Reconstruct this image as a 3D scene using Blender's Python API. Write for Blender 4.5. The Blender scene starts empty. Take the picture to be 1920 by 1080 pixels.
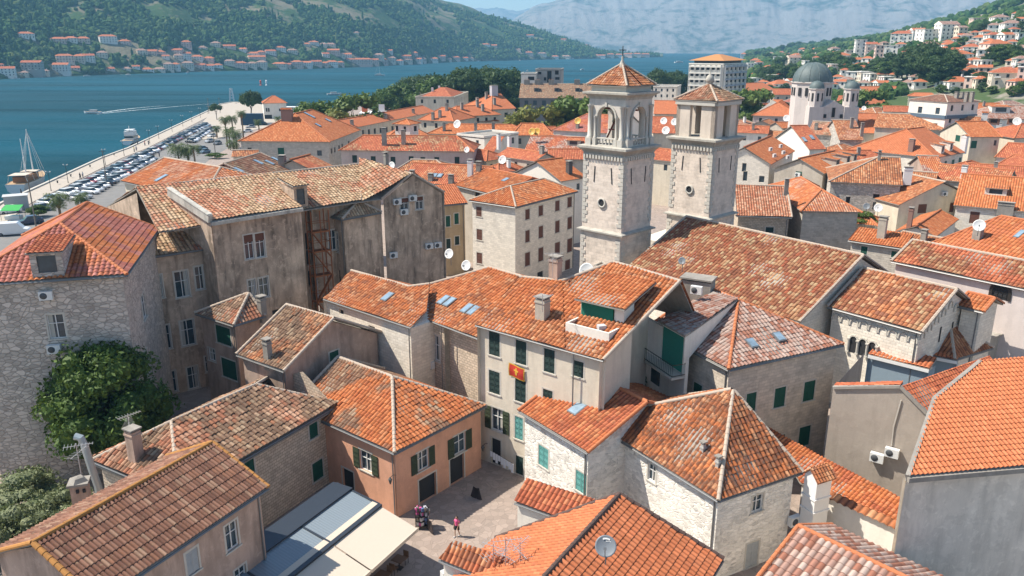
import bpy, math, random
import numpy as np
from mathutils import Vector, Matrix
random.seed(7); RNG = np.random.default_rng(11)
SC = bpy.context.scene
# ---------------- camera, sky, sun, exposure ----------------
PITCH = math.radians(16.9); CAM_H = 34.0; FPX = 1493.33
cam_d = bpy.data.cameras.new('camera'); cam_d.lens = 28.0; cam_d.sensor_width = 36.0
cam_d.clip_start = 0.5; cam_d.clip_end = 30000.0
cam = bpy.data.objects.new('camera', cam_d); SC.collection.objects.link(cam)
cam.location = (0, 0, CAM_H); cam.rotation_euler = (math.pi/2-PITCH, 0, 0); SC.camera = cam
SUN_EL, SUN_AZ = math.radians(53.0), math.radians(-84.0)      # azimuth measured from +Y towards +X
w = bpy.data.worlds.new('World'); SC.world = w; w.use_nodes = True
nt = w.node_tree; nt.nodes.clear()
sky = nt.nodes.new('ShaderNodeTexSky'); sky.sky_type = 'NISHITA'; sky.sun_disc = False
sky.sun_elevation = SUN_EL; sky.sun_rotation = SUN_AZ; sky.air_density = 1.0; sky.dust_density = 0.6; sky.altitude = 30
bg = nt.nodes.new('ShaderNodeBackground'); bg.inputs['Strength'].default_value = 0.10
wo = nt.nodes.new('ShaderNodeOutputWorld')
nt.links.new(sky.outputs[0], bg.inputs[0]); nt.links.new(bg.outputs[0], wo.inputs[0])
sd = bpy.data.lights.new('sun', 'SUN'); sd.energy = 4.7; sd.angle = math.radians(0.5); sd.color = (1.0, 0.93, 0.82)
sun = bpy.data.objects.new('sun', sd); SC.collection.objects.link(sun)
sun_dir = Vector((math.sin(SUN_AZ)*math.cos(SUN_EL), math.cos(SUN_AZ)*math.cos(SUN_EL), math.sin(SUN_EL)))
sun.rotation_euler = sun_dir.to_track_quat('Z', 'Y').to_euler()
SC.view_settings.view_transform = 'Standard'; SC.view_settings.look = 'None'
SC.view_settings.gamma = 1.0; SC.view_settings.exposure = 0.88
SC.render.engine = 'CYCLES'
try:
    SC.cycles.max_bounces = 6; SC.cycles.volume_bounces = 0; SC.cycles.diffuse_bounces = 4
    SC.cycles.transparent_max_bounces = 8
except Exception: pass

# ---------------- surveying: photograph point -> point of the place ----------------
_R = np.array([1, 0, 0.]); _U = np.array([0, math.sin(PITCH), math.cos(PITCH)]); _W = np.array([0, math.cos(PITCH), -math.sin(PITCH)])
EYE = np.array([0, 0, CAM_H])
def ray(px, py):
    d = (px-960)/FPX*_R-(py-540)/FPX*_U+_W
    return d/np.linalg.norm(d)
def S(px, py, z=0.0):
    d = ray(px, py); return EYE+(z-CAM_H)/d[2]*d
def SY(px, py, Y):
    d = ray(px, py); return EYE+Y/d[1]*d
def plane3(a, b, c):
    n = np.cross(np.subtract(b, a), np.subtract(c, a)); n = n/np.linalg.norm(n)
    if n[2] < 0: n = -n
    return (np.array(a, float), n)
def slope_plane(a, b, deg):            # plane through eave a-b rising away from the viewer
    e = np.subtract(b, a); e[2] = 0; e /= np.linalg.norm(e); f = np.array([-e[1], e[0], 0])
    up = f*math.cos(math.radians(deg))+np.array([0, 0, math.sin(math.radians(deg))])
    return plane3(a, b, np.add(a, up))
def on(pl, px, py):
    d = ray(px, py); t = np.dot(pl[0]-EYE, pl[1])/np.dot(d, pl[1]); return EYE+t*d

# ---------------- mesh collecting ----------------
class MB:
    def __init__(s): s.V = []; s.n = 0; s.F = []; s.U = []
    def add(s, V, F, mat=0, uv=None, smooth=False):
        V = np.asarray(V, float).reshape(-1, 3)
        if not isinstance(F, list): F = [F]
        for f in F:
            f = np.asarray(f, int)
            if f.ndim == 1: f = f[None, :]
            if len(f): s.F.append((f+s.n, mat, smooth))
        s.V.append(V); s.U.append(np.zeros((len(V), 2)) if uv is None else np.asarray(uv, float)); s.n += len(V)
    def poly(s, pts, mat=0, uvm=None):
        pts = np.array(pts, float)
        a = pts[1]-pts[0]; n = np.cross(a, pts[2]-pts[0]); n /= np.linalg.norm(n)+1e-12
        if abs(n[2]) > .9: uv = pts[:, :2].copy()
        else:
            h = np.array([-n[1], n[0], 0]); h /= np.linalg.norm(h)
            uv = np.stack([pts@h, pts[:, 2]], 1)
        s.add(pts, np.arange(len(pts)), mat, uv)
    def box(s, c, size, rz=0.0, mat=0, tilt=None):
        x, y, z = np.array(size)/2.
        P = np.array([(-x,-y,-z),(x,-y,-z),(x,y,-z),(-x,y,-z),(-x,-y,z),(x,-y,z),(x,y,z),(-x,y,z)])
        if tilt is not None: P = P@np.array(tilt).T
        else:
            C, Sn = math.cos(rz), math.sin(rz); P = np.stack([P[:,0]*C-P[:,1]*Sn, P[:,0]*Sn+P[:,1]*C, P[:,2]], 1)
        P = P+np.array(c)
        for f in ((0,3,2,1),(4,5,6,7),(0,1,5,4),(1,2,6,5),(2,3,7,6),(3,0,4,7)): s.poly(P[list(f)], mat)
    def bar(s, p0, p1, w, h=None, mat=0, up=(0,0,1)):   # rectangular beam
        p0, p1 = np.array(p0, float), np.array(p1, float); h = h or w
        d = p1-p0; L = np.linalg.norm(d)
        if L < 1e-6: return
        d /= L; u = np.array(up, float)
        if abs(d@u) > .95: u = np.array([1., 0, 0])
        r = np.cross(d, u); r /= np.linalg.norm(r); t = np.cross(r, d)
        s.box((p0+p1)/2, (L, w, h), mat=mat, tilt=np.stack([d, r, t], 1))
    def tube(s, pts, r, n=6, mat=0, caps=True):
        pts = [np.array(p, float) for p in pts]; rr = r if hasattr(r, '__len__') else [r]*len(pts); rings = []
        for i, p in enumerate(pts):
            d = pts[min(i+1, len(pts)-1)]-pts[max(i-1, 0)]; d /= np.linalg.norm(d)+1e-9
            u = np.array([0, 0, 1.]) if abs(d[2]) < .9 else np.array([1., 0, 0])
            a = np.cross(d, u); a /= np.linalg.norm(a); b = np.cross(a, d)
            t = np.arange(n)*2*math.pi/n
            rings.append(p+rr[i]*(np.outer(np.cos(t), a)+np.outer(np.sin(t), b)))
        V = np.concatenate(rings); k = np.arange(n); Q = []
        for i in range(len(pts)-1): Q.append(np.stack([i*n+k, i*n+(k+1)%n, (i+1)*n+(k+1)%n, (i+1)*n+k], 1))
        F = [np.concatenate(Q)]
        if caps: F += [k[::-1].copy(), k+(len(pts)-1)*n]
        s.add(V, F, mat, smooth=False)
    def lathe(s, prof, c, n=16, mat=0, smooth=True, a0=0, tilt=None):
        t = a0+np.arange(n)*2*math.pi/n; k = np.arange(n); V = []; Q = []
        for i, (r, z) in enumerate(prof):
            V.append(np.stack([r*np.cos(t), r*np.sin(t), np.full(n, z)], 1))
            if i: Q.append(np.stack([(i-1)*n+k, (i-1)*n+(k+1)%n, i*n+(k+1)%n, i*n+k], 1))
        V = np.concatenate(V)
        if tilt is not None: V = V@np.array(tilt).T
        uv = np.stack([np.tile(t, len(prof)), np.repeat([p[1] for p in prof], n)], 1)
        F = [np.concatenate(Q)]
        s.add(V+np.array(c), F, mat, uv, smooth)
    def build(s, name, mats, parent=None, loc=None, smooth=None):
        if not s.V: return None
        if loc is None: loc = LOC.get(parent.name, np.zeros(3)) if parent else np.zeros(3)
        V = np.concatenate(s.V)-loc; U = np.concatenate(s.U)
        me = bpy.data.meshes.new(name); li = []; st = []; tot = 0; mi = []; sm = []
        for f, m, k in s.F:
            li.append(f.ravel()); c = f.shape[1]; st.append(tot+np.arange(len(f))*c); tot += f.size
            mi.append(np.full(len(f), m)); sm.append(np.full(len(f), k))
        li = np.concatenate(li).astype(np.int32); st = np.concatenate(st).astype(np.int32)
        me.vertices.add(len(V)); me.vertices.foreach_set('co', V.astype(np.float32).ravel())
        me.loops.add(len(li)); me.loops.foreach_set('vertex_index', li)
        me.polygons.add(len(st)); me.polygons.foreach_set('loop_start', st)
        me.polygons.foreach_set('material_index', np.concatenate(mi).astype(np.int32))
        me.polygons.foreach_set('use_smooth', np.concatenate(sm).astype(bool))
        me.update(calc_edges=True)
        uvl = me.uv_layers.new(name='UVMap'); uvl.data.foreach_set('uv', U[li].astype(np.float32).ravel())
        for m in (mats if isinstance(mats, (list, tuple)) else [mats]): me.materials.append(m)
        o = bpy.data.objects.new(name, me); SC.collection.objects.link(o)
        if parent: o.parent = parent; LOC[o.name] = loc
        else: o.location = loc; LOC[o.name] = loc
        return o
LOC = {}
USED = {}
def tag(o, label=None, cat=None, group=None, kind=None):
    if label:
        o['label'] = label
        USED[label] = USED.get(label, 0)+1
    if cat: o['category'] = cat
    if group: o['group'] = group
    if kind: o['kind'] = kind
    return o
def thing(name, label, cat, loc, group=None):
    o = bpy.data.objects.new(name, None); SC.collection.objects.link(o)
    o.empty_display_size = .5; o.location = tuple(loc); LOC[o.name] = np.array(loc, float)
    return tag(o, label, cat, group)
def dup(root, loc, rz=0.0, sc=1.0, label=None, group=None):
    def cp(o, par):
        c = o.copy(); SC.collection.objects.link(c); c.parent = par
        for ch in KIDS.get(o.name, []): cp(ch, c)
        return c
    r = cp(root, None); r.location = tuple(loc); r.rotation_euler = (0, 0, rz); r.scale = (sc, sc, sc) if not hasattr(sc, '__len__') else sc
    if label: r['label'] = label
    if group: r['group'] = group
    return r
KIDS = {}
def kids(root):
    KIDS[root.name] = list(root.children)
    for c in root.children: kids(c)

# ---------------- materials ----------------
class NT:
    def __init__(s, name):
        s.m = bpy.data.materials.new(name); s.m.use_nodes = True; s.t = s.m.node_tree; s.t.nodes.clear()
        s.out = s.n('ShaderNodeOutputMaterial'); s.p = s.n('ShaderNodeBsdfPrincipled'); s.l(s.p.outputs[0], s.out.inputs[0])
    def n(s, k, **a):
        o = s.t.nodes.new(k)
        for q, v in a.items(): setattr(o, q, v)
        return o
    def l(s, a, b): s.t.links.new(a, b)
    def math(s, op, a, b=None, c=None):
        o = s.n('ShaderNodeMath', operation=op)
        for i, v in enumerate((a, b, c)):
            if v is None: continue
            if isinstance(v, (int, float)): o.inputs[i].default_value = v
            else: s.l(v, o.inputs[i])
        return o.outputs[0]
    def noise(s, vec, scale, detail=3, rough=.6, dist=0):
        o = s.n('ShaderNodeTexNoise'); o.inputs['Scale'].default_value = scale; o.inputs['Detail'].default_value = detail
        o.inputs['Roughness'].default_value = rough; o.inputs['Distortion'].default_value = dist
        if vec is not None: s.l(vec, o.inputs['Vector'])
        return o.outputs['Fac']
    def ramp(s, fac, stops, const=False):
        o = s.n('ShaderNodeValToRGB'); r = o.color_ramp
        if const: r.interpolation = 'CONSTANT'
        while len(r.elements) > 1: r.elements.remove(r.elements[0])
        for i, (p, c) in enumerate(stops):
            e = r.elements[0] if i == 0 else r.elements.new(p)
            e.position = p; e.color = (c, c, c, 1) if isinstance(c, (int, float)) else (*c, 1)
        s.l(fac, o.inputs[0]); return o.outputs[0]
    def mix(s, fac, a, b, mode='MIX'):
        o = s.n('ShaderNodeMix', data_type='RGBA', blend_type=mode)
        for i, v in ((0, fac), (6, a), (7, b)):
            if isinstance(v, (int, float)): o.inputs[i].default_value = v if i == 0 else (v, v, v, 1)
            elif isinstance(v, tuple): o.inputs[i].default_value = (*v, 1)
            else: s.l(v, o.inputs[i])
        return o.outputs[2]
    def pos(s, rnd=True):
        g = s.n('ShaderNodeNewGeometry').outputs['Position']; return g
    def uv(s): return s.n('ShaderNodeUVMap').outputs[0]
    def scale(s, v, xyz):
        o = s.n('ShaderNodeVectorMath', operation='MULTIPLY'); s.l(v, o.inputs[0]); o.inputs[1].default_value = xyz; return o.outputs[0]
    def bump(s, h, strength=.5, dist=.1):
        o = s.n('ShaderNodeBump'); o.inputs['Strength'].default_value = strength; o.inputs['Distance'].default_value = dist
        s.l(h, o.inputs['Height']); s.l(o.outputs[0], s.p.inputs['Normal'])
    def fin(s, col, rough=.85, spec=.3, metal=0):
        if isinstance(col, tuple): s.p.inputs['Base Color'].default_value = (*col, 1)
        else: s.l(col, s.p.inputs['Base Color'])
        if isinstance(rough, (int, float)): s.p.inputs['Roughness'].default_value = rough
        else: s.l(rough, s.p.inputs['Roughness'])
        s.p.inputs['Specular IOR Level'].default_value = spec; s.p.inputs['Metallic'].default_value = metal
        return s.m
_MC = {}
def cached(f):
    def g(*a, **k):
        key = (f.__name__, a, tuple(sorted(k.items())))
        if key not in _MC: _MC[key] = f(*a, **k)
        return _MC[key]
    return g
def mul(c, k): return tuple(min(1, x*k) for x in c)
@cached
def simple(name, col, rough=.6, metal=0.0, grime=.25, gs=3.0):
    t = NT(name); f = t.noise(t.pos(), gs, 4)
    c = t.mix(t.math('MULTIPLY', f, grime), col, mul(col, .45)); return t.fin(c, rough, .4, metal)
# clay tile palettes (new tile tones, old tile tones)
PAL = {
 'orange': [(0.503,0.163,0.058),(0.559,0.196,0.077),(0.445,0.133,0.050),(0.578,0.230,0.099),(0.482,0.147,0.054)],
 'red':    [(0.450,0.130,0.060),(0.500,0.155,0.074),(0.380,0.104,0.051),(0.538,0.197,0.092),(0.421,0.125,0.064)],
 'worn':   [(0.422,0.153,0.064),(0.506,0.216,0.099),(0.334,0.126,0.060),(0.541,0.278,0.146),(0.265,0.108,0.060)],
 'mixed':  [(0.461,0.204,0.117),(0.519,0.279,0.177),(0.415,0.158,0.088),(0.541,0.321,0.211),(0.381,0.158,0.092)],
 'cream':  [(0.458,0.304,0.180),(0.524,0.367,0.229),(0.393,0.234,0.138),(0.563,0.412,0.264),(0.314,0.209,0.126)],
 'brown':  [(0.240,0.150,0.098),(0.320,0.207,0.130),(0.182,0.116,0.077),(0.379,0.272,0.179),(0.334,0.150,0.081)],
 'mottle': [(0.371,0.225,0.177),(0.430,0.326,0.274),(0.301,0.130,0.085),(0.410,0.281,0.228),(0.321,0.155,0.111)],
 'maroon': [(.215,.105,.070),(.27,.14,.095),(.165,.08,.055),(.31,.19,.13),(.25,.12,.075)],
 'new':    [(0.520,0.166,0.071),(0.537,0.178,0.077),(0.504,0.158,0.067),(0.544,0.185,0.083),(0.512,0.162,0.071)],
 'brick':  [(0.393,0.142,0.111),(0.423,0.165,0.129),(0.363,0.124,0.098),(0.452,0.187,0.155),(0.378,0.135,0.111)],
 'churchr':[(0.303,0.120,0.060),(0.392,0.211,0.110),(0.238,0.092,0.051),(0.432,0.289,0.161),(0.314,0.092,0.046)],
}
@cached
def roofmat(pal, dirt=.4, patch=None, flat=False, lich=.15):
    t = NT('roof_tile_'+pal); P = PAL[pal]
    uv = t.uv(); sep = t.n('ShaderNodeSeparateXYZ'); t.l(uv, sep.inputs[0])
    fu = t.math('FLOOR', sep.outputs[0]); fv = t.math('FLOOR', sep.outputs[1])
    cb = t.n('ShaderNodeCombineXYZ'); t.l(fu, cb.inputs[0]); t.l(fv, cb.inputs[1])
    ob = t.n('ShaderNodeObjectInfo'); t.l(t.math('MULTIPLY', ob.outputs['Random'], 91.7), cb.inputs[2])
    wn = t.n('ShaderNodeTexWhiteNoise', noise_dimensions='3D'); t.l(cb.outputs[0], wn.inputs['Vector'])
    v = wn.outputs['Value']
    col = t.ramp(v, [(0, P[0]), (.34, P[1]), (.58, P[2]), (.76, P[3]), (.9, P[4])], True)
    pos = t.pos()
    if patch:
        Q = PAL[patch]; c2 = t.ramp(v, [(0, Q[0]), (.34, Q[1]), (.58, Q[2]), (.76, Q[3]), (.9, Q[4])], True)
        pf = t.noise(t.scale(pos, (1, 1, 1)), .22, 2, .5, .6)
        pf = t.math('ADD', pf, t.math('MULTIPLY', t.math('SUBTRACT', v, .5), .12))
        col = t.mix(t.ramp(pf, [(.46, 0.), (.56, 1.)]), col, c2)
    br = t.math('MULTIPLY_ADD', wn.outputs['Color'], .26, .87); col = t.mix(1.0, col, br, 'MULTIPLY')
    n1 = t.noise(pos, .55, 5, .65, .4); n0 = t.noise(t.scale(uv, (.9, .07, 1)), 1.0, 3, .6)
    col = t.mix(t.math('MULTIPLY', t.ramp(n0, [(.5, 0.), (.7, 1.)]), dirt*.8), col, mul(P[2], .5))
    col = t.mix(t.math('MULTIPLY', t.ramp(n1, [(.42, 0.), (.68, 1.)]), dirt), col, mul(P[2], .38))
    n2 = t.noise(pos, 3.1, 4, .7)
    col = t.mix(t.math('MULTIPLY', t.ramp(n2, [(.52, 0.), (.66, 1.)] if dirt < .7 else [(.47, 0.), (.56, 1.)]), dirt*.9), col, (.07, .055, .045))
    n3 = t.noise(t.scale(pos, (1.3, 1.3, 1.3)), 2.3, 4, .75)
    col = t.mix(t.math('MULTIPLY', t.ramp(n3, [(.58, 0.), (.68, 1.)]), lich), col, (.34, .27, .16))
    ch = t.math('ABSOLUTE', t.math('SUBTRACT', t.math('FRACT', sep.outputs[0]), .5)); col = t.mix(t.math('MULTIPLY', t.ramp(ch, [(.27, 0.), (.42, 1.)]), .30 if flat else .62), col, mul(P[4], .28))  # groove shadow painted into the colour along the tile channels
    cv = t.math('FRACT', sep.outputs[1]); col = t.mix(t.math('MULTIPLY', t.ramp(cv, [(.0, 1.), (.09, 0.)]), .0 if flat else .35), col, mul(P[4], .35))  # thin shadow line under each tile lap, painted into the colour
    if flat:
        a = t.math('ABSOLUTE', t.math('SINE', t.math('MULTIPLY', sep.outputs[0], math.pi)))
        b = t.math('FRACT', sep.outputs[1])
        h = t.math('SUBTRACT', t.math('MULTIPLY', a, 1.0), t.math('MULTIPLY', b, .35))
        t.bump(h, .8, .12)
        col = t.mix(t.math('MULTIPLY', t.ramp(a, [(.0, 1.), (.35, 0.)]), .35), col, mul(P[2], .45))  # channel shade put into the colour where tiles are only bumped
    else:
        t.bump(t.noise(pos, 14, 3), .35, .02)
    return t.fin(col, .88, .2)
@cached
def stone(col=(.50,.45,.38), var=.25, bs=(.55,.26), mortar=.75, dark=.25, name='masonry'):
    t = NT(name); uv = t.uv(); pos = t.pos()
    wob = t.n('ShaderNodeVectorMath', operation='ADD')
    nz = t.n('ShaderNodeTexNoise'); nz.inputs['Scale'].default_value = 1.3; t.l(pos, nz.inputs['Vector'])
    t.l(uv, wob.inputs[0]); t.l(t.scale(nz.outputs['Color'], (.10, .10, 0)), wob.inputs[1])
    b = t.n('ShaderNodeTexBrick'); t.l(wob.outputs[0], b.inputs['Vector']); b.inputs['Scale'].default_value = 1
    b.inputs['Brick Width'].default_value = bs[0]; b.inputs['Row Height'].default_value = bs[1]; b.inputs['Mortar Size'].default_value = .022
    b.inputs['Mortar Smooth'].default_value = .4; b.inputs['Bias'].default_value = -.2
    b.inputs['Color1'].default_value = (*mul(col, 1+var), 1); b.inputs['Color2'].default_value = (*mul(col, 1-var), 1)
    b.inputs['Mortar'].default_value = (*mul(col, mortar), 1)
    n1 = t.noise(pos, 1.0, 5, .65); n2 = t.noise(pos, 7, 3, .7)
    c = t.mix(t.math('MULTIPLY', n2, .35), b.outputs['Color'], mul(col, .55))
    c = t.mix(t.math('MULTIPLY', t.ramp(n1, [(.45, 0.), (.75, 1.)]), dark*2), c, mul(col, .4))
    t.bump(t.math('ADD', t.math('MULTIPLY', b.outputs['Fac'], -.6), t.math('MULTIPLY', n2, .7)), .7, .05)
    return t.fin(c, .9, .2)
@cached
def rubble(col=(.60,.56,.50), sc=2.6, dark=.3, name='rubble_stone', cover=.5):
    t = NT(name); pos = t.pos(); uv = t.uv()
    v = t.n('ShaderNodeTexVoronoi', feature='F1'); v.inputs['Scale'].default_value = sc; t.l(t.scale(uv, (.75, 1.35, 1)), v.inputs['Vector'])
    e = t.n('ShaderNodeTexVoronoi', feature='DISTANCE_TO_EDGE'); e.inputs['Scale'].default_value = sc; t.l(t.scale(uv, (.75, 1.35, 1)), e.inputs['Vector'])
    sp = t.n('ShaderNodeSeparateColor'); t.l(v.outputs['Color'], sp.inputs[0])
    c = t.mix(sp.outputs[0], mul(col, 1.15), mul(col, .62))
    joint = t.ramp(e.outputs['Distance'], [(.0, 1.), (.09, 0.)])
    c = t.mix(joint, c, mul(col, 1.05) if cover > .4 else mul(col, .5))
    n1 = t.noise(pos, .8, 4, .6); n2 = t.noise(pos, 9, 3, .7)
    c = t.mix(t.math('MULTIPLY', t.ramp(n1, [(.42, 0.), (.6, 1.)]), cover), c, mul(col, 1.12))
    c = t.mix(t.math('MULTIPLY', n2, dark), c, mul(col, .45))
    t.bump(t.math('SUBTRACT', t.math('MULTIPLY', n2, .6), joint), .8, .05)
    return t.fin(c, .9, .2)
@cached
def plaster(col=(.55,.48,.38), stain=.4, streak=.3, name='plaster', dk=.35):
    t = NT(name); pos = t.pos()
    n1 = t.noise(pos, .35, 6, .62, .3); n2 = t.noise(t.scale(pos, (1, 1, .16)), 1.4, 5, .6); n3 = t.noise(pos, 6, 4, .7)
    n4 = t.noise(pos, 1.7, 5, .7, .5)
    c = t.mix(t.math('MULTIPLY', t.ramp(n1, [(.38, 0.), (.66, 1.)]), stain), col, mul(col, dk+.2))
    c = t.mix(t.math('MULTIPLY', t.ramp(n2, [(.46, 0.), (.68, 1.)]), streak), c, mul(col, dk))
    c = t.mix(t.math('MULTIPLY', t.ramp(n4, [(.55, 0.), (.63, 1.)]), stain*.5), c, mul(col, 1.3))
    c = t.mix(t.math('MULTIPLY', n3, .25), c, mul(col, .6))
    ck = t.n('ShaderNodeTexVoronoi', feature='DISTANCE_TO_EDGE'); ck.inputs['Scale'].default_value = .33; dv = t.n('ShaderNodeVectorMath', operation='ADD'); nz = t.n('ShaderNodeTexNoise'); nz.inputs['Scale'].default_value = .9; nz.inputs['Detail'].default_value = 5; t.l(pos, nz.inputs['Vector'])
    t.l(pos, dv.inputs[0]); t.l(t.scale(nz.outputs['Color'], (2.2, 2.2, 2.2)), dv.inputs[1]); t.l(dv.outputs[0], ck.inputs['Vector'])
    c = t.mix(t.math('MULTIPLY', t.ramp(ck.outputs['Distance'], [(0, 1.), (.008, 0.)]), stain*.35), c, mul(col, .35))
    n5 = t.noise(pos, .8, 6, .55, .2); c = t.mix(t.math('MULTIPLY', t.ramp(n5, [(.57, 0.), (.60, 1.)]), stain*.55), c, mul(col, .62))
    t.bump(t.math('ADD', n3, n4), .4, .03)
    return t.fin(c, .92, .15)
@cached
def glass(col=(.03,.045,.055)):
    t = NT('window_glass'); f = t.noise(t.pos(), 1.3, 2)
    return t.fin(t.mix(f, mul(col, .5), mul(col, 2.2)), .12, .6)
@cached
def louvre(col):
    t = NT('painted_wood'); uv = t.uv(); sep = t.n('ShaderNodeSeparateXYZ'); t.l(uv, sep.inputs[0])
    a = t.math('SINE', t.math('MULTIPLY', sep.outputs[1], 62.8))
    n = t.noise(t.pos(), 5, 4)
    c = t.mix(t.math('MULTIPLY', n, .5), col, mul(col, .5)); t.bump(a, .6, .02)
    return t.fin(c, .6, .35)
M_FRAME = simple('white_frame', (.72, .71, .68), .5)
M_TRIM = simple('stone_trim', (.58, .54, .47), .85, grime=.5)
M_DARK = simple('dark_opening', (.025, .025, .027), .8)
M_METAL = simple('dark_metal', (.06, .055, .05), .5, .6)
M_ZINC = simple('zinc_gutter', (.20, .20, .20), .5, .5)
M_WHITE = simple('white_paint', (.76, .75, .72), .5)
M_CONC = plaster((.34, .31, .27), .5, .4, 'concrete')
M_CAP = simple('mortar_ridge', (.52, .42, .33), .9, grime=.7, gs=2.)
M_CAPO = simple('clay_ridge', (.50, .17, .07), .85, grime=.4)
M_GLASS = glass()
SHUT = {'G': louvre((.012, .095, .06)), 'T': louvre((.13, .36, .33)), 'B': louvre((.16, .06, .035)), 'K': louvre((.018, .045, .038)), 'O': louvre((.045, .06, .03)), 'Y': louvre((.16, .15, .12)), 'L': louvre((.45, .47, .47))}
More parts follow.
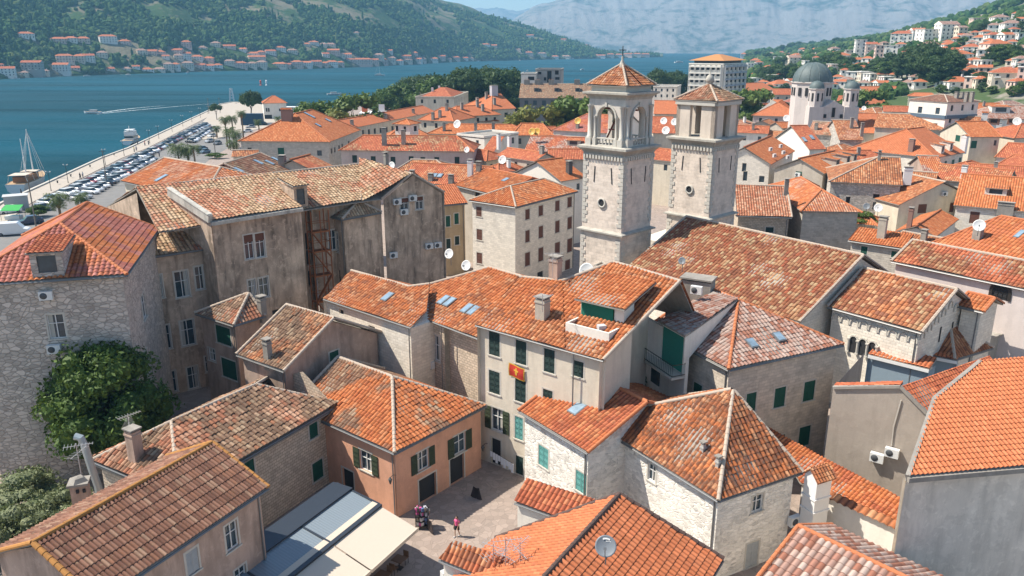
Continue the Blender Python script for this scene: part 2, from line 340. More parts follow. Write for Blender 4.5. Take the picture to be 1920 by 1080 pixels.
HP={
 'left_stone':('hr',17,[(-29.94,59.50,17.00),(-34.33,75.78,17.00),(-45.79,72.69,17.00),(-41.40,56.41,17.00),(-37.52,64.83,19.85),(-40.06,74.24,19.85)]),
 'hip_tower':('h',10,[(-29.76,70.89,10.00),(-25.00,67.46,10.00),(-22.96,70.12,10.00),(-27.72,73.55,10.00),(-24.64,71.13,11.87),(-24.59,71.10,11.87)]),
 'curved_gable':('g',8.5,[(-23.80,64.19,8.50),(-18.68,60.48,8.50),(-12.05,69.63,8.50),(-17.17,73.34,8.50),(-20.48,68.76,11.49),(-15.36,65.05,11.49)]),
 'orange_house':('hs',5.7,[(-18.16,59.66,5.70),(-8.53,51.90,5.70),(-2.10,59.88,5.70),(-11.74,67.64,5.70),(-14.94,63.64,8.44),(-9.66,59.39,8.44)]),
 'brick_house':('hr',6.5,[(-21.29,44.81,6.50),(-13.93,58.53,6.50),(-21.00,64.15,6.50),(-29.12,49.40,6.50),(-23.94,50.87,8.70),(-19.97,57.23,8.70)]),
 'brown_roof':('g',8.5,[(-19.87,32.10,8.50),(-14.74,42.53,8.50),(-22.37,46.28,8.50),(-27.50,35.85,8.50),(-23.68,33.99,10.48),(-18.55,44.42,10.48)]),
 'skylight_house':('g',6.8,[(0.52,56.62,6.80),(5.31,49.92,6.80),(14.45,56.45,6.80),(9.65,63.16,6.80),(5.09,59.89,9.12),(9.88,53.18,9.12)]),
 'white_stone':('h',6.5,[(5.68,55.94,6.50),(13.06,44.31,6.50),(19.58,47.81,6.50),(12.20,59.43,6.50),(15.31,51.04,11.07),(15.39,50.93,11.07)]),
 'bottom_house':('g',5.5,[(4.87,27.77,5.50),(12.23,39.68,5.50),(-0.97,41.67,5.50),(-8.33,29.76,5.50),(-1.03,29.46,8.70),(6.33,41.37,8.70)]),
 'small_shed':('s',4.4,[(0.18,47.50,4.40),(2.91,45.71,4.40),(5.57,46.31,5.30),(1.04,49.03,5.30),None,None]),
 'corner_shed':('s',6.3,[(-4.12,38.57,6.30),(-0.86,36.51,6.30),(0.58,37.03,7.20),(-3.33,39.08,7.20),None,None]),
 'mottled_house':('hs',10.6,[(11.76,65.18,10.60),(16.38,55.79,10.60),(27.15,61.09,10.60),(22.54,70.48,10.60),(17.15,67.83,13.51),(19.09,63.89,13.51)]),
 'nave':('g',9,[(13.47,90.03,9.00),(27.19,71.16,9.00),(42.90,82.58,9.00),(29.18,101.45,9.00),(21.32,95.74,14.04),(35.04,76.88,14.04)]),
 'choir':('g',9.8,[(30.65,73.47,9.80),(36.18,66.12,9.80),(44.96,72.73,9.80),(39.44,80.07,9.80),(35.05,76.76,12.76),(40.58,69.41,12.76)]),
 'apse':('h',6.6,[(39.13,70.26,6.60),(40.44,67.72,6.60),(45.66,70.68,6.60),(44.34,73.22,6.60),(41.32,71.07,9.04),(41.34,71.04,9.04)]),
 'long_church':('g',12,[(40.53,82.22,12.00),(56.54,61.75,12.00),(62.89,66.71,12.00),(46.87,87.19,12.00),(43.70,84.71,13.72),(59.72,64.23,13.72)]),
 'behind_choir':('g',10.8,[(41.52,70.68,10.80),(42.98,68.79,10.80),(46.21,71.28,10.80),(44.75,73.17,10.80),(43.13,71.93,11.70),(44.58,70.05,11.70)]),
 'tan_roof':('g',10.5,[(32.47,113.48,10.50),(40.09,112.07,10.50),(42.82,126.84,10.50),(35.21,128.25,10.50),(33.85,120.86,13.70),(41.45,119.45,13.70)]),
 'six_sided':('h',11,[(44.06,136.23,11.00),(42.09,114.21,11.00),(50.55,113.45,11.00),(52.52,135.48,11.00),(47.91,131.63,13.17),(46.85,119.72,13.17)]),
 'green_terrace':('s',8.5,[(46.07,106.37,8.50),(51.52,101.54,8.50),(53.91,104.23,9.80),(48.46,109.06,9.80),(47.27,107.71,9.80),(52.72,102.89,9.80)]),
 'old_stone':('hr',12,[(53.75,134.51,12.00),(64.58,130.75,12.00),(69.94,146.20,12.00),(59.11,149.96,12.00),(64.02,139.60,15.49),(67.26,138.47,15.49)]),
 'beige_gable':('g',9.5,[(78.00,130.36,9.50),(75.67,140.08,9.50),(59.95,136.31,9.50),(62.28,126.59,9.50),(70.14,128.47,12.93),(67.81,138.20,12.93)]),
 'dormer_orange':('g',10,[(69.62,123.98,10.00),(83.16,115.45,10.00),(92.65,130.53,10.00),(79.12,139.06,10.00),(74.37,131.52,13.79),(87.91,122.99,13.79)]),
 'little_gable':('g',8,[(60.46,110.74,8.00),(70.19,122.78,8.00),(65.88,126.27,8.00),(56.15,114.23,8.00),(58.31,112.49,9.17),(68.03,124.53,9.17)]),
 'slate_hip':('hr',9.5,[(54.65,100.85,9.50),(65.65,81.80,9.50),(79.28,89.67,9.50),(68.27,108.72,9.50),(63.39,101.45,12.90),(72.47,85.73,12.90)]),
 'orange_hip_big':('hr',10.5,[(92.90,175.47,10.50),(104.71,185.02,10.50),(91.91,200.86,10.50),(80.09,191.30,10.50),(91.30,187.27,15.52),(98.31,192.94,15.52)]),
 'green_window_gable':('hs',13,[(110.45,194.11,13.00),(118.26,194.45,13.00),(117.65,208.36,13.00),(109.84,208.01,13.00),(110.16,201.06,16.05),(117.81,201.40,16.05)]),
 'grey_mansard':('h',20,[(108.02,222.46,20.00),(112.91,211.37,20.00),(124.01,216.27,20.00),(119.11,227.36,20.00),(115.29,221.00,21.51),(116.01,219.37,21.51)]),
 'harbour_hip':('h',12,[(-43.74,192.82,12.00),(-41.47,220.88,12.00),(-63.82,222.68,12.00),(-66.09,194.62,12.00),(-54.19,202.69,17.87),(-53.12,215.91,17.87)]),
 'long_hip':('h',12,[(-38.12,176.75,12.00),(-8.33,174.66,12.00),(-7.48,186.89,12.00),(-37.27,188.98,12.00),(-33.64,182.58,14.65),(-12.49,181.09,14.65)]),
 'far_hip_a':('h',11.5,[(-22.08,150.84,11.50),(-11.50,149.36,11.50),(-10.51,156.43,11.50),(-21.10,157.91,11.50),(-19.27,154.05,13.03),(-14.53,153.39,13.03)]),
 'far_hip_b':('g',12,[(-19.17,134.58,12.00),(-5.17,129.20,12.00),(-1.03,139.97,12.00),(-15.03,145.35,12.00),(-17.10,139.97,14.43),(-3.11,134.59,14.43)]),
 'yellow_house':('s',11.2,[(-10.29,117.63,11.20),(-6.74,119.33,11.20),(-8.93,123.88,13.36),(-12.48,122.18,13.36),(-11.38,119.90,13.36),(-7.84,121.61,13.36)]),
 'stone_palace':('h',12.3,[(0.54,110.45,12.30),(10.28,123.24,12.30),(3.40,128.47,12.30),(-6.34,115.69,12.30),(-0.20,116.61,14.24),(4.94,123.36,14.24)]),
 'palace_annex':('g',12.2,[(-9.35,129.45,12.20),(-2.07,119.69,12.20),(8.38,127.49,12.20),(1.10,137.25,12.20),(-4.12,133.35,14.36),(3.16,123.58,14.36)]),
 'white_gable':('g',11.7,[(8.44,136.40,11.70),(13.37,140.84,11.70),(4.90,150.22,11.70),(-0.02,145.78,11.70),(4.20,141.08,14.53),(9.14,145.54,14.53)]),
 'grey_court_house':('g',11,[(-3.58,175.64,11.00),(4.72,166.21,11.00),(9.94,170.80,11.00),(1.64,180.23,11.00),(-0.97,177.93,12.43),(7.32,168.51,12.43)]),
 'flat_white':('f',13,[(-13.57,199.07,13.00),(-6.63,192.79,13.00),(1.61,201.89,13.00),(-5.33,208.18,13.00),(-9.45,203.62,13.00),(-2.51,197.34,13.00)]),
 'red_slip':('s',10.5,[(-7.00,187.28,10.50),(-4.20,186.20,10.50),(-1.79,192.43,13.33),(-4.59,193.51,13.33),(-5.80,190.40,13.33),(-2.99,189.32,13.33)]),
 'pale_wide':('g',11,[(2.76,183.90,11.00),(16.11,180.35,11.00),(19.45,192.89,11.00),(6.10,196.44,11.00),(4.45,190.17,13.67),(17.76,186.62,13.67)]),
 'red_low':('g',11,[(7.70,169.43,11.00),(15.96,169.39,11.00),(16.00,177.36,11.00),(7.74,177.40,11.00),(7.71,173.41,12.69),(15.99,173.38,12.69)]),
 'row_mid':('h',12,[(-22.37,211.50,12.00),(4.33,207.96,12.00),(5.66,217.95,12.00),(-21.04,221.50,12.00),(-16.77,215.85,14.14),(0.00,213.62,14.14)]),
 'row_orange':('h',12,[(-0.10,207.40,12.00),(10.67,207.55,12.00),(10.51,218.97,12.00),(-0.26,218.82,12.00),(2.49,213.15,14.47),(8.04,213.23,14.47)]),
 'dark_red_hip':('hr',12,[(10.88,220.93,12.00),(28.01,210.61,12.00),(37.46,226.31,12.00),(20.33,236.62,12.00),(20.78,225.66,15.95),(32.74,218.46,15.95)]),
 'long_pink':('g',11,[(-46.36,237.41,11.00),(-28.08,298.41,11.00),(-37.70,301.30,11.00),(-55.99,240.29,11.00),(-51.18,238.84,13.11),(-32.89,299.86,13.11)]),
 'belfry_small':('h',16.5,[(-27.92,189.74,16.50),(-23.63,187.87,16.50),(-21.75,192.16,16.50),(-26.05,194.03,16.50),(-24.84,190.95,17.52),(-24.84,190.95,17.52)]),
 'mid_red_a':('h',12,[(-29.26,251.92,12.00),(-17.82,247.03,12.00),(-11.60,261.58,12.00),(-23.03,266.47,12.00),(-22.14,257.48,15.43),(-19.90,256.52,15.43)]),
 'mid_red_b':('h',12.5,[(-17.91,257.92,12.50),(-3.77,266.25,12.50),(-10.13,277.06,12.50),(-24.28,268.73,12.50),(-18.07,265.11,15.21),(-10.68,269.45,15.21)]),
 'classical':('f',14,[(-39.21,332.06,14.00),(-23.50,330.57,14.00),(-19.77,370.02,14.00),(-35.47,371.50,14.00),(-37.34,351.78,14.00),(-21.64,350.29,14.00)]),
 'peak_red':('hr',14,[(-6.70,267.32,14.00),(1.50,272.49,14.00),(-8.94,289.04,14.00),(-17.14,283.86,14.00),(-6.82,278.81,18.25),(-3.72,280.76,18.25)]),
 'dark_long':('g',14,[(2.71,329.31,14.00),(37.42,326.60,14.00),(39.27,350.34,14.00),(4.57,353.05,14.00),(3.64,341.18,19.06),(38.34,338.47,19.06)]),
 'apartments':('f',24,[(10.31,362.63,24.00),(21.47,361.19,24.00),(23.72,378.66,24.00),(12.56,380.10,24.00),(11.44,371.36,24.00),(22.60,369.93,24.00)]),
 'apartments_low':('f',22.5,[(3.88,352.74,22.50),(10.02,352.15,22.50),(11.38,366.33,22.50),(5.23,366.92,22.50),(4.55,359.83,22.50),(10.70,359.24,22.50)]),
 'hotel':('f',25.5,[(87.50,408.75,25.50),(101.85,397.79,25.50),(118.90,420.14,25.50),(104.55,431.09,25.50),(96.03,419.92,25.50),(110.37,408.97,25.50)]),
 'grey_flat':('f',13,[(75.66,439.25,13.00),(87.21,435.58,13.00),(94.34,458.05,13.00),(82.78,461.72,13.00),(79.22,450.48,13.00),(90.78,446.82,13.00)]),
 'between_towers':('g',12,[(47.92,275.06,12.00),(55.94,273.53,12.00),(59.33,291.24,12.00),(51.31,292.77,12.00),(49.61,283.92,15.83),(57.63,282.38,15.83)]),
 'between_low':('g',11,[(38.61,222.45,11.00),(45.07,221.87,11.00),(46.66,239.42,11.00),(40.19,240.01,11.00),(39.40,231.23,14.74),(45.86,230.65,14.74)]),
 'church_front_hip':('h',11,[(83.11,281.42,11.00),(97.96,274.48,11.00),(107.52,294.95,11.00),(92.68,301.89,11.00),(95.44,288.12,15.75),(92.51,289.50,15.75)]),
 'white_rake':('g',12,[(50.26,154.79,12.00),(62.13,175.97,12.00),(52.63,181.29,12.00),(40.77,160.12,12.00),(45.52,157.46,15.02),(57.39,178.64,15.02)]),
 'shutter_gable':('g',11.5,[(57.52,146.51,11.50),(68.76,158.23,11.50),(61.41,165.28,11.50),(50.17,153.56,11.50),(53.85,150.04,13.81),(65.09,161.75,13.81)]),
 'skylit_red':('g',12,[(65.99,178.18,12.00),(70.14,178.91,12.00),(67.03,196.61,12.00),(62.88,195.88,12.00),(64.44,187.03,16.37),(68.58,187.75,16.37)]),
 'pale_low':('s',9.5,[(66.37,191.64,9.50),(71.19,191.73,9.50),(71.08,197.64,11.09),(66.25,197.55,11.09),(66.31,194.59,11.09),(71.14,194.68,11.09)]),
 'old_brown_a':('g',12,[(76.78,210.18,12.00),(82.31,206.89,12.00),(89.11,218.34,12.00),(83.58,221.62,12.00),(80.19,215.90,14.82),(85.71,212.62,14.82)]),
 'old_brown_b':('g',12,[(80.14,197.30,12.00),(85.87,196.40,12.00),(88.76,214.94,12.00),(83.03,215.84,12.00),(81.60,206.56,15.96),(87.30,205.67,15.96)]),
 'new_orange':('g',11,[(96.27,223.01,11.00),(104.57,220.75,11.00),(108.40,234.77,11.00),(100.10,237.04,11.00),(98.16,230.03,14.12),(106.51,227.75,14.12)]),
 'dull_gable':('s',11,[(104.65,224.47,11.00),(108.47,222.58,11.00),(111.04,227.77,13.45),(107.21,229.66,13.45),(105.93,227.06,13.45),(109.75,225.18,13.45)]),
 'orange_strip':('s',10,[(127.26,302.51,10.00),(134.94,300.68,10.00),(135.86,304.50,11.67),(128.18,306.34,11.67),(127.72,304.43,11.67),(135.40,302.59,11.67)]),
 'long_orange':('g',11,[(173.43,397.25,11.00),(194.58,401.51,11.00),(191.07,418.95,11.00),(169.91,414.69,11.00),(171.65,405.96,14.82),(192.84,410.23,14.82)]),
 'dark_slab':('f',13,[(214.17,449.62,13.00),(228.18,443.86,13.00),(250.39,497.88,13.00),(236.38,503.64,13.00),(225.27,476.63,13.00),(239.29,470.87,13.00)]),
 'hill_foot_orange':('h',12,[(181.69,375.33,12.00),(192.35,370.34,12.00),(195.15,376.33,12.00),(184.49,381.32,12.00),(185.45,377.22,13.43),(191.79,374.26,13.43)]),
 'long_row':('h',10,[(219.44,422.63,10.00),(257.25,412.16,10.00),(259.75,421.18,10.00),(221.94,431.64,10.00),(224.67,426.03,12.00),(254.27,417.84,12.00)]),
 'white_dormers':('h',14,[(134.81,232.53,14.00),(164.57,228.79,14.00),(166.55,244.51,14.00),(136.78,248.25,14.00),(142.34,239.57,17.37),(157.70,237.64,17.37)]),
 'round_dormers':('g',13,[(126.93,219.80,13.00),(105.07,231.92,13.00),(97.75,218.72,13.00),(119.61,206.59,13.00),(123.27,213.20,16.20),(101.41,225.32,16.20)]),
 'edge_orange':('h',12,[(125.30,200.93,12.00),(140.21,202.57,12.00),(138.75,215.99,12.00),(123.84,214.36,12.00),(131.05,208.35,14.87),(132.77,208.54,14.87)]),
 'pinkish_hip':('h',9,[(113.54,188.15,9.00),(118.78,184.36,9.00),(126.49,195.02,9.00),(121.24,198.81,9.00),(118.81,192.45,11.83),(121.73,190.35,11.83)]),
 'low_white':('h',8,[(111.16,182.91,8.00),(115.75,178.17,8.00),(122.45,184.67,8.00),(117.86,189.40,8.00),(115.82,184.81,10.02),(117.91,182.65,10.02)]),
 'ridge_row':('g',10,[(78.80,150.09,10.00),(88.45,141.69,10.00),(95.35,149.61,10.00),(85.70,158.02,10.00),(82.25,154.05,12.21),(91.90,145.65,12.21)]),
 'mottled_gable':('g',11,[(78.56,151.77,11.00),(82.45,151.04,11.00),(84.53,162.15,11.00),(80.64,162.88,11.00),(79.61,157.32,13.38),(83.47,156.60,13.38)]),
 'patch_roof':('g',9.5,[(73.83,147.19,9.50),(77.42,145.02,9.50),(81.79,152.22,9.50),(78.20,154.40,9.50),(76.01,150.80,11.29),(79.61,148.62,11.29)]),
 'long_east_orange':('g',10,[(127.05,448.29,10.00),(150.60,467.69,10.00),(138.96,481.83,10.00),(115.40,462.43,10.00),(121.22,455.36,13.89),(144.79,474.77,13.89)]),
 'sea_orange':('hs',15,[(-57.46,116.52,15.00),(-40.09,102.00,15.00),(-31.11,112.74,15.00),(-48.49,127.26,15.00),(-52.98,121.89,17.69),(-40.89,111.79,17.69)]),
 'brown_skylights':('g',14.5,[(-35.01,115.34,14.50),(-33.46,127.60,14.50),(-47.34,129.36,14.50),(-48.90,117.10,14.50),(-41.95,116.22,17.57),(-40.40,128.48,17.57)]),
 'small_red_back':('g',15,[(-30.39,124.44,15.00),(-28.82,130.61,15.00),(-37.57,132.84,15.00),(-39.14,126.67,15.00),(-34.77,125.55,16.93),(-33.19,131.72,16.93)]),
 'low_tiled':('g',11,[(-60.92,173.68,11.00),(-55.50,174.63,11.00),(-56.36,179.56,11.00),(-61.77,178.61,11.00),(-61.35,176.15,12.06),(-55.93,177.09,12.06)]),
 'roof_terrace_block':('h',15.5,[(-21.18,89.36,15.50),(-18.94,87.31,15.50),(-15.20,91.19,15.50),(-17.44,93.24,15.50),(-17.66,90.54,16.94),(-17.64,90.52,16.94)]),
 'corner_mottled':('g',5.25,[(13.63,37.96,5.25),(20.78,29.60,5.25),(27.16,35.06,5.25),(20.01,43.42,5.25),(16.82,40.69,7.00),(23.97,32.33,7.00)]),
}
# ---------------- roofs of clay tiles ----------------
def tile_face(mb, pts, p=.36, c=.42, amp=.10, step=.04, ns=6, mat=0, jit=.0, lift=0.0, seed=0):
    """pts: convex polygon, pts[0]-pts[1] is the eave (horizontal). Adds barrel tiles lying on it."""
    P = [np.array(q, float) for q in pts]
    e = P[1]-P[0]; e[2] = 0; e /= np.linalg.norm(e)
    # best plane
    A = np.array(P); cen = A.mean(0); n = np.zeros(3)
    for i in range(len(P)): n += np.cross(A[i]-cen, A[(i+1) % len(P)]-cen)
    n /= np.linalg.norm(n)
    if n[2] < 0: n = -n
    e = e-n*(e@n); e /= np.linalg.norm(e); v = np.cross(n, e)
    if v[2] < 0: v = -v; e = -e
    o = P[0]; uvp = np.array([((q-o)@e, (q-o)@v) for q in P])
    u0, u1 = uvp[:, 0].min(), uvp[:, 0].max()
    if ns == 0:
        V = np.array([o+a*e+b*v+n*lift for a, b in uvp]); mb.add(V, np.arange(len(V)), mat, uvp/np.array([p, c])); return n
    us = np.arange(math.floor(u0/p*ns), math.ceil(u1/p*ns)+1)*(p/ns); us = np.clip(us, u0, u1); us = np.unique(us)
    lo = np.full(len(us), 1e9); hi = np.full(len(us), -1e9)
    for i in range(len(uvp)):
        a, b = uvp[i], uvp[(i+1) % len(uvp)]
        if abs(a[0]-b[0]) < 1e-9:
            m = np.abs(us-a[0]) < 1e-6
            for q in (a[1], b[1]): lo[m] = np.minimum(lo[m], q); hi[m] = np.maximum(hi[m], q)
            continue
        if a[0] > b[0]: a, b = b, a
        m = (us >= a[0]-1e-6) & (us <= b[0]+1e-6)
        y = a[1]+(us-a[0])/(b[0]-a[0])*(b[1]-a[1])
        lo[m] = np.minimum(lo[m], y[m]); hi[m] = np.maximum(hi[m], y[m])
    ok = hi > lo-1e9*0; bad = lo > hi; lo[bad] = 0; hi[bad] = 0
    v0, v1 = uvp[:, 1].min(), uvp[:, 1].max()
    ks = np.arange(math.floor(v0/c), math.ceil(v1/c)+1)
    vg = np.stack([ks*c, ks*c+c*.999], 1).ravel()
    hg = np.stack([np.full(len(ks), step), np.zeros(len(ks))], 1).ravel()
    kk = np.repeat(ks, 2)
    VV = np.clip(vg[None, :], lo[:, None], hi[:, None])
    H = amp*(.5+.5*np.cos(2*math.pi*us/p))**.7
    iu = np.floor(us/p+.5).astype(int)
    r = np.random.default_rng(seed+5); jt = r.normal(0, 1, (64, 64))
    J = jt[iu[:, None] % 64, kk[None, :] % 64]*jit
    ph = r.uniform(0, 6, 3)
    sag = (.055*np.sin(us[:, None]*.5+ph[0]+VV*.35)+.03*np.sin(VV*.9+ph[1])+.02*np.sin(us[:, None]*1.7+ph[2]-VV*.8))*(1 if jit > .004 else .35)
    HH = H[:, None]+hg[None, :]+J+sag+lift
    X = o+us[:, None, None]*e+VV[..., None]*v+HH[..., None]*n
    nu, nv = VV.shape
    UV = np.stack([np.broadcast_to((us/p+.5)[:, None], VV.shape), np.broadcast_to((kk+np.tile([.02, .98], len(ks)))[None, :], VV.shape)], -1)
    idx = np.arange(nu*nv).reshape(nu, nv)
    Q = np.stack([idx[:-1, :-1], idx[1:, :-1], idx[1:, 1:], idx[:-1, 1:]], -1).reshape(-1, 4)
    dv = np.maximum(np.abs(VV[:-1, 1:]-VV[:-1, :-1]), np.abs(VV[1:, 1:]-VV[1:, :-1])).ravel()
    mb.add(X.reshape(-1, 3), Q[dv > 1e-5], mat, UV.reshape(-1, 2))
    return n
def slab(mb, pts, th=.12, mat=0, drop=.02):
    P = np.array(pts, float); a = P-np.array([0, 0, drop]); b = P-np.array([0, 0, drop+th]); n = len(P)
    mb.poly(a, mat); mb.poly(b[::-1], mat)
    for i in range(n): mb.poly([b[i], b[(i+1) % n], a[(i+1) % n], a[i]], mat)
def ridge_tiles(mb, a, b, r=.13, seg=.42, n=7, mat=0, lift=.05):
    a, b = np.array(a, float), np.array(b, float); L = np.linalg.norm(b-a); k = max(1, int(L/seg)); d = (b-a)/k
    h = np.array([d[1], -d[0], 0]); h /= np.linalg.norm(h)+1e-9; t = np.linspace(-.35, math.pi+.35, n)
    up = np.cross(h, d/np.linalg.norm(d)); up = up if up[2] > 0 else -up
    for i in range(k):
        rr = (r*1.12, r*.92); R = []
        for j, q in enumerate((a+d*i-d*.06, a+d*(i+1))):
            R.append(q+up*lift+rr[j]*(np.outer(np.cos(t), h)+np.outer(np.sin(t), up)))
        V = np.concatenate(R); k0 = np.arange(n-1)
        mb.add(V, [np.stack([k0, k0+1, n+k0+1, n+k0], 1), np.arange(n)], mat)

# ---------------- walls with openings ----------------
def wall_rect(mb, p0, p1, z0, z1, wins, mat=0, dep=.2):
    """p0,p1 xy left->right seen from outside. wins: (u,z,w,h) openings centre"""
    p0, p1 = np.array(p0[:2], float), np.array(p1[:2], float); L = np.linalg.norm(p1-p0); d = (p1-p0)/L; nrm = np.array([d[1], -d[0], 0])
    P = lambda u, z, o=0: np.array([p0[0]+d[0]*u, p0[1]+d[1]*u, z])-nrm*o
    us = sorted({0, L, *[round(max(.05, q[0]-q[2]/2), 3) for q in wins], *[round(min(L-.05, q[0]+q[2]/2), 3) for q in wins]})
    zs = sorted({z0, z1, *[round(q[1]-q[3]/2, 3) for q in wins], *[round(q[1]+q[3]/2, 3) for q in wins]})
    off = p0@d
    for i in range(len(us)-1):
        for j in range(len(zs)-1):
            cu, cz = (us[i]+us[i+1])/2, (zs[j]+zs[j+1])/2
            if any(abs(cu-q[0]) < q[2]/2 and abs(cz-q[1]) < q[3]/2 for q in wins): continue
            V = [P(us[i], zs[j]), P(us[i+1], zs[j]), P(us[i+1], zs[j+1]), P(us[i], zs[j+1])]
            mb.add(V, np.arange(4), mat, [(off+us[i], zs[j]), (off+us[i+1], zs[j]), (off+us[i+1], zs[j+1]), (off+us[i], zs[j+1])])
    for q in wins:
        a, b, c, e = q[0]-q[2]/2, q[0]+q[2]/2, q[1]-q[3]/2, q[1]+q[3]/2
        for (s, t) in (((a, c), (a, e)), ((a, e), (b, e)), ((b, e), (b, c)), ((b, c), (a, c))):
            mb.poly([P(*s), P(*t), P(*t, dep), P(*s, dep)], mat)
    return P, d, nrm
def make_window(root, P, d, nrm, q, typ, small=False, label=None):
    u, z, w, h = q[:4]; a, b, c, e = u-w/2, u+w/2, z-h/2, z+h/2
    g = MB(); D = .19; isdoor = typ == 'D'
    open_m = M_DARK if typ in 'ND' else M_GLASS
    g.add([P(a, c, D), P(b, c, D), P(b, e, D), P(a, e, D)], np.arange(4), 0)
    wo = g.build('door' if isdoor else 'window', open_m, root)
    if small and typ not in 'GKTBLS': return wo
    def bx(m, u0, u1, z0, z1, o0, o1, mat=0):   # o = distance outward
        V = np.array([P(u0,z0,-o0),P(u1,z0,-o0),P(u1,z1,-o0),P(u0,z1,-o0),P(u0,z0,-o1),P(u1,z0,-o1),P(u1,z1,-o1),P(u0,z1,-o1)])
        uv = np.array([(u0,z0),(u1,z0),(u1,z1),(u0,z1)]*2)
        m.add(V, [np.array([[0,3,2,1],[4,5,6,7],[0,1,5,4],[1,2,6,5],[2,3,7,6],[3,0,4,7]])], mat, uv)
    if typ in 'WOR' and not small:
        f = MB(); t = .07
        bx(f, a, a+t, c, e, -.17, -.1); bx(f, b-t, b, c, e, -.17, -.1); bx(f, a+t, b-t, c, c+t, -.17, -.1); bx(f, a+t, b-t, e-t, e, -.17, -.1)
        m = (a+b)/2; bx(f, m-.035, m+.035, c+t, e-t, -.168, -.11); zz = c+h*.62
        bx(f, a+t, m-.035, zz-.025, zz+.025, -.169, -.12); bx(f, m+.035, b-t, zz-.025, zz+.025, -.169, -.12)
        f.build('frame', M_FRAME, wo)
    if typ in 'WO' and not small and random.random() < .55:
        f = MB(); k = random.choice((0, 1)); bx(f, a+.07 if not k else b-.07-w*.26, a+.07+w*.26 if not k else b-.07, c+.07, e-.07, -.186, -.176); f.build('curtain', simple('curtain', (.45, .43, .38), .9), wo)
    if typ == 'R':
        f = MB(); bx(f, a, b, e-h*.3, e, -.1, -.06); f.build('blind', SHUT['B'], wo)
    if typ in SHUT and typ != 'O' or typ in 'S':
        mt = SHUT['K' if typ == 'S' else typ]
        if small: 
            f = MB(); bx(f, a, b, c, e, -.1, -.04); f.build('shutter', mt, wo); return wo
        for s0, s1 in ((a+.02, (a+b)/2-.01), ((a+b)/2+.01, b-.02)):
            f = MB(); bx(f, s0, s1, c+.02, e-.02, -.08, -.03)
            for q0, q1 in ((s0, s0+.06), (s1-.06, s1)): bx(f, q0, q1, c+.02, e-.02, -.03, -.01)
            k = int((h-.1)/.12)
            for i in range(k): zz = c+.06+i*(h-.1)/k; bx(f, s0+.06, s1-.06, zz, zz+.05, -.03, -.012)
            f.build('shutter', mt, wo)
    if typ == 'O' and not small:
        for s in (-1, 1):
            f = MB(); x0, x1 = (a-w*.52, a-.02) if s < 0 else (b+.02, b+w*.52)
            bx(f, x0, x1, c, e, .02, .065)
            k = int(h/.14)
            for i in range(k): zz = c+.05+i*(h-.1)/k; bx(f, x0+.05, x1-.05, zz, zz+.06, .065, .08)
            f.build('shutter', SHUT['O'], wo)
    if typ != 'N' and not small:
        f = MB(); t = .13
        bx(f, a-t, a-.002, c-.0, e, -.02, .015); bx(f, b+.002, b+t, c-.0, e, -.02, .015); bx(f, a-t, b+t, e+.002, e+t, -.02, .017)
        f.build('surround', M_TRIM, wo)
        if not isdoor:
            f = MB(); bx(f, a-t-.04, b+t+.04, c-.1, c-.002, -.02, .08); f.build('sill', M_TRIM, wo)
    return wo

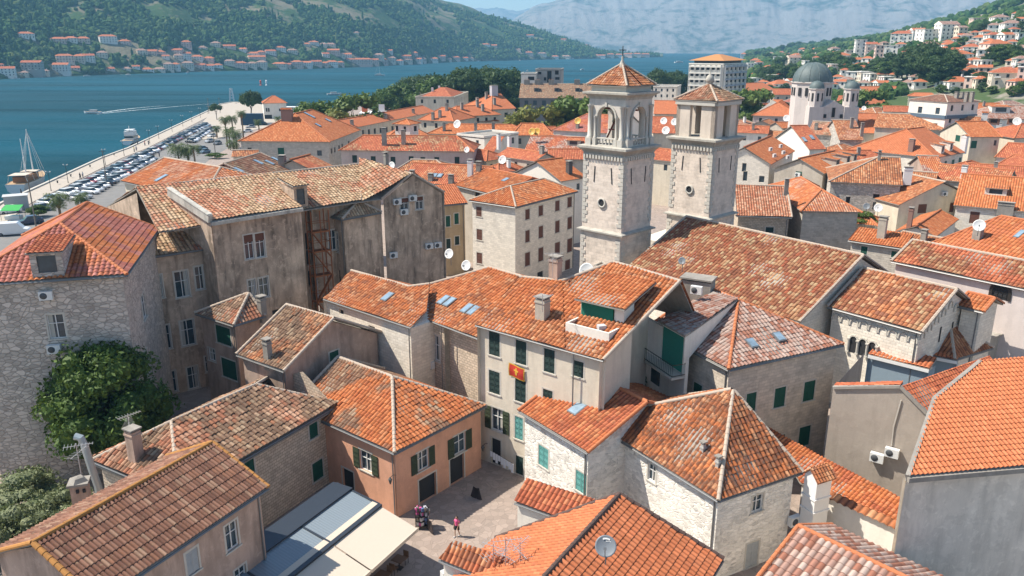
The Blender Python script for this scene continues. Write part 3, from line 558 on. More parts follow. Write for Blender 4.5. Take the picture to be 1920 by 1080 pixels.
# ---------------- a house from its surveyed corners ----------------
FLIP = np.array([0, 0, 0])
class House:
    def __init__(s, key, label, cat='house', wall=None, pal='orange', dirt=.4, patch=None, name='house', cap=None, ov=.35, wins=(), group=None, z0=0., lich=.12, lod=None, gutter=True, tp=None, auto=None, pts=None, jit=None):
        kind, ze, Q = HP[key] if pts is None else pts
        s.key = key; s.kind = kind; s.ze = ze; s.Q = [None if q is None else np.array(q, float) for q in Q]
        a, b, c, d, r, t = s.Q
        s.cen = (a+b+c+d)/4; s.D = math.hypot(s.cen[0], s.cen[1]); s.wall = wall or plaster()
        loc = np.array([s.cen[0], s.cen[1], z0]); s.z0 = z0
        s.root = thing(name, label, cat, loc, group)
        if lod is None: lod = 0 if s.D < 80 else 1 if s.D < 132 else 2
        s.lod = lod
        s.faces = []
        if kind == 's': s.faces = [[a, b, c, d]]
        elif kind == 'f': s.faces = [[a, b, c, d]]
        else:
            s.faces = [[a, b, t, r], [c, d, r, t]]
            if kind in ('h', 'hr'): s.faces.append([d, a, r])
            if kind in ('h', 'hs'): s.faces.append([b, c, t])
        if kind != 'f':
            mb = MB(); ns = (6, 4, 0)[lod]; tp = tp or (.36, .42) ; jt = jit if jit is not None else (.010 if pal in ('worn', 'mixed', 'cream', 'brown', 'mottle', 'churchr') else .003)
            for i, f in enumerate(s.faces):
                hidden = i == 1
                tile_face(mb, f, tp[0], tp[1], ns=ns if not (hidden and s.D > 60) else 0, seed=len(key)*7+i, jit=jt, lift=.02)
            for f in s.faces: slab(mb, f, .10, 1, .02 if key != 'brick_house' else .3)
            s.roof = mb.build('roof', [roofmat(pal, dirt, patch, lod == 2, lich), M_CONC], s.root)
            rm = MB(); n = 7 if lod == 0 else 5
            E = []
            if kind != 's':
                E.append((r, t))
                if kind in ('h', 'hr'): E += [(a, r), (d, r)]
                if kind in ('h', 'hs'): E += [(b, t), (c, t)]
                if kind == 'g' or kind == 'hs': E += [(a, r), (d, r)] if lod < 2 else []
                if kind == 'g' or kind == 'hr': E += [(b, t), (c, t)] if lod < 2 else []
            for x, y in E:
                if np.linalg.norm(x-y) > .3: ridge_tiles(rm, x, y, .14 if lod == 0 else .15, .42 if lod < 2 else 3., n)
            rm.build('ridge_tiles', cap or (M_CAP if pal not in ('orange', 'new', 'red') else M_CAPO), s.roof)
            # the cladding below: inset walls
            io = ov
        else:
            io = 0.0; s.roof = None
        # wall corners
        W = [a, b, c, d]; C4 = []
        for i in range(4):
            p, q, o = W[i], W[(i+1) % 4], W[i-1]
            e1 = (q-p)[:2]; e1 = e1/np.linalg.norm(e1); e2 = (o-p)[:2]; e2 = e2/np.linalg.norm(e2)
            C4.append(p[:2]+(e1+e2)*io)
        s.C4 = C4
        s.wz = [ze-.02]*4
        if kind == 's':
            hz = c[2]; slp = (hz-a[2])/max(.1, np.linalg.norm((c-b)[:2])); s.wz = [a[2]+slp*io-.16]*2+[hz-slp*io-.16]*2
        if kind == 'f': s.wz = [ze]*4
        wl = MB(); s.windows = {k: [] for k in range(4)}; s.frames = {}
        side = {'ab': 0, 'bc': 1, 'cd': 2, 'da': 3}
        for q in wins:
            k = side[q[0]]; s.windows[k].append(s.px_window(k, *q[1:]))
        if auto:
            for k in auto[0]: s.auto_windows(side[k], auto[1], auto[2], *(auto[3:] if len(auto) > 3 else ()))
        for k in range(4):
            p0, p1 = C4[k], C4[(k+1) % 4]; zt = min(s.wz[k], s.wz[(k+1) % 4])
            ws = [q for q in s.windows[k] if q and q[2] > .2]
            P, dd, nr = wall_rect(wl, p0, p1, z0-.0, zt, ws, 0)
            s.frames[k] = (P, dd, nr)
            for q in ws: make_window(s.root, P, dd, nr, q, q[4], small=s.D > 140)
            # gable triangle or shed cheek
            if kind in ('g', 'hr', 'hs', 's'):
                L = np.linalg.norm(p1-p0)
                if kind == 's' and k in (1, 3):
                    top = s.wz[2]; V = [P(0, zt), P(L, zt), P(L, top)] if k == 1 else [P(0, zt), P(L, zt), P(0, top)]
                    off = p0@dd; wl.add(V, np.arange(3), 0, [((v[:2]@dd), v[2]) for v in V])
                elif (k == 1 and kind in ('g', 'hr')) or (k == 3 and kind in ('g', 'hs')):
                    rp = t if k == 1 else r
                    uu = (rp[:2]-p0)@dd; uu = min(max(uu, .1*L), .9*L)
                    eh = W[k][2]
                    fr = 1-io/ max(1.5, L/2)
                    V = [P(0, zt), P(L, zt), P(uu, zt+(rp[2]-eh)*fr-.12)]
                    wl.add(V, np.arange(3), 0, [((v[:2]@dd), v[2]) for v in V])
            if kind == 's' and k == 2: pass
        if kind == 'f':
            slab(wl, [np.array([*q, ze]) for q in C4], .3, 1, 0)
            par = MB()
            for k in range(4):
                p0, p1 = np.array([*C4[k], ze+.2]), np.array([*C4[(k+1) % 4], ze+.2]); par.bar(p0, p1, .3, .5)
            par.build('parapet', s.wall, s.root)
        if kind == 's' :
            p0, p1 = C4[2], C4[3]
        s.wallobj = wl.build('wall', [s.wall, M_CONC], s.root)
        if gutter and kind not in ('f',) and s.lod < 2:
            g = MB()
            for k, (x, y) in enumerate(((a, b), (b, c), (c, d), (d, a))):
                if k in (1, 3) and not ((k == 1 and kind in ('h', 'hs')) or (k == 3 and kind in ('h', 'hr'))): continue
                if kind == 's' and k != 0: continue
                o = s.frames[k][2]*.05; g.tube([x+o-[0, 0, .12], y+o-[0, 0, .12]], .065, 5)
            ex = np.array([*C4[1], 0]); nn = (s.frames[0][2]*.08)+(s.frames[1][2]*.02); dr = -s.frames[0][1]*.25
            dr3 = np.array([dr[0], dr[1], 0])
            g.tube([ex+nn+dr3+[0, 0, ze-.3], ex+nn+dr3+[0, 0, z0]], .055, 5)
            g.build('gutter', M_ZINC, s.root)
    def side_ray(s, k, px, py):
        p0, p1 = s.C4[k], s.C4[(k+1) % 4]; L = np.linalg.norm(p1-p0); d = (p1-p0)/L; n = np.array([d[1], -d[0], 0])
        r = ray(px, py); t = (np.array([*p0, 0])-EYE)@n/(r@n); X = EYE+t*r
        return (X[:2]-p0)@d, X[2], L, X, n, d
    def px_window(s, k, px, py, w, h, typ='W'):
        u0, _, L, _, _, _ = s.side_ray(k, px-w/2, py); u1 = s.side_ray(k, px+w/2, py)[0]
        z1 = s.side_ray(k, px, py-h/2)[1]; z0 = s.side_ray(k, px, py+h/2)[1]; z = (z0+z1)/2; hh = abs(z1-z0); u = (u0+u1)/2; ww = abs(u1-u0)
        ww = min(max(ww, hh*.38), hh*1.4 if h > w else 4.)
        u = min(max(u, ww/2+.12), L-ww/2-.12)
        z = min(z, s.wz[k]-hh/2-.12); z = max(z, s.z0+hh/2+.02)
        if ww > L-.3: return None
        return (u, z, ww, hh, typ)
    def auto_windows(s, k, nfl, typ, sp=3.0, w=.95, h=1.5, fl=3.0):
        L = np.linalg.norm(s.C4[(k+1) % 4]-s.C4[k]); n = max(1, int(L/sp))
        for f in range(nfl):
            z = s.wz[k]-1.5-f*fl
            if z-h/2 < s.z0+.3: break
            for i in range(n):
                ty = typ if random.random() < .75 else random.choice('NW')
                s.windows[k].append(((i+.5)*L/n, z, w, h, ty))
    def hit(s, px, py):
        r = ray(px, py); best = None
        for f in s.faces:
            pl = plane3(f[0], f[1], f[2]); t = (pl[0]-EYE)@pl[1]/(r@pl[1])
            if t <= 0: continue
            X = EYE+t*r; ok = True; F = np.array(f)
            sg = []
            for i in range(len(F)):
                e = F[(i+1) % len(F)]-F[i]; sg.append(np.cross(e[:2], (X-F[i])[:2]))
            sg = np.array(sg); ok = (sg > -.6).all() or (sg < .6).all()
            if ok and (best is None or t < best[0]): best = (t, X, f, pl)
        if best is None:
            f = s.faces[0]; pl = plane3(f[0], f[1], f[2]); t = (pl[0]-EYE)@pl[1]/(r@pl[1]); best = (t, EYE+t*r, f, pl)
        e = best[2][1]-best[2][0]; e = e/np.linalg.norm(e)
        return best[1], best[3][1], e
    def chimney(s, px, py, w=.8, d=.6, h=1.5, mat=None, cap='slab', lab=None):
        X, n, e = s.hit(px, py); rz = math.atan2(e[1], e[0]); m = MB()
        m.box(X+[0, 0, h/2-.5], (w, d, h+1.), rz); c = MB()
        m.box(X+[0, 0, h-.25], (w+.1, d+.1, .12), rz)
        if cap == 'slab':
            m.box(X+[0, 0, h+.06], (w-.2, d-.2, .12), rz, 1); c.box(X+[0, 0, h+.17], (w+.16, d+.16, .1), rz)
            o = m.build('chimney', [mat or M_CONC, M_DARK], s.root); c.build('chimney_cap', M_CONC, o)
        elif cap == 'pots':
            o = m.build('chimney', [mat or M_CONC], s.root)
            for i in (-1, 0, 1):
                q = X+np.array([math.cos(rz), math.sin(rz), 0])*i*w*.3; c.lathe([(.11, h-.02), (.09, h+.35), (.12, h+.36), (.12, h+.42)], q*[1, 1, 1]+[0, 0, 0], 6)
            c.build('chimney_pot', simple('clay_pot', (.42, .18, .1)), o)
        else:
            o = m.build('chimney', [mat or M_WHITE], s.root)
            U = np.array([math.cos(rz), math.sin(rz), 0]); Vv = np.array([-U[1], U[0], 0])
            for sg in (-1, 1):
                q = [X+U*(w/2+.12)*k*-sg+Vv*sg*(d/2+.15)+[0, 0, h+.05] for k in (1, -1)]; rr = [X+U*(w/2+.12)*k*sg+[0, 0, h+.4] for k in (1, -1)]
                tile_face(c, [q[0], q[1], rr[0], rr[1]], .2, .3, amp=.05, ns=4)
            for sg in (-1, 1):
                c.poly([X+U*sg*w/2-Vv*d/2+[0, 0, h], X+U*sg*w/2+Vv*d/2+[0, 0, h], X+U*sg*w/2+[0, 0, h+.33]], 1)
            c.build('chimney_cap', [roofmat('orange', .5), M_WHITE], o)
        return o
    def skylight(s, px, py, w=.8, h=1.1, n=1):
        X, nn, e = s.hit(px, py); v = np.cross(nn, e); v = v if v[2] > 0 else -v
        for i in range(n):
            c = X+e*(i-(n-1)/2)*(w+.12); T = np.stack([e, v, nn], 1); m = MB(); m.box(c+nn*.08, (w, h, .2), tilt=T)
            o = m.build('skylight', simple('skylight_frame', (.16, .17, .18), .5), s.root)
            g = MB(); g.box(c+nn*.19, (w-.16, h-.18, .03), tilt=T); g.build('pane', glassy, o)
    def dormer(s, px, py, w=1.6, h=1.2, dep=2.2, pal='orange', wt='W', flat=False):
        X, nn, e = s.hit(px, py); v = np.cross(nn, e); v = v if v[2] > 0 else -v
        hv = np.array([v[0], v[1], 0]); hv /= np.linalg.norm(hv); m = MB()
        f0 = X-e*w/2; f1 = X+e*w/2; up = np.array([0, 0, 1.])
        b0, b1 = f0+hv*dep+up*(h*.75), f1+hv*dep+up*(h*.75)
        g = MB()
        if np.cross(e, hv)[2] < 0: f0, f1, b0, b1 = f1, f0, b1, b0
        P, dd, nr = wall_rect(g, f0, f1, X[2]-.3, X[2]+h, [(w/2, X[2]+h*.52, w*.6, h*.66)])
        g.poly([f0-up*.3, f0+up*h, b0+up*(h*.2)]); g.poly([f1-up*.3, b1+up*(h*.2), f1+up*h])
        o = g.build('dormer', s.wall, s.root)
        r = MB(); q = [f0+up*h-dd3(dd)*.2-hv*.25, f1+up*h+dd3(dd)*.2-hv*.25, b1+up*h*.45+dd3(dd)*.2, b0+up*h*.45-dd3(dd)*.2]
        tile_face(r, q, .36, .42, ns=4 if s.lod < 2 else 0); slab(r, q, .08, 1); r.build('dormer_roof', [roofmat(pal, .4, None, s.lod == 2), M_CONC], o)
        gg = MB(); a, b, c, ee = w*.2, w*.8, X[2]+h*.19, X[2]+h*.85
        gg.add([P(a, c, .15), P(b, c, .15), P(b, ee, .15), P(a, ee, .15)], np.arange(4)); gg.build('window', M_GLASS, o)
def dd3(d): return np.array([d[0], d[1], 0.])
glassy = glass((.16, .22, .27))
# ---------------- sea, land, hills ----------------
def sea_mat():
    t = NT('sea_water'); pos = t.pos()
    n1 = t.noise(t.scale(pos, (.006, .03, 1)), 1, 4, .6, .5); n2 = t.noise(t.scale(pos, (.002, .012, 1)), 1, 3, .5, .4)
    c = t.mix(t.ramp(n1, [(.3, 0.), (.7, 1.)]), (.005, .031, .040), (.005, .048, .066))
    c = t.mix(t.ramp(n2, [(.35, 0.), (.65, 1.)]), c, (.006, .066, .096))
    w1 = t.noise(t.scale(pos, (.35, .6, 1)), 1, 5, .65); w2 = t.noise(t.scale(pos, (.05, .11, 1)), 1, 3, .6)
    t.bump(t.math('ADD', w1, t.math('MULTIPLY', w2, 1.2)), .55, .6)
    t.fin(c, .9, 0.); gl = t.n('ShaderNodeBsdfGlossy'); t.l(t.math('MULTIPLY_ADD', n1, .3, .15), gl.inputs['Roughness']); bm_ = [x for x in t.t.nodes if x.type == 'BUMP'][0]; t.l(bm_.outputs[0], gl.inputs['Normal'])
    fr = t.n('ShaderNodeFresnel'); fr.inputs['IOR'].default_value = 1.33; t.l(bm_.outputs[0], fr.inputs['Normal']); mx = t.n('ShaderNodeMixShader'); t.l(t.math('MULTIPLY', fr.outputs[0], .13), mx.inputs[0]); t.l(t.p.outputs[0], mx.inputs[1]); t.l(gl.outputs[0], mx.inputs[2]); t.l(mx.outputs[0], t.out.inputs[0]); return t.m
m = MB(); g = np.array([(-9000, -600, -2.), (12000, -600, -2.), (12000, 14000, -2.), (-9000, 14000, -2.)]); m.add(g, np.arange(4))
tag(m.build('sea', sea_mat()), None, None, None, 'structure')

def ground_mat():
    t = NT('town_ground'); pos = t.pos()
    v = t.n('ShaderNodeTexVoronoi', feature='DISTANCE_TO_EDGE'); v.inputs['Scale'].default_value = 1.9; t.l(pos, v.inputs['Vector'])
    vc = t.n('ShaderNodeTexVoronoi'); vc.inputs['Scale'].default_value = 1.9; t.l(pos, vc.inputs['Vector'])
    sp = t.n('ShaderNodeSeparateColor'); t.l(vc.outputs['Color'], sp.inputs[0])
    c = t.mix(sp.outputs[0], (.33, .275, .235), (.21, .18, .155))
    c = t.mix(t.math('MULTIPLY', t.ramp(v.outputs['Distance'], [(0, 1.), (.04, 0.)]), .7), c, (.10, .09, .08))
    c = t.mix(t.math('MULTIPLY', t.noise(pos, .25, 4), .5), c, (.42, .30, .24))
    t.bump(t.noise(pos, 6, 3), .3, .02)
    return t.fin(c, .8, .3)
QUAY = [(-260, 560), (0, 384), (80, 348), (188, 298), (240, 279), (323, 240), (393, 207), (413, 196), (435, 192), (462, 193), (500, 199), (560, 208), (640, 206), (680, 192), (760, 176), (860, 165), (975, 158), (1110, 157), (1240, 156), (1290, 150), (1340, 138)]
qp = [S(x, y, 0) for x, y in QUAY]
land = [np.array([-75, -40, 0.]), np.array([-110, 20., 0])]+qp+[S(1420, 122, 0), np.array([1200, 2000, 0.]), np.array([1500, 1500., 0]), np.array([900., -40, 0])]
land = [np.array([p[0], p[1], 0]) for p in land]
m = MB(); n = len(land); L0 = [p-[0, 0, 6] for p in land]
m.poly(land[::-1], 0)
for i in range(n):
    j = (i+1) % n; m.poly([L0[j], L0[i], land[i], land[j]], 1)
gr = m.build('ground', [ground_mat(), stone((.42, .40, .36), .2, (1.2, .5), .6, .3, 'quay_stone')]); tag(gr, kind='structure')
# quay: asphalt of the parking, pale promenade along the water
def strip(name, pts, w0, w1, z, mat, kind='structure', label=None):
    P = [np.array(p, float) for p in pts]; L = []; Rr = []
    for i, p in enumerate(P):
        d = P[min(i+1, len(P)-1)]-P[max(i-1, 0)]; d[2] = 0; d /= np.linalg.norm(d); nn = np.array([d[1], -d[0], 0])
        L.append(p+nn*w0+[0, 0, z]); Rr.append(p+nn*w1+[0, 0, z])
    m = MB(); k = len(P)
    for i in range(k-1):
        m.poly([L[i], Rr[i], Rr[i+1], L[i+1]])
        m.poly([Rr[i], Rr[i]-[0, 0, z+.0], Rr[i+1]-[0, 0, z+.0], Rr[i+1]])
    return tag(m.build(name, mat), kind=kind)
asph = NT('asphalt'); _c = asph.mix(asph.noise(asph.pos(), .4, 5), (.13, .125, .12), (.25, .24, .225)); asph = asph.fin(_c, .9, .2)
pav = NT('pale_paving'); _c = pav.mix(pav.noise(pav.pos(), .5, 5), (.46, .40, .33), (.34, .30, .25)); pav = pav.fin(_c, .85, .2)
strip('parking_road', qp[0:10], 6.6, 34, .004, asph)
strip('quay_promenade', qp[0:12], .35, 6.2, .13, pav)
m = MB()
for i in range(len(qp)-11): m.bar(qp[i]+[0, 0, .2], qp[i+1]+[0, 0, .2], .7, .5)
tag(m.build('quay_kerb', simple('kerb_stone', (.50, .47, .41), .85)), kind='structure')
pl_ = [S(*p) for p in [(350, 262), (395, 213), (414, 199), (436, 194), (462, 195), (497, 202), (545, 212), (530, 235), (470, 245), (400, 262)]]
m = MB(); m.poly([p+[0, 0, .135] for p in pl_][::-1]); tag(m.build('waterfront_plaza', pav), kind='structure')

# smooth value noise for terrains
def vnoise(x, y, seed=0):
    r = np.random.default_rng(seed); T = r.random((256, 256)); xi = np.floor(x).astype(int); yi = np.floor(y).astype(int); fx = x-xi; fy = y-yi
    fx = fx*fx*(3-2*fx); fy = fy*fy*(3-2*fy); a = T[xi % 256, yi % 256]; b = T[(xi+1) % 256, yi % 256]; c = T[xi % 256, (yi+1) % 256]; d = T[(xi+1) % 256, (yi+1) % 256]
    return (a*(1-fx)+b*fx)*(1-fy)+(c*(1-fx)+d*fx)*fy
def fbm(x, y, o=5, seed=0):
    s = 0; a = .5
    for i in range(o): s = s+a*(vnoise(x*2**i, y*2**i, seed+i)-.5); a *= .55
    return s
def AZ(px, py=100):
    d = ray(px, py); return math.atan2(d[0], d[1])
# the far shore: azimuth -> shoreline distance, hill height
SH = [(-700, 175), (-200, 157), (0, 148.5), (103, 143.5), (208, 140), (317, 137), (367, 134.5), (500, 131.5), (617, 128), (700, 125), (767, 121.5), (850, 116.5), (917, 114.5), (973, 113), (1123, 110), (1233, 107.5), (1243, 107)]
sh_az = [AZ(x) for x, y in SH]; sh_d = [math.hypot(*S(x, y, -2)[:2]) for x, y in SH]
HM = [(-700, 460), (0, 440), (300, 400), (600, 300), (760, 235), (885, 168), (950, 118), (1000, 98), (1060, 60), (1120, 15), (1180, 5), (1243, 2)]
hm_az = [AZ(x) for x, y in HM]; hm_h = [h for x, h in HM]
def hill_h(az, d):          # d metres inland
    H = np.interp(az, hm_az, hm_h); sl = .46
    u = np.clip(d, 0, None); h = H*(1-np.exp(-u*sl/np.maximum(H, 3)))
    h = h*(1+.28*fbm(az*16, d/260., 4, 3))+3.0*fbm(az*90, d/60., 3, 9)*np.clip(d/60, 0, 1)
    return np.clip(h*np.clip(d/8+.2, 0, 1)-1.2*(d < 4), -3, 600)-1.2
def hill_pt(az, d):
    D = np.interp(az, sh_az, sh_d)+d; return np.stack([np.sin(az)*D, np.cos(az)*D, hill_h(az, d)], -1)
def grid(name, az, ds, fn, mat, kind='structure'):
    A, B = np.meshgrid(az, ds, indexing='ij'); P = fn(A, B); nu, nv = A.shape; idx = np.arange(nu*nv).reshape(nu, nv)
    Q = np.stack([idx[:-1, :-1], idx[1:, :-1], idx[1:, 1:], idx[:-1, 1:]], -1).reshape(-1, 4)
    m = MB(); m.add(P.reshape(-1, 3), Q[:, ::-1].copy(), 0, None, True); return tag(m.build(name, mat), kind=kind)
def hill_mat():
    t = NT('wooded_slope'); pos = t.pos(); n1 = t.noise(pos, .011, 5, .62, .8); n2 = t.noise(pos, .08, 5, .7); n3 = t.noise(pos, .004, 3, .5)
    c = t.mix(n2, (.022, .055, .016), (.06, .10, .03))
    rock = t.mix(n2, (.24, .19, .14), (.09, .10, .05))
    c = t.mix(t.ramp(t.math('ADD', n1, t.math('MULTIPLY', t.math('SUBTRACT', n2, .5), .5)), [(.47, 0.), (.57, 1.)]), c, rock)
    t.bump(n2, 1, 3.)
    return t.fin(c, .95, .1)
az = np.linspace(sh_az[0], sh_az[-1], 420); ds = np.concatenate([[-12, -3, 0], np.geomspace(3, 1700, 110)])
grid('hillside', az, ds, hill_pt, hill_mat())
# distant limestone mountains
def mtn(name, azk, hk, D0, slope, seed, mat, far=3600, na=500, nd=110, rough=1.):
    def fn(A, d):
        H = np.interp(A, azk, hk); u = np.clip(d, 0, None)
        h = H*(1-np.exp(-u*slope/np.maximum(H, 5)))
        q = fbm(A*34, d/1500., 6, seed); gl = np.abs(fbm(A*22+d/2300., d/4200., 5, seed+20))
        h = np.minimum(h*(1+rough*(.75*q-.95*gl)), 670)
        D = D0+d; return np.stack([np.sin(A)*D, np.cos(A)*D, np.maximum(h, 0)*np.clip(d/40, 0, 1)-3.5*(d < 20)-1.5], -1)
    return grid(name, np.linspace(azk[0], azk[-1], na), np.concatenate([[-20, 0], np.linspace(25, far, nd)]), fn, mat)
def rock_mat():
    t = NT('limestone_mountain'); pos = t.pos(); n1 = t.noise(t.scale(pos, (1, 1, 1.8)), .0035, 7, .68, 1.2); n2 = t.noise(t.scale(pos, (1, 1, .8)), .014, 8, .75, .9)
    c = t.mix(t.ramp(t.math('MULTIPLY_ADD', n2, .55, t.math('MULTIPLY', n1, .5)), [(.44, 0.), (.54, 1.)]), (.075, .10, .095), (.25, .235, .225))
    t.bump(t.math('ADD', n1, n2), .6, 22.)
    return t.fin(c, .95, .1)
RK = rock_mat()
mk = [(860, 20), (900, 40), (945, 180), (1000, 330), (1060, 460), (1200, 640), (1500, 670), (2000, 670), (2600, 670)]
mtn('mountain', [AZ(x) for x, h in mk], [h for x, h in mk], 4300, .55, 31, RK, 2600, rough=.24)
mk = [(600, 560), (860, 540), (920, 520), (970, 530), (1040, 560), (1200, 560)]
mtn('distant_mountain', [AZ(x) for x, h in mk], [h for x, h in mk], 6900, .5, 71, RK, 1500, 150, 50, .3)
# hillside quarter on the right: heights interpolated between surveyed points (px, py, distance)
RC = [(1420,220,330),(1450,190,480),(1500,188,500),(1560,186,500),(1620,182,480),(1700,180,440),(1760,190,420),(1850,190,380),(1920,185,360),(2100,190,350),
 (1440,118,1300),(1480,112,1250),(1530,104,1150),(1590,103,1050),(1650,108,800),(1700,140,560),(1740,110,640),(1780,140,520),(1850,162,440),(1900,160,430),(1920,140,450),
 (1500,94,1900),(1560,86,1700),(1620,84,1500),(1655,88,1000),(1680,84,850),(1720,82,780),(1760,74,760),(1800,70,740),(1840,62,720),(1860,45,820),(1900,30,880),(1920,26,900),(2000,5,900),(2100,-10,900),(2300,-60,850),
 (1830,90,620),(1870,90,600),(1910,95,560),(1780,100,620),(2100,90,560),(2300,100,500),(1700,60,1300),(1800,40,1250),(1900,5,1300),(2100,-60,1400),(2300,-120,1300),(1440,112,1700),(1600,80,2200),(1500,92,2500)]
rp = []
for x, y, D in RC:
    d = ray(x, y); h = math.hypot(d[0], d[1]); rp.append((d[0]/h*D, d[1]/h*D, CAM_H+d[2]/h*D))
for x, y, z in [(150, 120, 0), (60, 250, 0), (200, 250, 0), (120, 350, 0), (0, 300, -1), (300, 200, 0), (400, 300, 3), (100, 450, 0), (150, 800, -2), (300, 1400, -2), (420, 2300, -3), (60, 700, -3), (-50, 400, -2)]: rp.append((x, y, z-.4))
rp = np.array(rp)
def _ph(A, B): r = np.sqrt(((A[:, None, :]-B[None, :, :])**2).sum(-1)+400.); return r
_K = _ph(rp[:, :2], rp[:, :2]); _wt = np.linalg.solve(_K+np.eye(len(rp))*.5, rp[:, 2])
def right_z(x, y):
    q = np.stack([np.ravel(x), np.ravel(y)], -1).astype(float); z = np.concatenate([_ph(c, rp[:, :2])@_wt for c in np.array_split(q, max(1, len(q)//4000))])
    z = z.reshape(np.shape(x)); D = np.hypot(x, y)
    k = np.clip((D-335)/90, 0, 1); z = z*k-.6*(1-k)
    return np.clip(z, -6, 400)
def right_fn(A, D):
    x = np.sin(A)*D; y = np.cos(A)*D; return np.stack([x, y, right_z(x, y)], -1)
def town_slope_mat():
    t = NT('garden_ground'); pos = t.pos(); n1 = t.noise(pos, .05, 5, .6); n2 = t.noise(pos, .4, 4, .7)
    c = t.mix(n2, (.035, .065, .022), (.09, .12, .05)); c = t.mix(t.ramp(n1, [(.5, 0.), (.62, 1.)]), c, (.26, .23, .19)); return t.fin(c, .95, .1)
grid('hill_quarter_ground', np.linspace(AZ(1395), AZ(2500), 160), np.geomspace(330, 2600, 130), right_fn, town_slope_mat())
def march(px, py, fn, D0, D1, n=900):
    d = ray(px, py); h = math.hypot(d[0], d[1]); D = np.linspace(D0, D1, n); x = d[0]/h*D; y = d[1]/h*D; z = CAM_H+d[2]/h*D
    g = fn(x, y, D, math.atan2(d[0], d[1])); k = np.nonzero(z <= g)[0]
    i = k[0] if len(k) else n-1
    return np.array([x[i], y[i], g[i]]), D[i], len(k) > 0
def hit_hill(px, py): return march(px, py, lambda x, y, D, a: hill_h(a, D-np.interp(a, sh_az, sh_d)), np.interp(AZ(px, py), sh_az, sh_d), np.interp(AZ(px, py), sh_az, sh_d)+1600)
def hit_right(px, py): return march(px, py, lambda x, y, D, a: right_z(x, y), 335, 2500)
# the air over the bay
hz = MB(); hz.box((700, 3900, 335), (15000, 9600, 690)); ho = hz.build('haze', [])
hm = bpy.data.materials.new('haze'); hm.use_nodes = True; hm.node_tree.nodes.clear()
pv = hm.node_tree.nodes.new('ShaderNodeVolumePrincipled'); mo = hm.node_tree.nodes.new('ShaderNodeOutputMaterial')
pv.inputs['Color'].default_value = (.30, .67, 1.0, 1); pv.inputs['Density'].default_value = .000155; pv.inputs['Anisotropy'].default_value = .1
hm.node_tree.links.new(pv.outputs[0], mo.inputs['Volume']); ho.data.materials.append(hm); tag(ho, kind='stuff')
# ================= the old town, house by house =================
ST_L = stone((.52, .47, .40), .16, (.7, .3), .9, .25, 'grey_ashlar'); ST_BR = stone((.60, .49, .37), .18, (.45, .24), .45, .25, 'squared_rubble'); ST_W = stone((.78, .71, .60), .12, (.6, .28), .85, .15, 'pale_ashlar')
RB_W = rubble((.84, .79, .71), 3.2, .25); RB_G = rubble((.60, .55, .48), 2.6, .35, 'grey_rubble', .3); RB_L = rubble((.62, .54, .47), 2.6, .35, 'weathered_rubble', .25)
PL_Y = plaster((.50, .38, .24), .35, .3, 'ochre_plaster'); PL_C = plaster((.68, .60, .47), .35, .25, 'cream_plaster'); PL_O = plaster((.70, .37, .24), .35, .2, 'orange_plaster', .4); PL_G = plaster((.50, .44, .36), .4, .3, 'grey_plaster'); PL_D = plaster((.62, .47, .35), .85, .85, 'stained_plaster', .15); PL_W = plaster((.80, .75, .66), .2, .15, 'white_plaster'); PL_GR = plaster((.78, .71, .61), .6, .5, 'cement_render', .5); PL_P = plaster((.56, .45, .40), .3, .2, 'pinkish_plaster'); PL_DG = plaster((.16, .165, .165), .2, .2, 'slate_grey_plaster'); PL_T = plaster((.52, .38, .30), .55, .5, 'brown_plaster', .25)
HS = {}
def B(key, label, **k): HS[key] = House(key, label, **k); return HS[key]
h = B('left_stone', 'tall pale rubble stone building at the left edge behind the big tree', cat='building', name='stone_building', wall=RB_L, pal='orange', patch='brick', tp=(.40, .46), ov=.4,
  wins=[('da', 106, 612, 32, 46, 'W'), ('da', 122, 714, 32, 50, 'W'), ('da', 128, 800, 30, 46, 'W'), ('da', -40, 620, 32, 46, 'W'), ('ab', 270, 575, 8, 55, 'W'), ('ab', 274, 680, 8, 55, 'W')], dirt=.3)
h.dormer(92, 520, 2.2, 2.0, 4.0, 'red')
h = B('hip_tower', 'small plastered house with a hipped weathered roof and green shutters beside the stained facade', wall=PL_T, pal='brown', patch='mixed', wins=[('ab', 419, 629, 26, 32, 'G'), ('ab', 430, 692, 26, 34, 'G'), ('ab', 397, 665, 12, 22, 'W')])
h.chimney(492, 585, .6, .6, 1.4, cap='slab')
h = B('curved_gable', 'low house with mossy brown tiled roof and a curved plaster gable', wall=PL_T, pal='brown', patch='worn', wins=[('bc', 624, 629, 17, 30, 'G')], jit=.016)
h.chimney(503, 672, .6, .5, 1.6, cap='slab')
h = B('orange_house', 'two storey orange plastered corner shop house with open dark shutters on the paved square', wall=PL_O, pal='orange', patch='brown', jit=.012, dirt=.3, cap=M_CAP,
  wins=[('ab', 686, 865, 22, 36, 'O'), ('bc', 793, 863, 22, 36, 'O'), ('bc', 862, 832, 22, 36, 'O'), ('bc', 803, 946, 32, 44, 'D'), ('bc', 858, 920, 26, 48, 'D'), ('ab', 655, 930, 20, 40, 'D')])
h = B('brick_house', 'squared stone house with patched brown and orange tiles beside the restaurant canopy', wall=ST_BR, pal='brown', patch='mixed', jit=.018, wins=[('ab', 588, 807, 16, 28, 'G'), ('ab', 596, 882, 20, 36, 'G'), ('ab', 468, 875, 18, 28, 'G')])
h.chimney(256, 862, .8, .7, 2.2, PL_T)
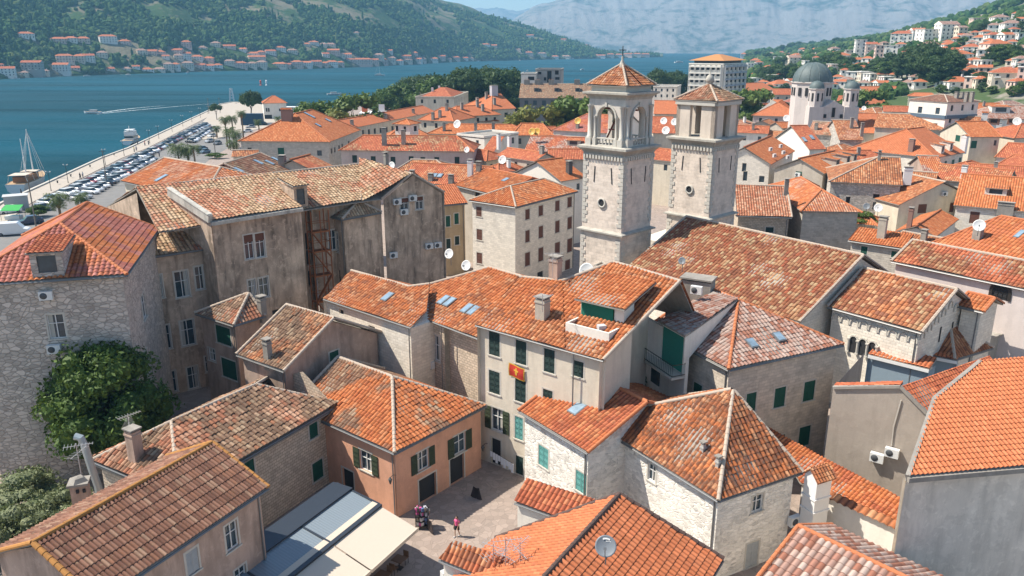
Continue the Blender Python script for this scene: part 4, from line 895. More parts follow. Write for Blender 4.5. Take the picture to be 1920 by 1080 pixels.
h = B('brown_roof', 'plastered house in the bottom left corner with rows of lichen spotted brown tiles', wall=PL_T, pal='maroon', tp=(.24, .62), dirt=.3, lich=.35, cap=simple('lichen_ridge', (.48, .22, .06), .9, grime=.9), wins=[('ab', 435, 1005, 24, 52, 'W'), ('ab', 361, 1053, 24, 46, 'L'), ('ab', 452, 1082, 22, 40, 'W')])
h = B('skylight_house', 'white rubble house with one blue skylight and teal shutters', wall=RB_W, pal='red', patch='orange', cap=M_CAPO, wins=[('ab', 1019, 857, 18, 38, 'T'), ('ab', 1093, 907, 20, 38, 'T')])
h.skylight(1083, 768, 1.0, 1.3)
h = B('white_stone', 'whitewashed rubble house with a sooty hipped orange roof and a white arched door', wall=RB_W, pal='orange', patch='worn', dirt=.75, jit=.012, cap=M_CAP, wins=[('ab', 1222, 887, 15, 32, 'W'), ('bc', 1420, 944, 20, 30, 'W'), ('bc', 1408, 1056, 22, 44, 'L')])
h.chimney(1318, 845, .25, .25, .5, simple('vent_pipe', (.4, .38, .35)), 'slab'); h.chimney(1346, 875, .25, .25, .6, simple('vent_pipe', (.4, .38, .35)), 'slab')
h = B('bottom_house', 'house with a steep ridge and new orange tiles at the bottom centre', wall=PL_W, pal='new', dirt=.25, cap=simple('dark_ridge', (.12, .075, .06), .9, grime=.6))
h = B('small_shed', 'small lean to roof of deep clay tiles over a white wall in the alley', cat='shed', name='lean_to', wall=PL_W, pal='red', tp=(.34, .5), ov=.15)
h = B('corner_shed', 'low tiled lean to at the bottom edge under the tangled aerials', cat='shed', name='lean_to', wall=PL_W, pal='red', patch='worn', tp=(.30, .5), ov=.15)
h = B('mottled_house', 'stone corner house with a pink and white mottled hipped roof and orange hip tiles', wall=stone((.62, .53, .43), .15, (.6, .26), .85, .3, 'brownish_ashlar'), pal='mottle', dirt=.15, jit=.012, cap=M_CAPO,
  wins=[('ab', 1308, 731, 16, 24, 'G'), ('ab', 1248, 715, 22, 30, 'K'), ('bc', 1408, 754, 18, 34, 'G'), ('bc', 1462, 745, 20, 36, 'G'), ('bc', 1517, 733, 20, 36, 'G'), ('bc', 1508, 818, 20, 36, 'G'), ('bc', 1460, 835, 20, 36, 'G')])
h.skylight(1409, 645, .8, 1.0); h.skylight(1460, 633, .8, 1.0)
h = B('nave', 'long high cathedral nave roof of mottled red and cream tiles', cat='church nave', name='cathedral_nave', wall=ST_W, pal='churchr', dirt=.3, tp=(.40, .5), jit=.015, wins=[('bc', 1600, 560, 8, 20, 'N')])
h = B('choir', 'cathedral choir with blind arcade and a red tiled roof below the nave gable', cat='church choir', name='cathedral_choir', wall=ST_W, pal='churchr', patch='worn', dirt=.2, tp=(.42, .5), jit=.012)
h = B('apse', 'small half cone apse roof of clay tiles against the choir gable', cat='apse', name='apse', wall=ST_W, pal='worn', dirt=.3)
h = B('long_church', 'long pale hall with an arched window and a straight red roof at the right edge', cat='church', name='long_hall', wall=plaster((.64, .56, .52), .2, .1, 'rose_plaster'), pal='churchr', patch='red', dirt=.3, tp=(.40, .5), wins=[])
h = B('behind_choir', 'narrow stone house squeezed behind the choir gable', wall=ST_W, pal='orange')
h = B('tan_roof', 'low stone house with a speckled tan roof right of the twin towers', wall=ST_BR, pal='mixed', dirt=.35, wins=[('ab', 1443, 431, 15, 10, 'K')])
h.chimney(1473, 365, .6, .5, 2.2)
h = B('six_sided', 'hip roofed plain stone house standing right of the speckled tan roof', wall=ST_L, pal='orange', patch='mixed', dirt=.3)
h = B('green_terrace', 'low house with bright orange tiles and a planted terrace behind it', wall=ST_L, pal='orange', dirt=.3, wins=[('ab', 1620, 470, 12, 16, 'G'), ('ab', 1677, 477, 12, 12, 'G')])
h.chimney(1652, 446, 1.0, .8, 2.8, PL_G)
h = B('old_stone', 'ancient grey rubble house with an arched window niche under a weathered orange roof', wall=RB_G, pal='worn', dirt=.5, jit=.02, wins=[('ab', 1643, 368, 12, 8, 'N'), ('ab', 1674, 369, 6, 6, 'N'), ('ab', 1640, 386, 8, 14, 'W'), ('ab', 1590, 375, 8, 12, 'N')])
h.chimney(1701, 335, 1.3, .8, 1.8, M_WHITE, 'slab'); h.chimney(1648, 300, .5, .5, 1.5)
h = B('beige_gable', 'beige gable house with a brown shutter and one air conditioner', wall=PL_C, pal='worn', patch='orange', wins=[('da', 1731, 380, 16, 17, 'B'), ('da', 1788, 368, 8, 18, 'B')])
h = B('dormer_orange', 'house at the right edge with an even orange roof and a wide glazed dormer', wall=ST_W, pal='orange', dirt=.2, wins=[('ab', 1827, 408, 18, 22, 'B'), ('ab', 1897, 408, 14, 8, 'B')])
h.dormer(1866, 366, 3.0, 1.1, 3.0); h.chimney(1885, 392, 2.2, .7, .9)
h = B('little_gable', 'small house with a white gable front among orange roofs', wall=PL_W, pal='orange', dirt=.2)
h.chimney(1706, 415, .7, .6, 1.9, simple('brick_chimney', (.30, .17, .13), .9))
h = B('slate_hip', 'broad house with large orange tiles and one narrow skylight at the right edge', wall=PL_G, pal='orange', patch='new', tp=(.5, .7), dirt=.35)
h.chimney(1832, 448, 1.0, .8, 1.9); h.skylight(1912, 440, .7, 1.8)
h = B('orange_hip_big', 'large house with a bright striped orange hipped roof and two white dormers', wall=ST_W, pal='new', dirt=.2, wins=[('da', 1612, 298, 10, 10, 'G'), ('da', 1643, 300, 9, 10, 'G'), ('da', 1680, 303, 9, 8, 'G'), ('ab', 1773, 306, 4, 8, 'G'), ('ab', 1787, 304, 5, 9, 'G'), ('ab', 1800, 300, 5, 9, 'G')])
h.dormer(1767, 288, 1.6, 1.9, 2.6); h.dormer(1783, 283, 1.6, 1.9, 2.6); h.chimney(1708, 282, 1.1, .9, 2.4, simple('brick_chimney', (.30, .17, .13), .9))
h.chimney(1806, 280, 1.2, 1.2, 3.0, M_WHITE, 'tile')
h = B('green_window_gable', 'cream gable house with a small green shuttered attic window', wall=PL_C, pal='orange', dirt=.15, wins=[('da', 1797, 252, 9, 12, 'G'), ('ab', 1826, 271, 11, 14, 'G'), ('ab', 1866, 268, 5, 10, 'Y')])
h = B('grey_mansard', 'white and grey mansard palace with curved dormer windows and a dark red top roof', cat='palace', name='mansard_palace', wall=PL_W, pal='maroon', dirt=.2, ov=.2, wins=[('ab', 1725, 206, 8, 12, 'W'), ('ab', 1758, 208, 8, 12, 'W'), ('ab', 1723, 234, 8, 12, 'W'), ('ab', 1753, 237, 8, 12, 'W')], auto=(['bc'], 4, 'N', 3.5))
for x in (1793, 1803, 1812, 1822): h.chimney(x, 184, .8, .8, 1.4)
h = B('harbour_hip', 'big house near the harbour with a wide orange hipped roof and a massive brick chimney', wall=ST_L, pal='orange', dirt=.2, wins=[('da', 527, 284, 12, 14, 'G'), ('da', 599, 287, 9, 10, 'Y'), ('da', 468, 281, 8, 8, 'N'), ('ab', 622, 283, 3, 10, 'N'), ('ab', 628, 281, 3, 10, 'N'), ('ab', 636, 277, 3, 10, 'N'), ('ab', 642, 274, 3, 9, 'N'), ('ab', 654, 268, 3, 8, 'N')])
h.chimney(539, 224, 2.6, 1.4, 2.4, simple('brick_chimney', (.30, .17, .13), .9), 'tile')
for x, y in ((575, 214), (585, 219), (596, 235), (615, 226)): h.skylight(x, y, 1.2, 1.6)
h = B('long_hip', 'long cream building with a red hipped roof and two tall grey chimneys', wall=PL_P, pal='red', patch='churchr', dirt=.2, wins=[('ab', 665, 298, 9, 14, 'K'), ('ab', 700, 300, 9, 14, 'K'), ('ab', 737, 301, 9, 14, 'K'), ('ab', 771, 300, 9, 14, 'K'), ('ab', 793, 301, 9, 13, 'K'), ('ab', 819, 301, 9, 13, 'K'), ('ab', 857, 301, 9, 14, 'K')])
h.chimney(721, 272, 1.0, .7, 3.6, M_CONC); h.chimney(757, 270, .9, .7, 2.9, PL_T)
B('far_hip_a', 'small hipped house in front of the long cream building', wall=PL_C, pal='worn', dirt=.3)
h = B('far_hip_b', 'row of joined houses under one red roof crowded with chimneys', wall=PL_C, pal='red', patch='worn', dirt=.3)
for x, y, hh in ((773, 334, 1.2), (808, 338, 1.0), (846, 346, 1.5), (882, 330, 2.6), (898, 320, 1.4)): h.chimney(x, y, .8, .7, hh, M_CONC if x != 882 else M_WHITE)
h.skylight(820, 330, .9, 1.2, 2)
B('yellow_house', 'ochre house with narrow green shutters between the stained gable and the stone palace', wall=PL_Y, pal='new', dirt=.2, wins=[('ab', 840, 415, 8, 20, 'G'), ('ab', 856, 410, 8, 20, 'G'), ('ab', 839, 458, 8, 20, 'K'), ('ab', 857, 451, 8, 16, 'K')])
W_ = [('da', 898, 397, 10, 18, 'B'), ('da', 899, 440, 10, 20, 'B'), ('da', 899, 484, 10, 20, 'B')]
for i, x in enumerate((989, 1014, 1045, 1068)):
    y = (402, 395, 386, 379)[i]; W_ += [('ab', x, y, 8, 19, 'B'), ('ab', x, y+(41, 40, 39, 39)[i], 8, 22, 'B'), ('ab', x, y+(84, 82, 81, 81)[i], 9, 25, 'B')]
W_ += [('ab', 1013, 519, 11, 16, 'N'), ('ab', 1064, 503, 9, 18, 'B'), ('ab', 1040, 511, 9, 18, 'B')]
B('stone_palace', 'four storey pale stone palace with rows of brown shutters beside the left bell tower', cat='palace', name='stone_palace', wall=ST_W, pal='orange', patch='worn', dirt=.15, cap=M_CAP, wins=W_)
h = B('palace_annex', 'orange roofed annex behind the stone palace with one small skylight', wall=PL_G, pal='orange', patch='worn', dirt=.25, wins=[('ab', 895, 365, 9, 8, 'N')]); h.skylight(948, 338, 1.0, 1.2)
h = B('white_gable', 'white gabled house with a dark chimney left of the left bell tower', wall=PL_W, pal='orange', dirt=.2, wins=[('da', 1002, 314, 7, 7, 'N'), ('ab', 1084, 350, 6, 12, 'W')]); h.chimney(1067, 325, .9, .8, 2.0, simple('dark_chimney', (.10, .09, .085), .9))
h = B('grey_court_house', 'grey house around a small court below the flat white roofs', wall=PL_G, pal='red', dirt=.15, auto=(['ab'], 2, 'W')); h.chimney(935, 272, .7, .7, 2.4, M_WHITE); h.chimney(955, 276, .7, .7, 2.4, M_WHITE); h.chimney(1016, 288, .9, .7, 1.5)
h = B('flat_white', 'white house with a flat pale roof among the red roofs', wall=PL_W, auto=(['ab', 'bc'], 2, 'Y', 4))
B('red_slip', 'small red lean to roof beside the flat white house', cat='shed', name='lean_to', wall=PL_W, pal='red', dirt=.1)
h = B('pale_wide', 'wide house with a faded pink roof and a white roof terrace box', wall=PL_C, pal='red', patch='mottle', dirt=.1, auto=(['ab'], 1, 'W')); h.dormer(1075, 273, 3, 1.2, 2)
B('red_low', 'low red roofed house just left of the left bell tower', wall=PL_G, pal='red', dirt=.2)
h = B('row_mid', 'long orange hipped row with a white satellite dish and four chimneys', wall=PL_C, pal='orange', dirt=.2, auto=(['ab'], 1, 'Y'))
for x in (833, 892, 925): h.chimney(x, 245, .7, .7, 2.)
B('row_orange', 'orange hipped house in front of the green trees', wall=PL_C, pal='orange', dirt=.1, auto=(['ab'], 1, 'W'))
h = B('dark_red_hip', 'dark red roofed house right of the green trees', wall=PL_W, pal='red', patch='brick', dirt=.3); h.chimney(1083, 240, .8, .8, 1.4)
h = B('long_pink', 'very long salmon roofed terrace with a row of narrow dark windows', cat='terrace', name='terrace_row', wall=PL_C, pal='new', dirt=.05, lich=0., wins=[('ab', x, 249-(x-681)*.14, 4, 10, 'N') for x in range(681, 805, 11)])
for x, y in ((660, 234), (723, 222), (775, 212)): h.chimney(x, y, .8, .8, 1.3)
B('belfry_small', 'white open belfry with a little tiled pyramid roof', cat='belfry', name='open_belfry', wall=PL_W, pal='orange', dirt=.1, wins=[('ab', 744, 241, 5, 10, 'N'), ('ab', 759, 242, 5, 10, 'N'), ('bc', 779, 241, 6, 10, 'N')])
h = B('mid_red_a', 'orange hipped house with three dark chimneys behind the small belfry', wall=PL_C, pal='new', dirt=.15, auto=(['ab'], 1, 'N')); [h.chimney(x, y, .8, .8, 2) for x, y in ((825, 220), (838, 207), (812, 224))]
h = B('mid_red_b', 'orange hipped house with chimneys below the classical building', wall=PL_C, pal='new', dirt=.15, auto=(['ab'], 1, 'N')); [h.chimney(x, y, .8, .8, 2) for x, y in ((866, 205), (895, 200), (905, 208))]
h = B('classical', 'square cream classical building with parapet and small red roof before the dark pines', cat='public building', name='classical_building', wall=PL_C, auto=(['ab', 'bc'], 1, 'N', 4))
h = B('peak_red', 'peaked red roofed house with a white chimney block near the pines', wall=PL_C, pal='new', dirt=.15, wins=[('ab', 949, 215, 6, 8, 'K')]); h.chimney(926, 178, 2.4, 1.5, 3., simple('pale_block', (.52, .5, .52))); [h.chimney(x, y, .8, .8, 2) for x, y in ((895, 195), (912, 185), (927, 196))]
W_ = [('ab', x, 193, 7, 9, 'W') for x in (987, 1003, 1020, 1037, 1053, 1070, 1088, 1108, 1124)]+[('ab', 987, 212, 7, 8, 'W')]
h = B('dark_long', 'long charcoal block with a brown tiled roof, small dormers and chimney rows', cat='block', name='charcoal_block', wall=PL_DG, pal='brown', dirt=.1, wins=W_)
for x in (1006, 1044, 1083): h.dormer(x, 172, 2.0, 1.5, 2.5, 'brown')
for x in (988, 1008, 1034, 1082, 1110): h.chimney(x, 158, 2.4, 1.0, 1.8, cap='pots')
h = B('apartments', 'grey concrete apartment tower with aerials above the charcoal block', cat='apartment block', name='apartment_block', wall=plaster((.40, .38, .35), .2, .3, 'concrete_facade', .6), wins=[('ab', 1012, 137, 6, 5, 'N'), ('ab', 1030, 144, 3, 22, 'N'), ('ab', 1044, 136, 7, 8, 'N'), ('ab', 1045, 147, 8, 5, 'N'), ('ab', 1022, 148, 5, 6, 'N')])
h = B('apartments_low', 'lower white wing on the left of the concrete apartment tower', cat='apartment wing', name='apartment_wing', wall=PL_W, wins=[('ab', 996, 147, 12, 7, 'N')])
W_ = [('ab', x, 128+r*11.6, 8.5, 6.4, 'N') for x in (1298, 1307.5, 1317, 1326.5, 1336, 1345) for r in range(5)]+[('bc', x, 128+r*11.2, 6.5, 7, 'N') for x in (1363, 1371, 1379, 1387, 1394) for r in range(5)]
hot = B('hotel', 'tall white balconied hotel with a flared orange roof by the far shore', cat='hotel', name='hotel', wall=PL_W, wins=W_)
B('grey_flat', 'low grey flat roofed building seen between the towers and the hotel', cat='building', name='flat_roofed_building', wall=PL_GR, auto=(['ab'], 3, 'N', 3))
B('between_towers', 'bright orange roof seen between the two bell towers', wall=PL_C, pal='new', dirt=.05, auto=(['ab'], 1, 'N'))
B('between_low', 'lower red roof crowded with dishes between the two bell towers', wall=PL_C, pal='red', dirt=.15)
h = B('church_front_hip', 'orange hipped house in front of the domed church', wall=PL_P, pal='new', dirt=.12, auto=(['ab'], 1, 'K', 4)); h.chimney(1487, 202, 1.6, 1.2, 1.6)
h = B('white_rake', 'white ashlar gable house with a low roof crowded by air conditioners, right of the towers', wall=ST_W, pal='orange', dirt=.12, wins=[('da', 1397, 293, 8, 16, 'O'), ('da', 1428, 336, 10, 12, 'O'), ('da', 1397, 330, 8, 18, 'O')])
h = B('shutter_gable', 'grey gabled house with one green shutter and a row of roof dormers', wall=PL_G, pal='orange', dirt=.1, wins=[('da', 1499, 313, 12, 16, 'G')]); [h.dormer(x, y, 1.7, 1.6, 3.2) for x, y in ((1570, 314), (1590, 307), (1603, 303))]
h = B('skylit_red', 'narrow red roof with two dark skylights right of the gabled house', wall=PL_W, pal='red', dirt=.1); h.skylight(1508, 262, .8, 1.8); h.skylight(1522, 258, .8, 1.8)
B('pale_low', 'small pale orange lean to roof between taller houses', cat='shed', name='lean_to', wall=PL_W, pal='new', dirt=.05)
h = B('old_brown_a', 'old house with patchy brown and pink tiles below the church', wall=RB_G, pal='mixed', patch='brown', dirt=.4); h.chimney(1530, 243, .8, .8, 1.5)
h = B('old_brown_b', 'second old house with patchy brown tiles and leaning chimneys below the church', wall=RB_G, pal='mixed', patch='worn', dirt=.4); h.chimney(1615, 255, .7, .7, 3.); h.chimney(1596, 240, .7, .7, 2.4)
B('new_orange', 'plain new orange roof with one vent right of the church', wall=PL_C, pal='new', dirt=.03)
B('dull_gable', 'dull pink small roof left of the mansard palace', wall=PL_G, pal='brick', dirt=.1)
B('orange_strip', 'short orange roof right of the church front', wall=PL_C, pal='new', dirt=.1)
B('long_orange', 'long low orange roofed market building beyond the church', cat='building', name='market_building', wall=PL_C, pal='new', dirt=.05)
B('dark_slab', 'flat dark red clad hall beyond the domed church', cat='hall', name='clad_hall', wall=simple('wine_cladding', (.16, .05, .055), .6))
B('hill_foot_orange', 'orange hipped house behind the mansard palace', wall=PL_C, pal='new', dirt=.1)
B('long_row', 'long low ochre terrace with a faded roof at the foot of the right hill', cat='terrace', name='terrace_row', wall=plaster((.55, .42, .30), .3, .2, 'apricot_plaster'), pal='mixed', dirt=.3, auto=(['ab'], 1, 'W', 4.2, 1.6, 2.2))
h = B('white_dormers', 'pale roofed house with a wide white dormer near the right edge', wall=PL_W, pal='mottle', dirt=.1); h.dormer(1876, 212, 5, 1.8, 3)
h = B('round_dormers', 'orange roofed row with dark round dormers near the right edge', wall=PL_C, pal='worn', dirt=.2)
for x in (1863, 1898): h.dormer(x, 232, 2.6, 1.3, 2)
h.chimney(1843, 236, 1.4, 1.4, 3.4, M_WHITE, 'tile'); h.chimney(1871, 248, 1.2, 1., 2.4, M_WHITE)
B('edge_orange', 'orange hipped house cut by the right edge under the round dormers', wall=PL_C, pal='red', dirt=.1)
h = B('pinkish_hip', 'red hipped house with white walls near the right edge', wall=PL_W, pal='red', dirt=.1, auto=(['ab'], 1, 'N', 3))
B('low_white', 'low white walled house with a red hipped roof at the right edge', wall=PL_W, pal='red', dirt=.1, auto=(['ab'], 1, 'N', 3))
h = B('ridge_row', 'long red roofed row behind the even orange roof', wall=PL_C, pal='red', patch='worn', dirt=.2); h.chimney(1806, 334, .9, .9, 2.2, M_WHITE)
B('mottled_gable', 'house with a light mottled roof beside a dark gable wall', wall=PL_T, pal='mottle', patch='orange', dirt=.2)
B('patch_roof', 'tumbledown roof of patched brown tiles behind the white chimney', wall=RB_G, pal='worn', patch='brown', dirt=.4)
B('long_east_orange', 'orange roofed school like block right of the hotel', cat='block', name='low_block', wall=PL_W, pal='new', dirt=.05, auto=(['ab'], 1, 'N'))
h = B('sea_orange', 'broad house by the quay with large lichen marked orange tiles and one skylight', wall=PL_C, pal='orange', patch='mixed', tp=(.42, .6), dirt=.35, lich=.35, cap=M_CAP); h.skylight(303, 335, .9, 2.0)
h = B('brown_skylights', 'greyish brown tiled house with several skylights behind the long cream roof', wall=PL_C, pal='maroon', patch='brown', dirt=.3); [h.skylight(x, y, .9, 1.6) for x, y in ((447, 320), (484, 305), (505, 306), (517, 300))]
h.chimney(530, 312, 1.0, 1.0, 1.6)
B('small_red_back', 'small red gabled roof behind the long cream roof', wall=PL_C, pal='red', patch='worn', dirt=.3)
B('low_tiled', 'low tiled outbuilding beside the palm garden', cat='shed', name='outbuilding', wall=PL_C, pal='worn', dirt=.3)
# houses seen only as slivers of roof between the named ones
EX = [ # x,y of nearest eave corner on the photograph, ze, ridge azimuth deg, L, W, palette
 (905, 300, 9.5, -40, 9, 8, 'red'), (985, 300, 9, 50, 8, 7, 'worn'), (1020, 318, 8, 35, 7, 6, 'orange'), (760, 258, 10, 10, 12, 9, 'orange'), (1035, 268, 9, -20, 9, 8, 'brick'), (1160, 250, 10, 30, 10, 9, 'orange'),
 (1245, 300, 10, -40, 12, 9, 'red'), (1420, 250, 10, -20, 9, 8, 'red'), (1440, 235, 10, 60, 9, 7, 'worn'), (1395, 235, 10, 20, 8, 7, 'mixed'), (1475, 258, 9, -30, 8, 7, 'worn'), (1560, 300, 9, -30, 9, 8, 'red'), (1585, 285, 10, 40, 8, 7, 'worn'),
 (1615, 300, 9, 0, 10, 8, 'red'), (1640, 225, 11, -10, 9, 8, 'new'), (1545, 215, 12, 30, 8, 7, 'orange'), (1575, 245, 10, 50, 9, 7, 'mixed'), (1690, 275, 9, -10, 8, 7, 'orange'), (1830, 320, 8.5, 40, 9, 7, 'red'), (1885, 330, 8, -30, 12, 8, 'red'), (1850, 345, 8, -35, 10, 7, 'worn'),
 (1900, 268, 10, 40, 9, 8, 'orange'), (1640, 330, 8, -40, 8, 7, 'worn'), (1700, 372, 8, 30, 7, 6, 'brown'), (1620, 420, 7, -30, 7, 6, 'orange'), (1760, 470, 8, -50, 7, 6, 'worn'), (1735, 405, 7, 40, 6, 5, 'orange'), (945, 322, 9, 40, 8, 6, 'red'), (870, 322, 8, -20, 8, 6, 'worn'), (820, 300, 8.5, 10, 8, 7, 'orange'),
 (720, 292, 9, 0, 8, 6, 'worn'), (1090, 250, 9, -10, 8, 7, 'red'), (1015, 250, 10, 10, 9, 7, 'red'), (905, 228, 10.5, 25, 8, 7, 'orange'), (590, 255, 9, 10, 9, 8, 'orange'), (1480, 240, 10, 20, 8, 7, 'orange'), (1520, 300, 8, 45, 7, 6, 'red'), (1730, 225, 12, 20, 9, 8, 'brick'), (1690, 210, 12, -20, 9, 8, 'red'), (1390, 300, 8, 40, 7, 6, 'worn'),
 (1640, 195, 11, 10, 11, 9, 'new'), (1600, 190, 11, -30, 9, 9, 'red'), (1650, 212, 11, 30, 10, 8, 'worn'), (1455, 205, 11, 20, 11, 9, 'red'), (1480, 178, 13, -10, 12, 11, 'red'), (1500, 192, 12, 30, 9, 8, 'brick'), (1425, 185, 10, 20, 10, 8, 'mixed'), (1850, 205, 12, 0, 14, 9, 'orange'), (1900, 200, 12, 20, 12, 9, 'mottle'), (1800, 175, 10, -20, 14, 10, 'red'), (1790, 158, 14, 0, 16, 11, 'red')]
tone = {'red': 'brick red', 'worn': 'worn', 'orange': 'orange', 'brick': 'dull brick', 'mixed': 'speckled', 'new': 'smooth orange', 'brown': 'brown', 'mottle': 'pale mottled'}
near = [(960, 300, 'stone palace'), (760, 300, 'long cream building'), (1160, 260, 'left bell tower'), (1250, 260, 'twin towers'), (1420, 250, 'right bell tower'), (1530, 200, 'domed church'), (1580, 300, 'grey gabled house'), (1700, 270, 'striped orange roof'), (1860, 250, 'round dormers'), (1850, 340, 'even orange roof'), (1650, 400, 'rubble house'), (1040, 220, 'green trees'), (600, 260, 'harbour roof'), (1750, 190, 'mansard palace'), (1640, 180, 'dark red hall'), (1880, 190, 'hill foot terrace')]
cnt = {}
for i, (x, y, ze, az_, L, W, pal) in enumerate(EX):
    c0 = S(x, y, ze); e = np.array([math.cos(math.radians(az_)), math.sin(math.radians(az_)), 0]); f = np.array([-e[1], e[0], 0])
    c0 = c0+np.array([0, W/2, 0]); rise = W/2*.43; hp = i % 3
    q = ('g' if hp else 'h', ze, [c0-e*L/2-f*W/2, c0+e*L/2-f*W/2, c0+e*L/2+f*W/2, c0-e*L/2+f*W/2, c0-e*(L/2-(0 if hp else W/2*.8))+[0, 0, rise], c0+e*(L/2-(0 if hp else W/2*.8))+[0, 0, rise]])
    nb = min(near, key=lambda t: (t[0]-x)**2+((t[1]-y)*1.5)**2)[2]; side = 'left of' if [t for t in near if t[2] == nb][0][0] > x else 'right of'
    lab = f"{('cream','white','grey')[i%3]} house with a {tone[pal]} {'gabled' if hp else 'hipped'} roof {side} the {nb}"
    if lab in USED: lab = f"{('narrow','squat','low')[i%3]} "+lab
    h = House('ex%d' % i, lab, wall=(PL_C, PL_W, PL_G)[i % 3], pal=pal, dirt=.25, pts=q, auto=(['ab', 'bc', 'da'], 1, 'WNKY'[i % 4], 3.2, .9, 1.3), gutter=False)
    if i % 2: 
        m = (np.array(q[2][0])+np.array(q[2][1])+np.array(q[2][4])+np.array(q[2][5]))/4; v = m-EYE
        px = 960+FPX*(v@_R)/(v@_W); py = 540-FPX*(v@_U)/(v@_W); h.chimney(px, py, .7, .6, 1.6, (M_CONC, M_WHITE)[i % 3 == 0])
# ================= irregular buildings =================
class PB(House):
    def __init__(s, name, label, cat, wall, pal, cen, dirt=.4, patch=None, lod=0, tp=(.36, .42), z0=0., lich=.12, jit=.01, cap=None):
        s.root = thing(name, label, cat, np.array([cen[0], cen[1], z0])); s.wall = wall; s.z0 = z0; s.faces = []; s.rm = MB(); s.wl = MB(); s.caps = MB(); s.lod = lod; s.tp = tp; s.jit = jit
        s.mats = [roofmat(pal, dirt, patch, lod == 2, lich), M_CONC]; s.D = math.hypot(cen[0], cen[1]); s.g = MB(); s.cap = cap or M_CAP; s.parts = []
    def roof(s, *pts, th=.1, add=True):
        pts = [np.array(p, float) for p in pts]; tile_face(s.rm, pts, *s.tp, ns=(6, 4, 0)[s.lod], jit=s.jit, seed=len(s.faces)*3, lift=.02); slab(s.rm, pts, th, 1)
        if add: s.faces.append(pts)
    def flatroof(s, *pts): s.wl.poly(pts, 1)
    def ridge(s, *pts, r=.14):
        for a, b in zip(pts[:-1], pts[1:]): ridge_tiles(s.caps, a, b, r, .42 if s.lod < 2 else 2)
    def wallx(s, p0, p1, wins=(), z0=None, inset=0., mat=0, wall=None):
        """p0,p1 3D top corners; px windows"""
        p0, p1 = np.array(p0, float), np.array(p1, float); z0 = s.z0 if z0 is None else z0; zt = min(p0[2], p1[2])
        d = (p1-p0)[:2]; L = np.linalg.norm(d); d = d/L; n = np.array([d[1], -d[0], 0]); p0 = p0-n*inset; p1 = p1-n*inset
        s.C4 = [p0[:2], p1[:2]]; s.wz = [zt, zt]
        ws = []
        for q in wins:
            w = s.px_window(0, *q)
            if w: ws.append(w)
        P, dd, nr = wall_rect(s.wl, p0, p1, z0, zt, ws, mat)
        for q in ws: make_window(s.root, P, dd, nr, q, q[4], small=s.D > 140)
        if abs(p0[2]-p1[2]) > .05:
            T = [P(0, zt), P(L, zt), P(L, p1[2])] if p1[2] > p0[2] else [P(0, zt), P(L, zt), P(0, p0[2])]
            s.wl.add(T, np.arange(3), mat, [((v[:2]@dd), v[2]) for v in T])
        return P, dd, nr
    def tri(s, *pts, mat=0): s.wl.poly(pts, mat)
    def gut(s, a, b, down=None):
        s.g.tube([np.array(a)-[0, 0, .1], np.array(b)-[0, 0, .1]], .06, 5)
        if down is not None: s.g.tube([np.array(down)-[0, 0, .1], [down[0], down[1], s.z0]], .055, 5)
    def fin(s):
        s.roofobj = s.rm.build('roof', s.mats, s.root)
        s.roof_part = s.roofobj
        s.caps.build('ridge_tiles', s.cap, s.roofobj) if s.caps.V else None
        s.wl.build('wall', [s.wall, M_CONC, M_CAP], s.root)
        if s.g.V: s.g.build('gutter', M_ZINC, s.root)
        return s
def mirror(e, r0, r1):       # point behind a ridge, mirrored from an eave point
    d = (r1-r0)[:2]; d = d/np.linalg.norm(d); n = np.array([-d[1], d[0]]); k = ((r0[:2]-e[:2])@n)*2
    return np.array([e[0]+n[0]*k, e[1]+n[1]*k, e[2]])
UP = np.array([0, 0, 1.])
# --- the long stained palace with cream roofs ---
c = PB('stained_palace', 'long grimy brown stained building with cream speckled roofs and a walled parapet, upper left', 'palace', PL_D, 'cream', S(500, 400, 10), .35, 'mixed', lod=0, tp=(.42, .46), jit=.012)
R0, R1, PK = S(255, 353, 20), S(677, 308, 20), S(772, 326, 19.6)
E0, E1 = S(297, 435, 17), S(350, 428, 17); GL, GR = S(716, 373, 17), S(833, 361, 17); EV = S(677, 378, 17)
mp = plane3(S(297, 435, 17), S(677, 378, 17), R1)
LR = S(168, 378, 20)
c.roof(E0, EV, R1, R0, ); c.roof(EV, GL, PK, R1)
MB1, MB0 = mirror(EV, R0, R1), mirror(E0, R0, R1)
c.roof(MB1, MB0, R0, R1, add=False); BK = mirror(GL, R1, PK); c.roof(GR, BK, R1, PK, add=False)
c.ridge(R0, R1); c.ridge(R1, PK); c.ridge(R1, EV); c.ridge(GL, PK); c.ridge(PK, GR)
# gable wall facing the viewer
gw = [('' )]
P, dd, nr = c.wallx(GL-UP*.1+(GR-GL)*.03, GR-UP*.1-(GR-GL)*.03, [(758, 377, 16, 26, 'R'), (786, 371, 14, 24, 'R')], inset=.15)
L = np.linalg.norm((GR-GL)[:2])*.94; c.wl.add([P(0, GL[2]-.1), P(L, GL[2]-.1), P(L*.52, PK[2]-.15)], np.arange(3), 0, [(0, 17), (L, 17), (L*.52, 19.6)])
c.wallx(GR-UP*.1, GR+(BK-GR)-UP*.1, [])
a, b = S(587, 386, 17), GL
c.wallx(a-UP*.1, b-UP*.1, [(623, 450, 11, 38, 'W')], inset=.4)
c.wallx(MB1-UP*.1, MB0-UP*.1); 
rl, rr = S(557, 392, 17), S(612, 384, 17)
